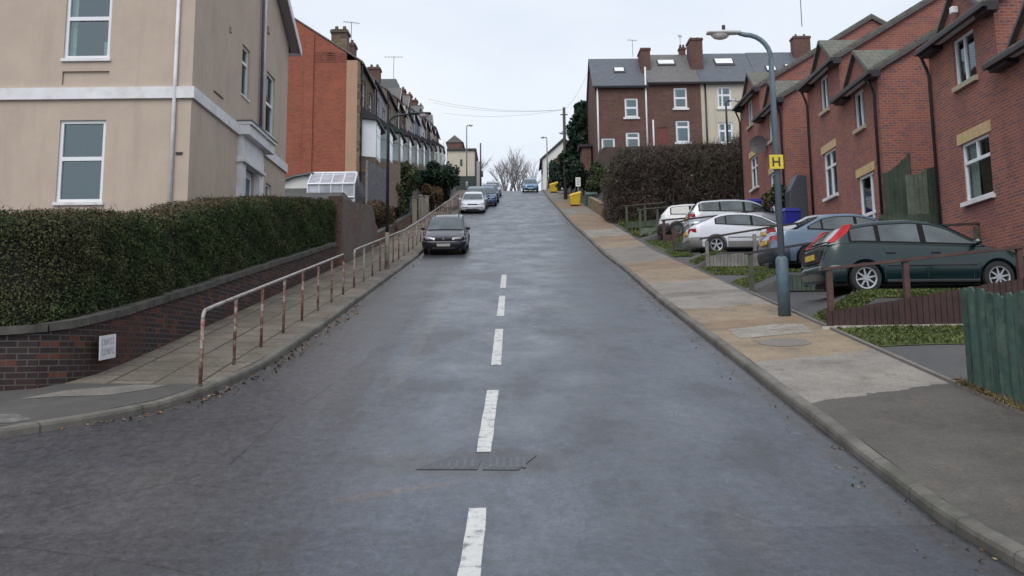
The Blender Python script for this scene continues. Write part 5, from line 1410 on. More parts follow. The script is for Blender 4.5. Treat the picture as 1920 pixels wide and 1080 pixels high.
o = quads('tufty_grass', 'grass_dry', np.stack([x, y, z + s_ * .4], 1), s_, aspect=1., up=1.5, thin=.12); o['kind'] = 'stuff'

# ---- near street lamp with hydrant plate
L1 = street_lamp(5.2, 20.1, gz(20.1) + .16, 5.6, .62, .070, 'blue-grey street lamp on a thick base at the back of the right footway', 'lamp_grey', 'lamp_head', base_h=1.08, direction=-1, collar='lamp_base', bend=.5, baser=1.75)
t = thing('hydrant_sign', 'small yellow hydrant plate with a black H strapped to the street lamp', 'sign', (5.17, 20.0, 5.24))
m = MB(); m.box((5.03, 19.965, 5.12), (5.30, 19.985, 5.40)); M['yellow'] = plain('yellow_plate', (.66, .52, .035), .45, var=.08); m.build('plate', 'yellow', t, bevel=.004)
M['ink'] = plain('black_lettering', (.02, .018, .012), .5)
m = MB(); m.box((5.085, 19.958, 5.17), (5.115, 19.962, 5.35)); m.build('letter_stroke', 'ink', t)
m = MB(); m.box((5.205, 19.958, 5.17), (5.235, 19.962, 5.35)); m.build('letter_stroke', 'ink', t)
m = MB(); m.box((5.116, 19.958, 5.245), (5.204, 19.962, 5.275)); m.build('letter_stroke', 'ink', t)

# ---- wheelie bins / recycling boxes
M['blue_bin'] = plain('blue_plastic', (.012, .018, .20), .45, var=.12)
M['black_bin'] = plain('black_bin_plastic', (.03, .03, .035), .5)
def wheelie(x, y, z, label, mat, h=1.0, w=.52, rz=0., group='wheelie bins by the brick houses'):
    t = thing('wheelie_bin', label, 'bin', (x, y, z), group); Mx = Matrix.Translation((x, y, z)) @ Matrix.Rotation(rz, 4, 'Z')
    m = MB(); a, b = w * .38, w * .5
    V = [Mx @ Vector(p) for p in [(-a, -a, .06), (a, -a, .06), (a, a, .06), (-a, a, .06), (-b, -b, h - .08), (b, -b, h - .08), (b, b * 1.15, h - .08), (-b, b * 1.15, h - .08)]]
    m.mesh(V, [(0, 3, 2, 1), (4, 5, 6, 7), (0, 1, 5, 4), (1, 2, 6, 5), (2, 3, 7, 6), (3, 0, 4, 7)]); m.build('body', mat, t, bevel=.02)
    m = MB(); V = [Mx @ Vector(p) for p in [(-b - .03, -b - .04, h - .078), (b + .03, -b - .04, h - .078), (b + .03, b * 1.2 + .05, h - .078), (-b - .03, b * 1.2 + .05, h - .078), (-b + .06, -b + .08, h + .05), (b - .06, -b + .08, h + .05), (b - .06, b + .05, h + .09), (-b + .06, b + .05, h + .09)]]
    m.mesh(V, [(0, 3, 2, 1), (4, 5, 6, 7), (0, 1, 5, 4), (1, 2, 6, 5), (2, 3, 7, 6), (3, 0, 4, 7)]); m.build('lid', mat, t, bevel=.015)
    for sx_ in (-1, 1):
        MB().tube([Mx @ Vector((sx_ * b * .95, b * .75, .1)), Mx @ Vector((sx_ * b * .75, b * .75, .1))], .1, 12).build('wheel', 'black_bin', t)
    return t
wheelie(10.15, 43.4, 6.90, 'blue wheelie bin lid showing behind the silver estate', 'blue_bin', 1.0, .6)
wheelie(9.85, 36.6, 5.48, 'blue wheelie bin right of the street lamp, nearer of the two', 'blue_bin', 1.08, .60, .1)
t = thing('storage_container', 'tall dark grey storage bin against the brick house corner', 'bin', (10.65, 38.3, 6.3))
m = MB(); m.prism([(10.3, 38.1, 6.0), (10.95, 38.1, 6.0), (10.95, 38.1, 8.05), (10.6, 38.1, 8.1), (10.3, 38.1, 7.5)], (0, .8, 0)); m.build('body', 'gas_grey', t, bevel=.02) if False else None
M['gas_grey'] = plain('dark_grey_box', (.05, .055, .07), .5)
m.build('body', 'gas_grey', t, bevel=.02)
shrub('yellow_green_shrub', 'small yellow-green shrub between brick houses behind the blue bin', 'bush', (10.3, 39.6, 7.6), (.55, .6, .75), 2600, 'bushgreen', (.04, .09), seed=12)

# ================================================================ dark thicket behind the parking
t = thing('thicket', 'big dark leafless hedge of tangled twigs filling the bank below the terrace', 'hedge', (9, 60, 9.5))
n = 95000
xx = RNG.uniform(5.3, 17.5, n); depth = RNG.beta(1.1, 2.4, n)
yy0 = 53.0 + 1.2 * np.sin(xx * .9) + np.clip(7.5 - xx, 0, 3) * 2.2
yv = yy0 + depth * 6.0
topz = np.array([12.85 + .28 * nz2(a * .9, 3) + .16 * nz2(a * 3.1, 1) - 1.8 * max(0, (6.3 - a)) ** 1.3 - .02 * b for a, b in zip(xx, depth)])
botz = np.array([gr(a, b) for a, b in zip(xx, yv)])
topz = topz - .8 * (1 - np.clip(depth * 3.5, 0, 1)) + .15 * (yv - 56) * .5
hz = RNG.uniform(0, 1, n) ** .8
zz = botz + (topz - botz) * hz
quads('twigs', 'thicket', np.stack([xx, yv, zz], 1), RNG.uniform(.14, .42, n), None, t, aspect=1.4, up=1.0, thin=.085)
n2 = 3000; ii = RNG.integers(0, n, n2)
quads('leaves', 'thicket', np.stack([xx, yv, zz], 1)[ii] + RNG.normal(0, .1, (n2, 3)), RNG.uniform(.05, .13, n2), None, t)
n3 = 9000; x3 = RNG.uniform(5.6, 17, n3); y3 = 54.2 + 1.2 * np.sin(x3 * .9) + np.clip(7.5 - x3, 0, 3) * 2.2 + RNG.uniform(0, 3, n3)
z3 = np.array([12.55 + .28 * nz2(a * .9, 3) + .16 * nz2(a * 3.1, 1) - 1.8 * max(0, (6.3 - a)) ** 1.3 for a in x3]) + RNG.uniform(-1.6, .35, n3)
quads('upright_twigs', 'thicket', np.stack([x3, y3, z3], 1), RNG.uniform(.4, .9, n3), None, t, aspect=1.2, up=3.5, thin=.028)
# inner mass, lumpy
m = MB(); V = []; NX = 50; NZ = 10
for i in range(NX + 1):
    x = 5.9 + 11.5 * i / NX
    for j in range(NZ + 1):
        h = j / NZ; y = 54.6 + 1.2 * math.sin(x * .9) + max(0, 7.5 - x) * 2.2 + .5 * nz2(x * 2, h * 6) + h * 1.5
        b = gr(x, y) - .2; tz = 12.45 + .3 * nz2(x * .9, 3) - 1.9 * max(0, 6.9 - x) ** 1.2 + .1 * nz2(x * 6, 2)
        V.append((x, y, b + (tz - b) * h))
for i in range(NX + 1): V.append((V[i * (NZ + 1) + NZ][0], V[i * (NZ + 1) + NZ][1] + 5, V[i * (NZ + 1) + NZ][2]))
o_ = (NX + 1) * (NZ + 1)
m.mesh(V, [(i * (NZ + 1) + j, (i + 1) * (NZ + 1) + j, (i + 1) * (NZ + 1) + j + 1, i * (NZ + 1) + j + 1) for i in range(NX) for j in range(NZ)] + [(i * (NZ + 1) + NZ, (i + 1) * (NZ + 1) + NZ, o_ + i + 1, o_ + i) for i in range(NX)])
m.build('inner_branches', 'core_brown', t)

# ================================================================ brick terrace seen from behind, across the hill top
YT = 80.0
def back_house(x0, x1, eave, ridge, label, wm, roofm, wins, sky, side=False, pipes=(), door=None, vis0=17.2):
    t = thing('terraced_house', label, 'house', ((x0 + x1) / 2, YT, vis0), 'terraced houses above the thicket')
    m = MB(); wall(m, 'y', YT, x0 + .002, x1 - .002, 15.5, eave, [w[:4] for w in wins] + ([door] if door else []), .12)
    m.build('wall', wm, t)
    m = MB(); m.prism([(x0, YT + .002, 15.5), (x0, YT + 8, 15.5), (x0, YT + 8, eave), (x0, YT + 4, ridge - .1), (x0, YT + .002, eave)], (.15, 0, 0)); m.build('gable_wall', wm, t)
    m = MB(); m.box((x0, YT + 8, 15.5), (x1, YT + 8.1, eave)); m.build('back_wall', wm, t)
    m = MB(); oy = .3; sl2 = (ridge - eave) / 4
    xa = x0 - (.15 if side else -.01); xb = x1 - .01
    m.prism([(xa, YT - oy, eave - oy * sl2 + .02), (xa, YT + 4, ridge + .02), (xa, YT + 4, ridge + .14), (xa, YT - oy, eave - oy * sl2 + .14)], (xb - xa, 0, 0))
    m.prism([(xa, YT + 8 + oy, eave - oy * sl2 + .02), (xa, YT + 8 + oy, eave - oy * sl2 + .14), (xa, YT + 4, ridge + .14), (xa, YT + 4, ridge + .02)], (xb - xa, 0, 0))
    rf = m.build('roof', roofm, t)
    m = MB(); m.box((xa, YT - oy - .1, eave - .16), (xb, YT - oy + .02, eave - .06)); m.build('gutter', 'dark_fascia', t)
    for w in wins: window(t, 'y', YT, w[:4], 1, bars_z=w[4], depth=.12, fw=.13, sill=('white_paint', .16, .10, .12), bars_u=w[5] if len(w) > 5 else (), curtain=[(0, .25, 0, 1)])
    if door:
        m = MB(); m.box((door[0], YT + .06, door[2]), (door[1], YT + .1, door[3])); m.build('door', 'red_paint', t)
    for (a, b, f0, f1) in sky:   # skylights lying in the roof plane
        m = MB(); ya, yb = YT + 4 * f0, YT + 4 * f1; za = eave + (ridge - eave) * f0 + .145; zb_ = eave + (ridge - eave) * f1 + .145
        m.mesh([(a, ya, za), (b, ya, za), (b, yb, zb_), (a, yb, zb_), (a, ya, za + .09), (b, ya, za + .09), (b, yb, zb_ + .09), (a, yb, zb_ + .09)], [(4, 5, 6, 7), (0, 1, 5, 4), (1, 2, 6, 5), (2, 3, 7, 6), (3, 0, 4, 7)])
        s1 = m.build('skylight', 'dark_fascia', rf)
        m = MB(); e = .1; m.face([(a + e, ya + e * .6, za + .10 + e * .3), (b - e, ya + e * .6, za + .10 + e * .3), (b - e, yb - e * .6, zb_ + .10 - e * .3), (a + e, yb - e * .6, zb_ + .10 - e * .3)]); m.build('skylight_pane', 'skylight', rf)
    for (x, z0, z1, mt) in pipes: MB().tube([(x, YT - .07, z0), (x, YT - .07, z1)], .07, 8).build('downpipe', mt, t, smooth=True)
    return t, rf
bars = ((.5,))
t1, r1 = back_house(6.62, 10.8, 22.5, 25.75, 'end brick terraced house with a white downpipe and one small skylight', 'brick_old', 'slate', [(8.95, 10.0, 19.95, 21.5, (.5,)), (8.97, 10.05, 17.2, 18.75, (.7,)), (7.05, 8.1, 17.2, 18.3, ())], [(8.35, 9.3, .42, .60)], True,
     pipes=[(6.82, 15.5, 22.3, 'white_paint'), (10.65, 15.5, 24.0, 'white_paint')])
t2, r2 = back_house(10.8, 15.0, 22.75, 26.05, 'middle brick terraced house with a dark red door and skylight', 'brick_old', 'slate_brown', [(12.85, 13.9, 20.65, 22.3, (.5,)), (12.92, 14.0, 17.9, 19.65, (.7,))], [(12.0, 13.5, .55, .75)], door=(11.5, 12.25, 16.9, 19.1), pipes=[(11.15, 16, 19.7, 'white_paint')])
t3, r3 = back_house(15.0, 19.6, 22.75, 26.1, 'cream rendered terraced house with a large bright skylight', 'render_cream', 'slate', [(16.3, 17.4, 20.65, 22.35, (.6,), (.35,)), (16.25, 17.4, 17.8, 19.45, (.6,), (.5,))], [(16.7, 18.3, .52, .76)], pipes=[(15.35, 15.5, 22.6, 'black_pvc')])
t4, r4 = back_house(19.6, 24.2, 22.75, 26.15, 'terraced house roof with a skylight behind the far brick gable', 'brick_old', 'slate', [(21, 22, 20.6, 22.3, (.5,))], [(20.6, 21.5, .25, .45), (22.2, 23.4, .3, .5)])
t5, r5 = back_house(24.2, 29, 22.8, 26.2, 'last terraced house of the row, mostly hidden by the brick gables', 'brick_old', 'slate_brown', [(25.6, 26.6, 20.6, 22.3, (.5,))], [])
for rf, x, y, z0, z1, w_, d_ in ((r1, 10.95, 82.6, 23.5, 26.1, .75, 2.0), (r2, 15.1, 82.5, 23.6, 26.9, 1.0, 1.8), (r2, 14.35, 84.2, 25.6, 26.8, .5, .6), (r4, 24.1, 83.5, 24.3, 27.4, 1.4, 1.0)):
    chimney(rf, x, y, z0, z1, w_, d_, 'brick_old', 2)
aerial(14.2, 84, 27.0, 'thin aerial beside the brick stack of the terrace', .8, 1.2)
aerial(10.2, 84, 26.6, 'thin aerial left of the first terrace chimney', .9, .3)
street_lamp(16.1, 76, 14.6, 5.6, .45, .09, 'old dark lamp post in front of the cream terraced house', 'lamp_dark', 'lamp_dark', base_h=.9, direction=1, headmat='lamp_head', bend=.2)
M['brick_dim'] = brick('dark_garden_brick', [(.10, .06, .05), (.08, .052, .045), (.06, .045, .04)], (.09, .08, .07), blotch=.6)
# garden retaining wall below the terrace
t = thing('retaining_wall', 'brown brick garden wall below the terrace, left of the thicket', 'retaining wall', (8, 77, 12))
m = MB(); m.prism([(5.9, 77.2, 12.0), (16, 77.2, 12.0), (16, 77.2, 17.2), (6.9, 77.2, 17.0), (6.2, 77.2, 15.6)], (0, .4, 0)); m.build('brickwork', 'brick_dim', t)
t = thing('garden_shed', 'low flat dark shed roof beside the conifers below the terrace corner', 'shed', (6.0, 84, 15))
m = MB(); m.box((5.75, 83.5, 14), (6.5, 86, 18.3)); m.build('wall', 'brick_brown', t)
m = MB(); m.box((5.5, 83.3, 18.302), (6.6, 86, 18.5)); m.build('roof', 'dark_fascia', t)
# ---- conifers and shrubs up the right side
def conifer(x, y, h, r, label, n, seed=1):
    z = gr(x, y); t = thing('conifer', label, 'tree', (x, y, z), 'dark conifers near the crest')
    MB().tube([(x, y, z - .2), (x, y, z + h * .9)], [.16, .03], 8).build('trunk', 'bark', t)
    rg = np.random.default_rng(seed); q = rg.beta(1.2, 1.5, n); ang = rg.uniform(0, 2 * np.pi, n); lump = 1 + .22 * np.sin(ang * 3 + q * 17) + .15 * np.sin(ang * 5 - q * 31)
    rad = r * (1 - q) ** .42 * lump * (.45 + .55 * rg.random(n) ** .4)
    Cc = np.stack([x + rad * np.cos(ang), y + rad * np.sin(ang), z + h * (.06 + q * .97)], 1)
    quads('crown', 'evergreen', Cc, rg.uniform(.12, .3, n), np.stack([np.cos(ang), np.sin(ang), np.full(n, .3)], 1), t, aspect=1.8)
    return t
conifer(6.3, 89.5, 6.9, 1.7, 'tall dark conifer hard against the terrace gable', 7000, 2)
conifer(6.0, 94.5, 5.2, 1.5, 'dark conifer behind the telegraph pole', 6000, 3)
conifer(6.0, 101.0, 4.6, 1.5, 'dark conifer between the telegraph pole and the white gable house', 6000, 4)
shrub('garden_shrub', 'green shrub behind the small white notice', 'bush', (6.0, 82.5, 15.3), (1.1, 1.6, 1.3), 5000, 'evergreen', (.08, .18), seed=21)
shrub('garden_shrub', 'mixed green shrub below the retaining wall next to the thicket', 'bush', (6.4, 75.5, 14.2), (1.0, 1.2, 1.1), 4500, 'bushgreen', (.07, .15), seed=22)
shrub('garden_shrub', 'dark roadside shrub beside the farther yellow grit bin', 'bush', (5.0, 108, 20.0), (1.0, 3.0, 1.7), 4500, 'evergreen', (.1, .22), seed=23)
shrub('garden_shrub', 'brownish shrub under the white gable house near the crest', 'bush', (5.2, 116, 22.0), (1.2, 3.0, 2.0), 4500, 'bramble', (.1, .22), seed=24)
# white gable house near crest
t = thing('gable_house', 'small white gabled house with a dark roof edge right of the crest', 'house', (6, 125, 20))
m = MB(); m.prism([(3.75, 125, 19.5), (9.5, 125, 19.5), (9.5, 125, 25.2), (6.4, 125, 27.4), (3.75, 125, 25.1)], (0, 7, 0)); m.build('wall', 'render_white', t)
m = MB(); m.prism([(3.45, 124.8, 24.85), (6.4, 124.8, 27.45), (9.8, 124.8, 24.95), (9.8, 124.8, 25.25), (6.4, 124.8, 27.8), (3.45, 124.8, 25.15)], (0, 7.4, 0)); m.build('roof', 'dark_fascia', t)
m = MB(); m.box((3.62, 124.85, 23.2), (3.74, 124.95, 24.9)); m.build('downpipe', 'dark_fascia', t)
# telegraph pole and wires
t = thing('telegraph_pole', 'tall brown wooden telegraph pole on the right footway below the crest', 'telegraph pole', (4.68, 90, gz(90)))
M['pole_wood'] = plain('creosoted_pole', (.075, .062, .058), .8, var=.3)
MB().tube([(4.68, 90, gz(90) - .2), (4.68, 90, gz(90) + 8.4)], [.17, .12], 10).build('pole', 'pole_wood', t, smooth=True)
m = MB(); m.box((4.35, 89.95, gz(90) + 7.7), (5.0, 90.05, gz(90) + 7.78)); m.build('crossarm', 'pole_wood', t)
for (bx, by, bz_) in [(-7.6, 92, 24.6), (-8, 104, 27.2), (6.6, 84, 25.2), (-7.5, 112, 28)]:
    pts = []; a = Vector((4.68, 90, gz(90) + 8.2)); b = Vector((bx, by, bz_))
    for q in np.linspace(0, 1, 12):
        p = a + (b - a) * float(q); p.z -= .5 * 4 * q * (1 - q); pts.append(p)
    MB().tube(pts, .010, 4).build('wire', 'wire_grey', t) if 'wire_grey' in M else None
    if 'wire_grey' not in M:
        M['wire_grey'] = plain('wire_grey', (.25, .26, .28), .6); MB().tube(pts, .010, 4).build('wire', 'wire_grey', t)
street_lamp(5.35, 94, gz(94) + .15, 6.0, .55, .07, 'pale grey street lamp just right of the telegraph pole', 'lamp_pale', 'lamp_head', base_h=1.0, direction=-1, bend=.3) if False else None
M['lamp_pale'] = plain('pale_lamp_paint', (.24, .25, .26), .5)
street_lamp(5.35, 94, gz(94) + .15, 6.0, .35, .07, 'pale grey street lamp just right of the telegraph pole', 'lamp_pale', 'lamp_head', base_h=1.0, direction=-1, bend=.4)
street_lamp(4.15, 120, gz(120) + .15, 6.2, .1, .08, 'pale grey street lamp in front of the white gable house', 'lamp_pale', 'lamp_head', base_h=1.0, direction=-1, headmat='lamp_pale', bend=.12)
street_lamp(-5.2, 118, gz(118) + .15, 7.6, .1, .08, 'slender pale street lamp by the cream house at the crest', 'lamp_pale', 'lamp_head', base_h=1.0, direction=1, bend=.12, headmat='lamp_pale')
m = MB(); m.tube([(-3.9, 128, gz(128)), (-3.9, 128, gz(128) + 6.8)], [.12, .09], 8); tag(m.build('wooden_post', 'pole_wood', origin=(-3.9, 128, gz(128)), smooth=True), 'short bare wooden pole on the left near the crest', 'pole')
# grit bins
M['grit_yellow'] = plain('yellow_grit_bin', (.62, .42, .02), .5, var=.1)
def grit_bin(x, y, label):
    z = gz(y) + .15; t = thing('grit_bin', label, 'grit bin', (x, y, z), 'yellow grit bins')
    m = MB(); m.mesh([(x - .34, y - .5, z), (x + .34, y - .5, z), (x + .34, y + .5, z + .1), (x - .34, y + .5, z + .1), (x - .42, y - .6, z + .62), (x + .42, y - .6, z + .85), (x + .42, y + .6, z + .95), (x - .42, y + .6, z + .72)],
        [(0, 3, 2, 1), (4, 5, 6, 7), (0, 1, 5, 4), (1, 2, 6, 5), (2, 3, 7, 6), (3, 0, 4, 7)]); m.build('body', 'grit_yellow', t, bevel=.03)
    m = MB(); m.mesh([(x - .46, y - .64, z + .63), (x + .46, y - .64, z + .88), (x + .46, y + .64, z + .98), (x - .46, y + .64, z + .73), (x - .38, y - .52, z + .82), (x + .40, y - .52, z + 1.04), (x + .40, y + .52, z + 1.12), (x - .38, y + .52, z + .9)],
        [(0, 3, 2, 1), (4, 5, 6, 7), (0, 1, 5, 4), (1, 2, 6, 5), (2, 3, 7, 6), (3, 0, 4, 7)]); m.build('lid', 'grit_yellow', t, bevel=.03)
grit_bin(4.75, 78, 'yellow grit bin on the right footway below the telegraph pole')
grit_bin(4.2, 104, 'farther yellow grit bin on the right footway near the crest')
# small notice, cabinets, low stone wall
t = thing('notice_sign', 'small white notice on a post above the nearer yellow grit bin', 'sign', (5.05, 78.5, gz(78.5)))
MB().tube([(5.05, 78.5, gz(78.5)), (5.05, 78.5, gz(78.5) + 2.3)], .035, 6).build('post', 'lamp_pale', t)
m = MB(); m.box((4.86, 78.43, gz(78.5) + 1.6), (5.24, 78.46, gz(78.5) + 2.3)); m.build('plate', 'white_paint', t)
m = MB()
for i in range(4): m.box((4.93, 78.418, gz(78.5) + 1.72 + i * .13), (5.17, 78.428, gz(78.5) + 1.77 + i * .13))
m.build('lettering', 'sign_ink', t)
M['cab_green'] = plain('dark_green_cabinet', (.02, .07, .055), .5)
t = thing('street_cabinet', 'long dark green box with a paler top band behind the low stone wall', 'cabinet', (5.95, 77, gz(77)))
m = MB(); z = gz(77); m.box((5.45, 76.6, z), (6.35, 77.1, z + 1.3)); m.build('body', 'cab_green', t, bevel=.02)
m = MB(); m.box((5.47, 76.58, z + .98), (6.33, 76.598, z + 1.22)); M['cab_band'] = plain('pale_green_band', (.20, .30, .28), .5); m.build('band', 'cab_band', t)
t = thing('street_cabinet', 'white square box right of the long dark green box', 'cabinet', (6.7, 76.6, gz(77)))
m = MB(); m.box((6.42, 76.4, z), (6.98, 76.8, z + 1.35)); m.build('body', 'white_paint', t, bevel=.02)
m = MB(); m.box((6.62, 76.38, z + .75), (6.86, 76.398, z + 1.15)); m.build('vent', 'lead', t)
t = thing('low_stone_wall', 'low sandy stone wall at the back of the footway before the thicket', 'wall', (5.5, 68, gz(68)))
m = MB(); sweep(m, [(5.52, y) for y in np.arange(60, 76.5, 1.5)], -.3, -.1, .95); m.build('stonework', 'sandstone', t) if False else None
M['sandstone'] = brick('sandstone_rubble', [(.34, .25, .14), (.28, .21, .12), (.20, .15, .10)], (.22, .17, .11), bw=.35, rh=.16, ms=.02, blotch=.5)
m.build('stonework', 'sandstone', t)

# ---- bare trees beyond the crest
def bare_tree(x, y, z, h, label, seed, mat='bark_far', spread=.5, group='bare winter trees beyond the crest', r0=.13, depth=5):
    rg = random.Random(seed); t = thing('bare_tree', label, 'tree', (x, y, z), group); tr = MB(); cr_ = MB()
    def grow(p, d, L, r, lv):
        q = p + d * L; mb = tr if lv >= depth - 1 else cr_
        mid = p + d * L * .5 + Vector((rg.uniform(-1, 1), rg.uniform(-1, 1), 0)) * L * .05
        mb.tube([p, mid, q], [r, r * .85, r * .68], 6 if lv > 2 else 3, caps=False)
        if lv == 0: return
        for i in range(rg.choice((2, 3, 3)) + (1 if lv == depth else 0)):
            a = rg.uniform(0, 6.28); s = rg.uniform(.25, .75) * spread * 1.3
            nd = (d + Vector((math.cos(a) * s, math.sin(a) * s, rg.uniform(-.05, .25)))).normalized()
            grow(p + d * L * rg.uniform(.55, 1.0), nd, L * rg.uniform(.62, .85), r * .6, lv - 1)
    for k_ in range(rg.choice((2, 3))):
        a = rg.uniform(0, 6.28); grow(Vector((x, y, z - .2)), Vector((math.cos(a) * .25, math.sin(a) * .25, 1)).normalized(), h * .26, r0, depth)
    tr.build('trunk', mat, t); cr_.build('crown', mat, t); return t
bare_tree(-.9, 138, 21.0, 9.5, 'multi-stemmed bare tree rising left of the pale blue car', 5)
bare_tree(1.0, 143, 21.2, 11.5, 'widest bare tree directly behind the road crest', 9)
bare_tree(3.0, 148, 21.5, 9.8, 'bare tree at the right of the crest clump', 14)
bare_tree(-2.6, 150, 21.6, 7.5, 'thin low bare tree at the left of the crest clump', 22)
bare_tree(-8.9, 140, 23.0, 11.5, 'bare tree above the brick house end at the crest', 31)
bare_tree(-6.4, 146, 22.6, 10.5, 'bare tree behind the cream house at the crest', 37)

# ================================================================ CARS
def paint(name, col, metal=.3, rough=.32, coat=.6):
    return plain(name, col, rough, metal, var=.03, scale=2, coat=coat, spec=.5)
M['p_green'] = paint('dark_green_paint', (.002, .017, .019), .0, .25, .5)
M['p_blue'] = paint('silver_blue_paint', (.115, .165, .235), .3)
M['p_navy'] = paint('dark_navy_paint', (.014, .015, .024))
M['p_white'] = paint('white_car_paint', (.62, .64, .70), .05)
M['p_silver'] = paint('silver_paint', (.42, .44, .48), .4)
M['p_white2'] = paint('off_white_paint', (.60, .60, .62), .0)
M['p_midblue'] = paint('mid_blue_paint', (.05, .09, .20), .3)
M['p_dkblue'] = paint('dark_blue_paint', (.02, .035, .10), .3)
M['p_bluegrey'] = paint('blue_grey_paint', (.10, .14, .19), .35)
M['p_cyan'] = paint('pale_blue_paint', (.09, .22, .36), .3)
M['plastic'] = plain('car_black_plastic', (.022, .022, .025), .55, var=.1)
M['bumper_grey'] = plain('grey_bumper_plastic', (.16, .155, .15), .55, var=.08)
M['rubber'] = plain('window_rubber', (.008, .009, .010), .7, var=.1, spec=.2)
M['bumper_navy'] = plain('dark_blue_bumper', (.018, .026, .040), .45, var=.08)
M['tyre'] = plain('tyre_rubber', (.018, .018, .019), .8, var=.2)
M['alloy'] = plain('alloy_wheel', (.42, .43, .45), .35, .6, var=.1)
M['hub'] = plain('steel_hub', (.10, .10, .11), .5, .4, var=.2)
M['tail_red'] = plain('tail_light_red', (.30, .012, .02), .15, var=.08, spec=.8)
M['tail_bright'] = plain('bright_red_lens', (.42, .010, .016), .5, var=.08, spec=.3)
M['lens_clear'] = plain('clear_lens', (.45, .47, .50), .12, var=.12, scale=14, spec=1.0)
M['plate_y'] = plain('yellow_number_plate', (.62, .42, .06), .5, var=.06)
M['plate_w'] = plain('white_number_plate', (.45, .44, .42), .5, var=.2, scale=20)
M['chrome'] = plain('chrome', (.6, .6, .6), .15, .9, var=.03)
M['seat'] = plain('seat_fabric', (.05, .05, .055), .9, var=.2)

TYPES = {
 # deck: (s,z) lower body top; roof: (s,z) greenhouse profile rear->front; glass sides polygons in (s, fraction) ; all for L 4.2, H 1.43
 'hatch': dict(L=4.15, W=1.70, wb=(-1.28, 1.33), deck=[(-2.07, .70), (-2.02, .92), (-1.85, .97), (-1.2, .97), (0, .93), (.85, .90), (1.1, .90), (1.55, .83), (1.9, .71), (2.05, .62)],
     roof=[(-1.98, .95), (-1.60, 1.27), (-1.42, 1.335), (-.9, 1.40), (-.3, 1.425), (.10, 1.39), (.38, 1.31), (1.12, .90)], side=[(-1.50, -1.02, .30), (-.93, -.16), (-.04, .90)], front=(.32, .94), rear=(.05, .62)),
 'saloon': dict(L=4.45, W=1.70, wb=(-1.30, 1.30), deck=[(-2.22, .72), (-2.16, .93), (-1.95, 1.0), (-1.3, 1.0), (0, .93), (.8, .90), (1.1, .90), (1.6, .82), (2.05, .70), (2.2, .60)],
     roof=[(-1.62, 1.0), (-.95, 1.34), (-.65, 1.40), (-.2, 1.415), (.1, 1.38), (.40, 1.30), (1.15, .90)], side=[(-1.28, -.98), (-.93, -.14), (-.06, .95)], front=(.32, .95), rear=(.04, .90)),
 'coupe': dict(L=4.22, W=1.70, wb=(-1.22, 1.48), deck=[(-2.10, .70), (-2.05, .94), (-1.92, .99), (-1.3, .99), (0, .92), (.8, .89), (1.1, .89), (1.6, .82), (1.95, .72), (2.08, .62)],
     roof=[(-1.93, .97), (-1.05, 1.33), (-.75, 1.385), (-.3, 1.395), (.1, 1.36), (.40, 1.28), (1.15, .89)], side=[(-1.18, -.88), (-.83, -.02), (.06, .95)], front=(.32, .95), rear=(.06, .86)),
 'estate': dict(L=4.45, W=1.72, wb=(-1.25, 1.40), deck=[(-2.22, .70), (-2.17, .93), (-2.0, .97), (-1.2, .96), (0, .93), (.85, .91), (1.15, .91), (1.6, .84), (2.05, .72), (2.2, .62)],
     roof=[(-2.14, .95), (-1.86, 1.33), (-1.68, 1.40), (-.9, 1.45), (-.3, 1.45), (.15, 1.41), (.42, 1.33), (1.15, .91)], side=[(-1.80, -1.05), (-.98, -.14), (-.04, .98)], front=(.32, .94), rear=(.05, .70)),
 'mini': dict(L=3.75, W=1.62, wb=(-1.15, 1.25), deck=[(-1.87, .68), (-1.83, .90), (-1.7, .94), (-1.2, .94), (0, .91), (.75, .88), (1.0, .88), (1.4, .82), (1.7, .70), (1.85, .60)],
     roof=[(-1.80, .92), (-1.48, 1.28), (-1.32, 1.35), (-.8, 1.40), (-.3, 1.40), (.10, 1.36), (.36, 1.28), (1.02, .88)], side=[(-1.36, -.62), (-.52, .85)], front=(.32, .94), rear=(.05, .66)),
}
def itp(tab, s): return float(np.interp(s, [a for a, b in tab], [b for a, b in tab]))
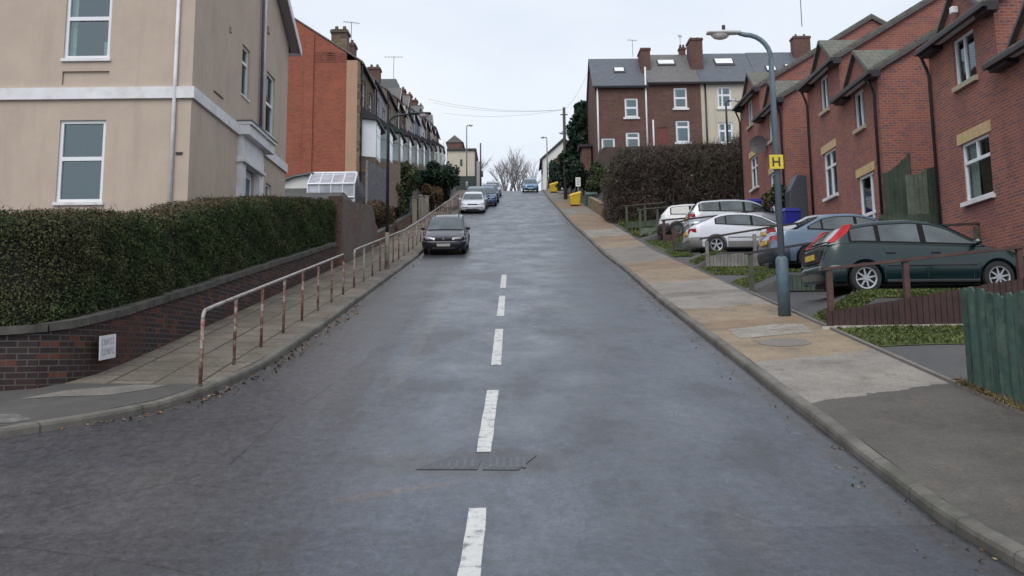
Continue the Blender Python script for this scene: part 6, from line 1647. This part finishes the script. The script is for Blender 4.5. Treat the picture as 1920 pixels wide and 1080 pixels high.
def car(name, label, kind, loc, yaw, paintm, slope=0., roll=0., group=None, wheels='alloy', rearlights='block', lower=None, plate='plate_y', grille=True, spokes=5, badge=None, highlight=True, hs=1.0, rails=False):
    T = TYPES[kind]; L, W_ = T['L'], T['W']; H2 = L / 2; wr = .305; arch = .365
    root = thing(name, label, 'car', loc, group)
    root.rotation_euler = (Matrix.Rotation(yaw, 4, 'Z') @ Matrix.Rotation(slope, 4, 'Y') @ Matrix.Rotation(roll, 4, 'X')).to_euler()
    loc0 = Vector((0, 0, 0))
    def bld(mb, nm, mat, parent=None, smooth=False, bevel=0):
        o = mb.build(nm, mat, None, origin=(0, 0, 0), smooth=smooth, bevel=bevel); o.parent = parent or root; return o
    def hw(s):
        t_ = abs(s) / H2; b = W_ / 2 * (1 - .035 * t_ ** 2)
        if t_ > .80: b *= 1 - .17 * ((t_ - .80) / .20) ** 2.2
        return b
    def zt(s): return itp(T['deck'], s) * hs
    def roofz(s): return itp(T['roof'], s) * hs
    # stations
    ss = list(np.linspace(-H2, H2, 75))
    for w in T['wb']: ss += [w - arch, w + arch, w - arch + .01, w + arch - .01]
    ss = sorted(set([round(float(s), 4) for s in ss if -H2 <= s <= H2]))
    V = []; NP = 12
    for s in ss:
        b = .20 + .06 * (abs(s) / H2) ** 6
        ar = 0
        for w in T['wb']:
            if abs(s - w) < arch: ar = max(ar, wr + math.sqrt(max(0, arch ** 2 - (s - w) ** 2)))
        w = hw(s); d = zt(s)
        cs = [(0, b), (w * .82, b), (w * .95, b + .03), (w * .985, b + .14), (w * 1.0, .46), (w * 1.0, .58), (w * .985, .72), (w * .955, d - .09), (w * .93, d - .03), (w * .86, d), (w * .5, d + .012), (0, d + .018)]
        out = []
        for i, (y, z) in enumerate(cs):
            z = min(z, d + .02) if i > 3 else z
            if 1 <= i <= 6 and z < ar and i > 1: z = min(ar, d - .11) + i * .0005
            if i == 1 and ar: y = w * .62
            if i == 2 and ar: z = ar; 
            out.append((y, z))
        # nose/tail rake
        t_ = abs(s) / H2; e = max(0, (t_ - .82) / .18) ** 1.5; sg = 1 if s > 0 else -1
        row = []
        for (y, z) in out:
            k_ = -.16 * max(0, z - .58) - .30 * max(0, .36 - z)
            if s > 0: k_ *= 1.5
            row.append((s + sg * e * k_, y, z))
        V.append(row)
    # smooth section heights for bevelled ends
    mb = MB(); verts = []; n2 = NP * 2 - 1
    for row in V:
        verts += [(x, -y, z) for x, y, z in reversed(row)][:-1] + row
    # order: left half reversed (top->bottom) then right (bottom->top)
    verts = []
    for row in V:
        left = [(x, -y, z) for x, y, z in row]; ring = [row[i] for i in range(NP)] + [left[i] for i in range(NP - 2, 0, -1)]
        verts += ring
    nr = NP * 2 - 2; fs = []
    for i in range(len(V) - 1):
        for j in range(nr): fs.append((i * nr + j, i * nr + (j + 1) % nr, (i + 1) * nr + (j + 1) % nr, (i + 1) * nr + j))
    fs.append(tuple(range(nr))); fs.append(tuple((len(V) - 1) * nr + j for j in range(nr)))
    mb.mesh(verts, fs)
    body = bld(mb, 'body', paintm, smooth=True)
    md = body.modifiers.new('edge', 'EDGE_SPLIT'); md.split_angle = R(38)
    # lower cladding: bumpers + sills
    def ringpart(s0, s1, z0, z1, nm, mat, off=.012, both=True, stn=14):
        mb = MB(); vs = []
        sl2 = np.linspace(s0, s1, stn)
        for s in sl2:
            w = hw(s) + off; t_ = abs(s) / H2
            vs += [(s, w, z0), (s, w + .006, (z0 + z1) / 2), (s, w, z1), (s, w - .05, z1)]
        f_ = [(i * 4 + j, i * 4 + j + 1, (i + 1) * 4 + j + 1, (i + 1) * 4 + j) for i in range(stn - 1) for j in range(3)]
        mb.mesh(vs, f_); mb.mesh([(x, -y, z) for x, y, z in vs], f_)
        return bld(mb, nm, mat, smooth=False)
    lowm = lower or paintm
    for end, nm in ((1, 'front_bumper'), (-1, 'rear_bumper')):
        mb = MB(); vs = []; prof = [(.24, .0), (.30, .045), (.44, .06), (.54, .05), (.57, .02), (.57, -.06)]
        pts_ = []
        for a in np.linspace(-1, 1, 17):
            y = a * (hw(end * H2) + .01); x = end * (H2 - .05 * abs(a) ** 4 + .0)
            pts_.append((x, y, 0))
        ext = end * (H2 - .40); 
        path = [(ext, -(hw(ext) + .008))] + [(end * (H2 - .22), -(hw(end * (H2 - .22)) + .012))] + [(p[0], p[1]) for p in pts_] + [(end * (H2 - .22), hw(end * (H2 - .22)) + .012), (ext, hw(ext) + .008)]
        for i, (x, y) in enumerate(path):
            a0 = Vector(path[max(0, i - 1)]); b0 = Vector(path[min(len(path) - 1, i + 1)]); d_ = (b0 - a0).normalized(); n_ = Vector((d_.y, -d_.x)) * end
            amp = .25 if i in (0, len(path) - 1) else 1
            for z, o in prof: vs.append((x + n_.x * o * amp, y + n_.y * o * amp, z))
        k_ = len(prof); mb.mesh(vs, [(i * k_ + j, i * k_ + j + 1, (i + 1) * k_ + j + 1, (i + 1) * k_ + j) for i in range(len(path) - 1) for j in range(k_ - 1)])
        bp = bld(mb, nm, lowm, smooth=True)
        mb = MB()
        vs = []
        for (x, y) in path[1:-1]: vs += [(x + end * .062, y * 1.0, .425), (x + end * .062, y * 1.0, .455)]
        mb.mesh(vs, [(2 * i, 2 * i + 1, 2 * i + 3, 2 * i + 2) for i in range(len(path) - 3)])
        bld(mb, 'bumper_trim', 'plastic', bp)
    if lower: 
        for w0, w1 in ((T['wb'][0] + arch + .03, T['wb'][1] - arch - .03),): ringpart(w0, w1, .22, .42, 'sill', lowm)
    else: ringpart(T['wb'][0] + arch + .03, T['wb'][1] - arch - .03, .215, .27, 'sill', 'plastic', .004)
    ringpart(T['wb'][0] + arch + .06, T['wb'][1] - arch - .06, .53, .565, 'rub_strip', 'plastic' if not lower else lowm, .006)
    # underbody
    mb = MB(); mb.box((-H2 + .25, -W_ / 2 + .26, .17), (H2 - .3, W_ / 2 - .26, .62)); bld(mb, 'underbody', 'plastic')
    # greenhouse
    prof = T['roof']; r0, r1 = prof[0][0], prof[-1][0]
    belt = [(s, zt(s)) for s in (r0, r1)]
    def yb(s): return hw(s) * .925
    zR = max(z for s, z in prof) * hs; zB = zt(0)
    def yside(s, z): return yb(s) + (hw(0) * .70 - hw(0) * .925) * (z - zB) / (zR - zB)
    gs = sorted(set(list(np.linspace(r0, r1, 34)) + [a for a, b in prof])); verts = []; NG = 8
    for s in gs:
        h = roofz(s); d = min(zt(s) - .02, h - .001); sh = max(d, h - .055)
        y1 = yside(s, sh); ring = [(s, yside(s, d), d), (s, yside(s, (d + sh) / 2), (d + sh) / 2), (s, y1, sh), (s, y1 * .965, sh + (h - sh) * .6), (s, y1 * .88, h - .004), (s, y1 * .5, h + .008 * (h > d + .1)), (s, 0, h + .014 * (h > d + .1))]
        verts += ring + [(x, -y, z) for x, y, z in ring[:-1]][::-1]
    nr = 13; mb = MB(); mb.mesh(verts, [(i * nr + j, i * nr + j + 1, (i + 1) * nr + j + 1, (i + 1) * nr + j) for i in range(len(gs) - 1) for j in range(nr - 1)])
    # dark rear of cabin is the painted shell; windows are glossy panels set just proud of it
    cab = bld(mb, 'roof', paintm, smooth=True)
    md = cab.modifiers.new('edge', 'EDGE_SPLIT'); md.split_angle = R(45)
    def top_at(s): return roofz(s) - .095
    for sd in (-1, 1):
        for wdw in T['side']:
            a, b = wdw[0], wdw[1]; sv = np.linspace(a, b, 9); lowv = []; upv = []
            for s in sv:
                zl_ = zt(s) + .035; zu = max(zl_ + .012, top_at(s)); lowv.append((s, sd * (yside(s, zl_) + .007), zl_)); upv.append((s, sd * (yside(s, zu) + .007), zu))
            mb = MB(); mb.mesh(lowv + upv, [(i, i + 1, 9 + i + 1, 9 + i) for i in range(8)])
            bld(mb, 'side_window', 'cg2')
            # dark rubber surround
        a, b = T['side'][0][0] - .05, T['side'][-1][1] + .06; sv = np.linspace(a, b, 30); vs = []
        for s in sv:
            zl_ = zt(s) - .002; zu = max(zl_ + .01, top_at(s) + .022); vs += [(s, sd * (yside(s, zl_) + .003), zl_), (s, sd * (yside(s, zu) + .003), zu)]
        mb = MB(); mb.mesh(vs, [(2 * i, 2 * i + 2, 2 * i + 3, 2 * i + 1) for i in range(29)]); bld(mb, 'window_surround', 'rubber')
    for nm, (f0, f1), rng in (('windscreen', T['front'], (prof[-1], prof[-2])), ('rear_window', T['rear'], (prof[0], prof[1]))):
        (sa, za), (sb, zb_) = rng; za *= hs; zb_ *= hs; vs = []; d = Vector((sb - sa, 0, zb_ - za)); nrm = Vector((-d.z, 0, d.x)).normalized()
        if nm == 'windscreen' and nrm.x < 0: nrm = -nrm
        if nm == 'rear_window' and nrm.x > 0: nrm = -nrm
        lo, hi = (.07, .97) if nm == 'windscreen' else (.12 if kind in ('hatch', 'estate', 'mini') else .06, .94)
        for q in np.linspace(lo, hi, 5):
            s = sa + (sb - sa) * q; z = za + (zb_ - za) * q; yy_ = yside(s, max(z - .05, zt(s))) * .90
            for u in np.linspace(-1, 1, 9): vs.append((s + nrm.x * .014 - nrm.x * .03 * u * u * .4, yy_ * u, z + nrm.z * .014 + .008 * (1 - u * u)))
        mb = MB(); mb.mesh(vs, [(i * 9 + j, i * 9 + j + 1, (i + 1) * 9 + j + 1, (i + 1) * 9 + j) for i in range(4) for j in range(8)])
        bld(mb, nm, 'cg2', smooth=True)
        if nm == 'rear_window':
            sq = sa + (sb - sa) * .12; zq = za + (zb_ - za) * .12
            mb = MB(); mb.tube([(sq + nrm.x * .03, 0, zq + nrm.z * .03), (sq + (sb - sa) * .25 + nrm.x * .03, .42, zq + (zb_ - za) * .25 + nrm.z * .03)], .008, 5); bld(mb, 'wiper', 'plastic')
    # lights, plates, grille
    for sd in (-1, 1):
        w = hw(H2) ; zf = zt(H2 - .12)
        mb = MB(); y0_, y1_ = sd * w * .50, sd * w * .985
        vs = [(H2 + .012, y0_, .60), (H2 - .10, y1_ * 1.03, .60), (H2 - .30, sd * (hw(H2 - .30) + .006), .66), (H2 - .30, sd * (hw(H2 - .30) - .0), .745), (H2 - .085, y1_ * .98, .715), (H2 - .035, y0_, .69)]
        mb.mesh(vs + [(x - .03, y * .97, z) for x, y, z in vs], [(0, 1, 4, 5), (1, 2, 3, 4), (6, 11, 10, 7), (7, 10, 9, 8), (0, 6, 7, 1), (5, 4, 10, 11), (0, 5, 11, 6)])
        bld(mb, 'headlight', 'lens_clear')
        if rearlights == 'pillar':     # tall lamps up the rear pillars
            mb = MB(); vs = []
            pts_ = [(-1.95, .975), (-1.60, 1.31), (-1.42, 1.335), (-1.55, 1.16), (-1.83, .985)]
            for s, z in pts_: vs.append((s - .01, sd * (yside(s, z * hs) + .012), z * hs))
            for s, z in pts_: vs.append((s + .02, sd * (yside(s, z * hs) - .04), z * hs))
            mb.mesh(vs, [(0, 1, 2, 3, 4), (9, 8, 7, 6, 5)] + [(i, (i + 1) % 5, (i + 1) % 5 + 5, i + 5) for i in range(5)]); bld(mb, 'tail_light', 'tail_bright')
        else:
            zc = .80 if kind != 'mini' else .64; hh = .075
            if rearlights == 'tall': zc, hh = .80, .085
            vs = [(-H2 - .006, sd * w * .62, zc - hh), (-H2 + .05, sd * w * 1.0, zc - hh), (-H2 + .22, sd * (hw(H2 - .22) + .004), zc - hh * .8), (-H2 + .20, sd * (hw(H2 - .22) - .002), zc + hh * .8), (-H2 + .075, sd * w * .99, zc + hh), (-H2 + .025, sd * w * .62, zc + hh)]
            mb = MB(); mb.mesh(vs + [(x + .03, y * .96, z) for x, y, z in vs], [(0, 1, 4, 5), (1, 2, 3, 4), (6, 11, 10, 7), (7, 10, 9, 8), (0, 6, 7, 1), (5, 4, 10, 11), (0, 5, 11, 6), (2, 8, 9, 3), (1, 7, 8, 2), (3, 9, 10, 4)])
            bld(mb, 'tail_light', 'tail_red')
        # mirror
        mb = MB(); mx = T['roof'][-1][0] - .22; my = yside(mx, .95) + .04
        c = Vector((mx, sd * (my + .10), .98)); vs = []
        for i, (q, sc_) in enumerate([(-.05, .8), (.0, 1.), (.06, .7)]):
            for k_ in range(8):
                a = 2 * math.pi * k_ / 8; vs.append((c.x + q, c.y + .10 * sc_ * math.cos(a), c.z + .07 * sc_ * math.sin(a)))
        mb.mesh(vs, [(i * 8 + k_, i * 8 + (k_ + 1) % 8, (i + 1) * 8 + (k_ + 1) % 8, (i + 1) * 8 + k_) for i in range(2) for k_ in range(8)] + [tuple(range(8)), tuple(16 + k_ for k_ in range(8))])
        mb.box((mx - .02, sd * (my - .03), .93), (mx + .03, sd * (my + .06), .965))
        bld(mb, 'wing_mirror', paintm if not lower else 'plastic', smooth=False)
        # door handles + shut lines
        dl = [T['side'][-1][0] - .03, T['side'][-1][1] * .92] + ([T['side'][-2][0] + .02] if len(T['side']) > 2 else [])
        mb = MB()
        for s in dl:
            mb.mesh([(s - .005, sd * (hw(s) * .99 + .004), .30), (s + .005, sd * (hw(s) * .99 + .004), .30), (s + .005, sd * (hw(s) * .955 + .004), zt(s) - .09), (s - .005, sd * (hw(s) * .955 + .004), zt(s) - .09)], [(0, 1, 2, 3)])
            mb.mesh([(s - .005, sd * (hw(s) * 1.0 + .004), .58), (s + .005, sd * (hw(s) * 1.0 + .004), .58), (s + .005, sd * (hw(s) * 1.0 + .004), .30), (s - .005, sd * (hw(s) * 1.0 + .004), .30)], [(0, 1, 2, 3)])
        bld(mb, 'shut_lines', 'plastic')
        for s in ([T['side'][-1][0] + .16, T['side'][-2][0] + .16] if len(T['side']) > 2 and kind not in ('coupe',) else [T['side'][-1][0] + .16]):
            mb = MB(); mb.box((s - .09, sd * (hw(s) * .972), .775), (s + .09, sd * (hw(s) * .972 + .03), .81)); bld(mb, 'door_handle', 'plastic', bevel=.008)
    mb = MB(); mb.box((-H2 - .035, -.26, .70 if kind != 'mini' else .42), (-H2 + .0, .26, .81 if kind != 'mini' else .53)); bld(mb, 'number_plate', plate)
    if rearlights == 'pillar': mb = MB(); mb.box((-H2 - .012, -.52, .64), (-H2 + .05, .52, .88)); bld(mb, 'tailgate_recess', 'plastic')
    mb = MB(); mb.box((H2 + .05, -.26, .36), (H2 + .072, .26, .465)); bld(mb, 'number_plate', 'plate_w')
    if grille:
        mb = MB(); mb.box((H2 - .03, -.34, .605), (H2 + .004, .34, .675)); gr_ = bld(mb, 'grille', 'plastic')
        mb = MB(); mb.box((H2 + .0, -.45, .255), (H2 + .058, .45, .33)); bld(mb, 'lower_grille', 'plastic')
    if badge:
        mb = MB(); mb.mesh([(H2 + .012, 0, .60), (H2 + .012, .045, .655), (H2 + .008, 0, .715), (H2 + .012, -.045, .655)], [(0, 1, 2, 3)]); bld(mb, 'emblem', 'chrome')
        mb = MB(); mb.box((H2 - .012, -.34, .615), (H2 + .008, -.06, .625)); mb.box((H2 - .012, .06, .615), (H2 + .008, .34, .625)); 
    if rails:
        for sd in (-1, 1): mb = MB(); mb.tube([(-1.6, sd * .50, 1.42 * hs), (-1.5, sd * .5, 1.485 * hs), (.0, sd * .50, 1.49 * hs), (.15, sd * .5, 1.43 * hs)], .015, 6); bld(mb, 'roof_rail', 'plastic')
    # wheels
    for wx in T['wb']:
        for sd in (-1, 1):
            yo = sd * (W_ / 2 - .012); mb = MB(); n_ = 28; prof_ = [(.20, -.165), (.285, -.165), (wr, -.14), (wr, -.03), (.29, -.003), (.215, 0.), (.205, -.03)]
            vs = []
            for (r_, o) in prof_:
                for k_ in range(n_):
                    a = 2 * math.pi * k_ / n_; vs.append((wx + r_ * math.cos(a), yo + sd * o, wr + r_ * math.sin(a)))
            mb.mesh(vs, [(i * n_ + k_, i * n_ + (k_ + 1) % n_, (i + 1) * n_ + (k_ + 1) % n_, (i + 1) * n_ + k_) for i in range(len(prof_) - 1) for k_ in range(n_)] + [tuple(range(n_))])
            wl = bld(mb, 'wheel', 'tyre', smooth=True); md = wl.modifiers.new('edge', 'EDGE_SPLIT'); md.split_angle = R(35)
            mb = MB(); vs = []
            def rp(r_, a, o): return (wx + r_ * math.cos(a), yo + sd * o, wr + r_ * math.sin(a))
            if wheels == 'alloy':
                for k_ in range(n_): 
                    a = 2 * math.pi * k_ / n_; b = 2 * math.pi * (k_ + 1) / n_
                    mb.face([rp(.185, a, -.012), rp(.185, b, -.012), rp(.21, b, -.006), rp(.21, a, -.006)]); mb.face([rp(.185, a, -.012), rp(.185, b, -.012), rp(.18, b, -.06), rp(.18, a, -.06)])
                ns_ = spokes
                for k_ in range(ns_):
                    a = 2 * math.pi * (k_ + .25) / ns_; da = (.17 if ns_ <= 5 else .065); 
                    mb.face([rp(.05, a - .45, -.02), rp(.19, a - da, -.016), rp(.19, a + da, -.016), rp(.05, a + .45, -.02)])
                    mb.face([rp(.19, a - da, -.016), rp(.19, a - da, -.05), rp(.05, a - .45, -.05), rp(.05, a - .45, -.02)])
                mb.face([rp(.055, 2 * math.pi * q / 12, -.014) for q in range(12)])
                bld(mb, 'rim', 'alloy', wl)
                mb = MB(); mb.face([rp(.19, 2 * math.pi * q / 20, -.07) for q in range(20)]); bld(mb, 'brake_disc', 'tyre', wl)
            else:
                for k_ in range(n_):
                    a = 2 * math.pi * k_ / n_; b = 2 * math.pi * (k_ + 1) / n_
                    mb.face([rp(.15, a, -.02), rp(.15, b, -.02), rp(.205, b, -.008), rp(.205, a, -.008)])
                    if k_ % 4 != 0: mb.face([rp(.05, a, -.012), rp(.05, b, -.012), rp(.15, b, -.02), rp(.15, a, -.02)])
                mb.face([rp(.05, 2 * math.pi * q / 12, -.012) for q in range(12)])
                bld(mb, 'rim', 'hub' if wheels == 'steel' else 'alloy', wl)
    return root
k = NT('tinted_car_glass')
f = k.noise(1.6, 3, .5)
k.color(k.ramp(f, [(.35, (.018, .024, .026)), (.65, (.075, .095, .10))])); k.rough(.06); k.spec(1.0); k.b.inputs['Coat Weight'].default_value = .5
M['cg2'] = k.m
GL = 'cars parked in the bays on the right'
GS = 'cars parked up the left kerb'
def lot(y): return float(np.interp(y, [a for a, c in LOT], [c for a, c in LOT]))
car('parked_car', 'dark green hatchback with bright red lamps up its rear pillar', 'hatch', (8.06, 20.95, 2.685), R(2), 'p_green', group=GL, rearlights='pillar', spokes=8, grille=True, hs=1.03)
car('parked_car', 'silver-blue saloon with round red tail lamps beyond the green hatchback', 'saloon', (8.62, 26.45, 3.57), R(2), 'p_blue', group=GL, lower='bumper_navy', rearlights='tall', wheels='steel', hs=1.02)
car('parked_car', 'white coupe with grey lower trim and five-spoke alloy wheels', 'coupe', (8.12, 35.9, 4.90), R(0), 'p_white', group=GL, lower='bumper_grey', spokes=5, hs=1.02)
car('parked_car', 'silver estate car parked right behind the white coupe', 'estate', (9.05, 40.6, 6.03), R(0), 'p_silver', group=GL, wheels='steel', hs=.99)
car('parked_car', 'small white hatchback with dark bumper farthest up the parking bays', 'mini', (8.10, 44.0, 6.40), R(-4), 'p_white2', group=GL, lower='plastic', wheels='steel', rearlights='low', plate='plate_w')
car('parked_car', 'low pale silver car mostly hidden between the coupe and the saloon', 'saloon', (10.35, 33.6, 4.62), R(0), 'p_silver', group=GL, wheels='steel', hs=.93)
def kerb_car(label, kind, y, x, pm, **kw):
    a = gz(y - 1.3); b = gz(y + 1.3); sl_ = math.atan((b - a) / 2.6)
    return car('parked_car', label, kind, (x, y, (a + b) / 2 + .0), R(-90), pm, slope=sl_, group=GS, **kw)
kerb_car('dark navy estate car with a silver emblem, nearest on the left kerb', 'estate', 43.0, -2.72, 'p_navy', badge=True, rails=True, wheels='steel', plate='plate_y')
kerb_car('white hatchback parked behind the dark navy estate', 'hatch', 73.0, -2.75, 'p_white', wheels='steel')
kerb_car('blue-grey estate parked behind the white hatchback', 'estate', 79.0, -2.75, 'p_bluegrey', wheels='steel', hs=1.12)
kerb_car('mid blue hatchback on the left kerb standing out towards the road', 'hatch', 83.5, -2.1, 'p_midblue', wheels='steel', hs=1.06)
kerb_car('dark blue car fifth along the left kerb', 'estate', 90.0, -2.0, 'p_dkblue', wheels='steel', hs=1.05)
kerb_car('silver car near the crest, last of the left kerb row', 'hatch', 102.0, -1.9, 'p_silver', wheels='steel')
a = gz(111) ; b = gz(109)
car('parked_car', 'small pale blue car alone at the crest on the right', 'hatch', (1.95, 110.5, gz(110.5)), R(-90), 'p_cyan', slope=math.atan(.2), wheels='steel', hs=.98)
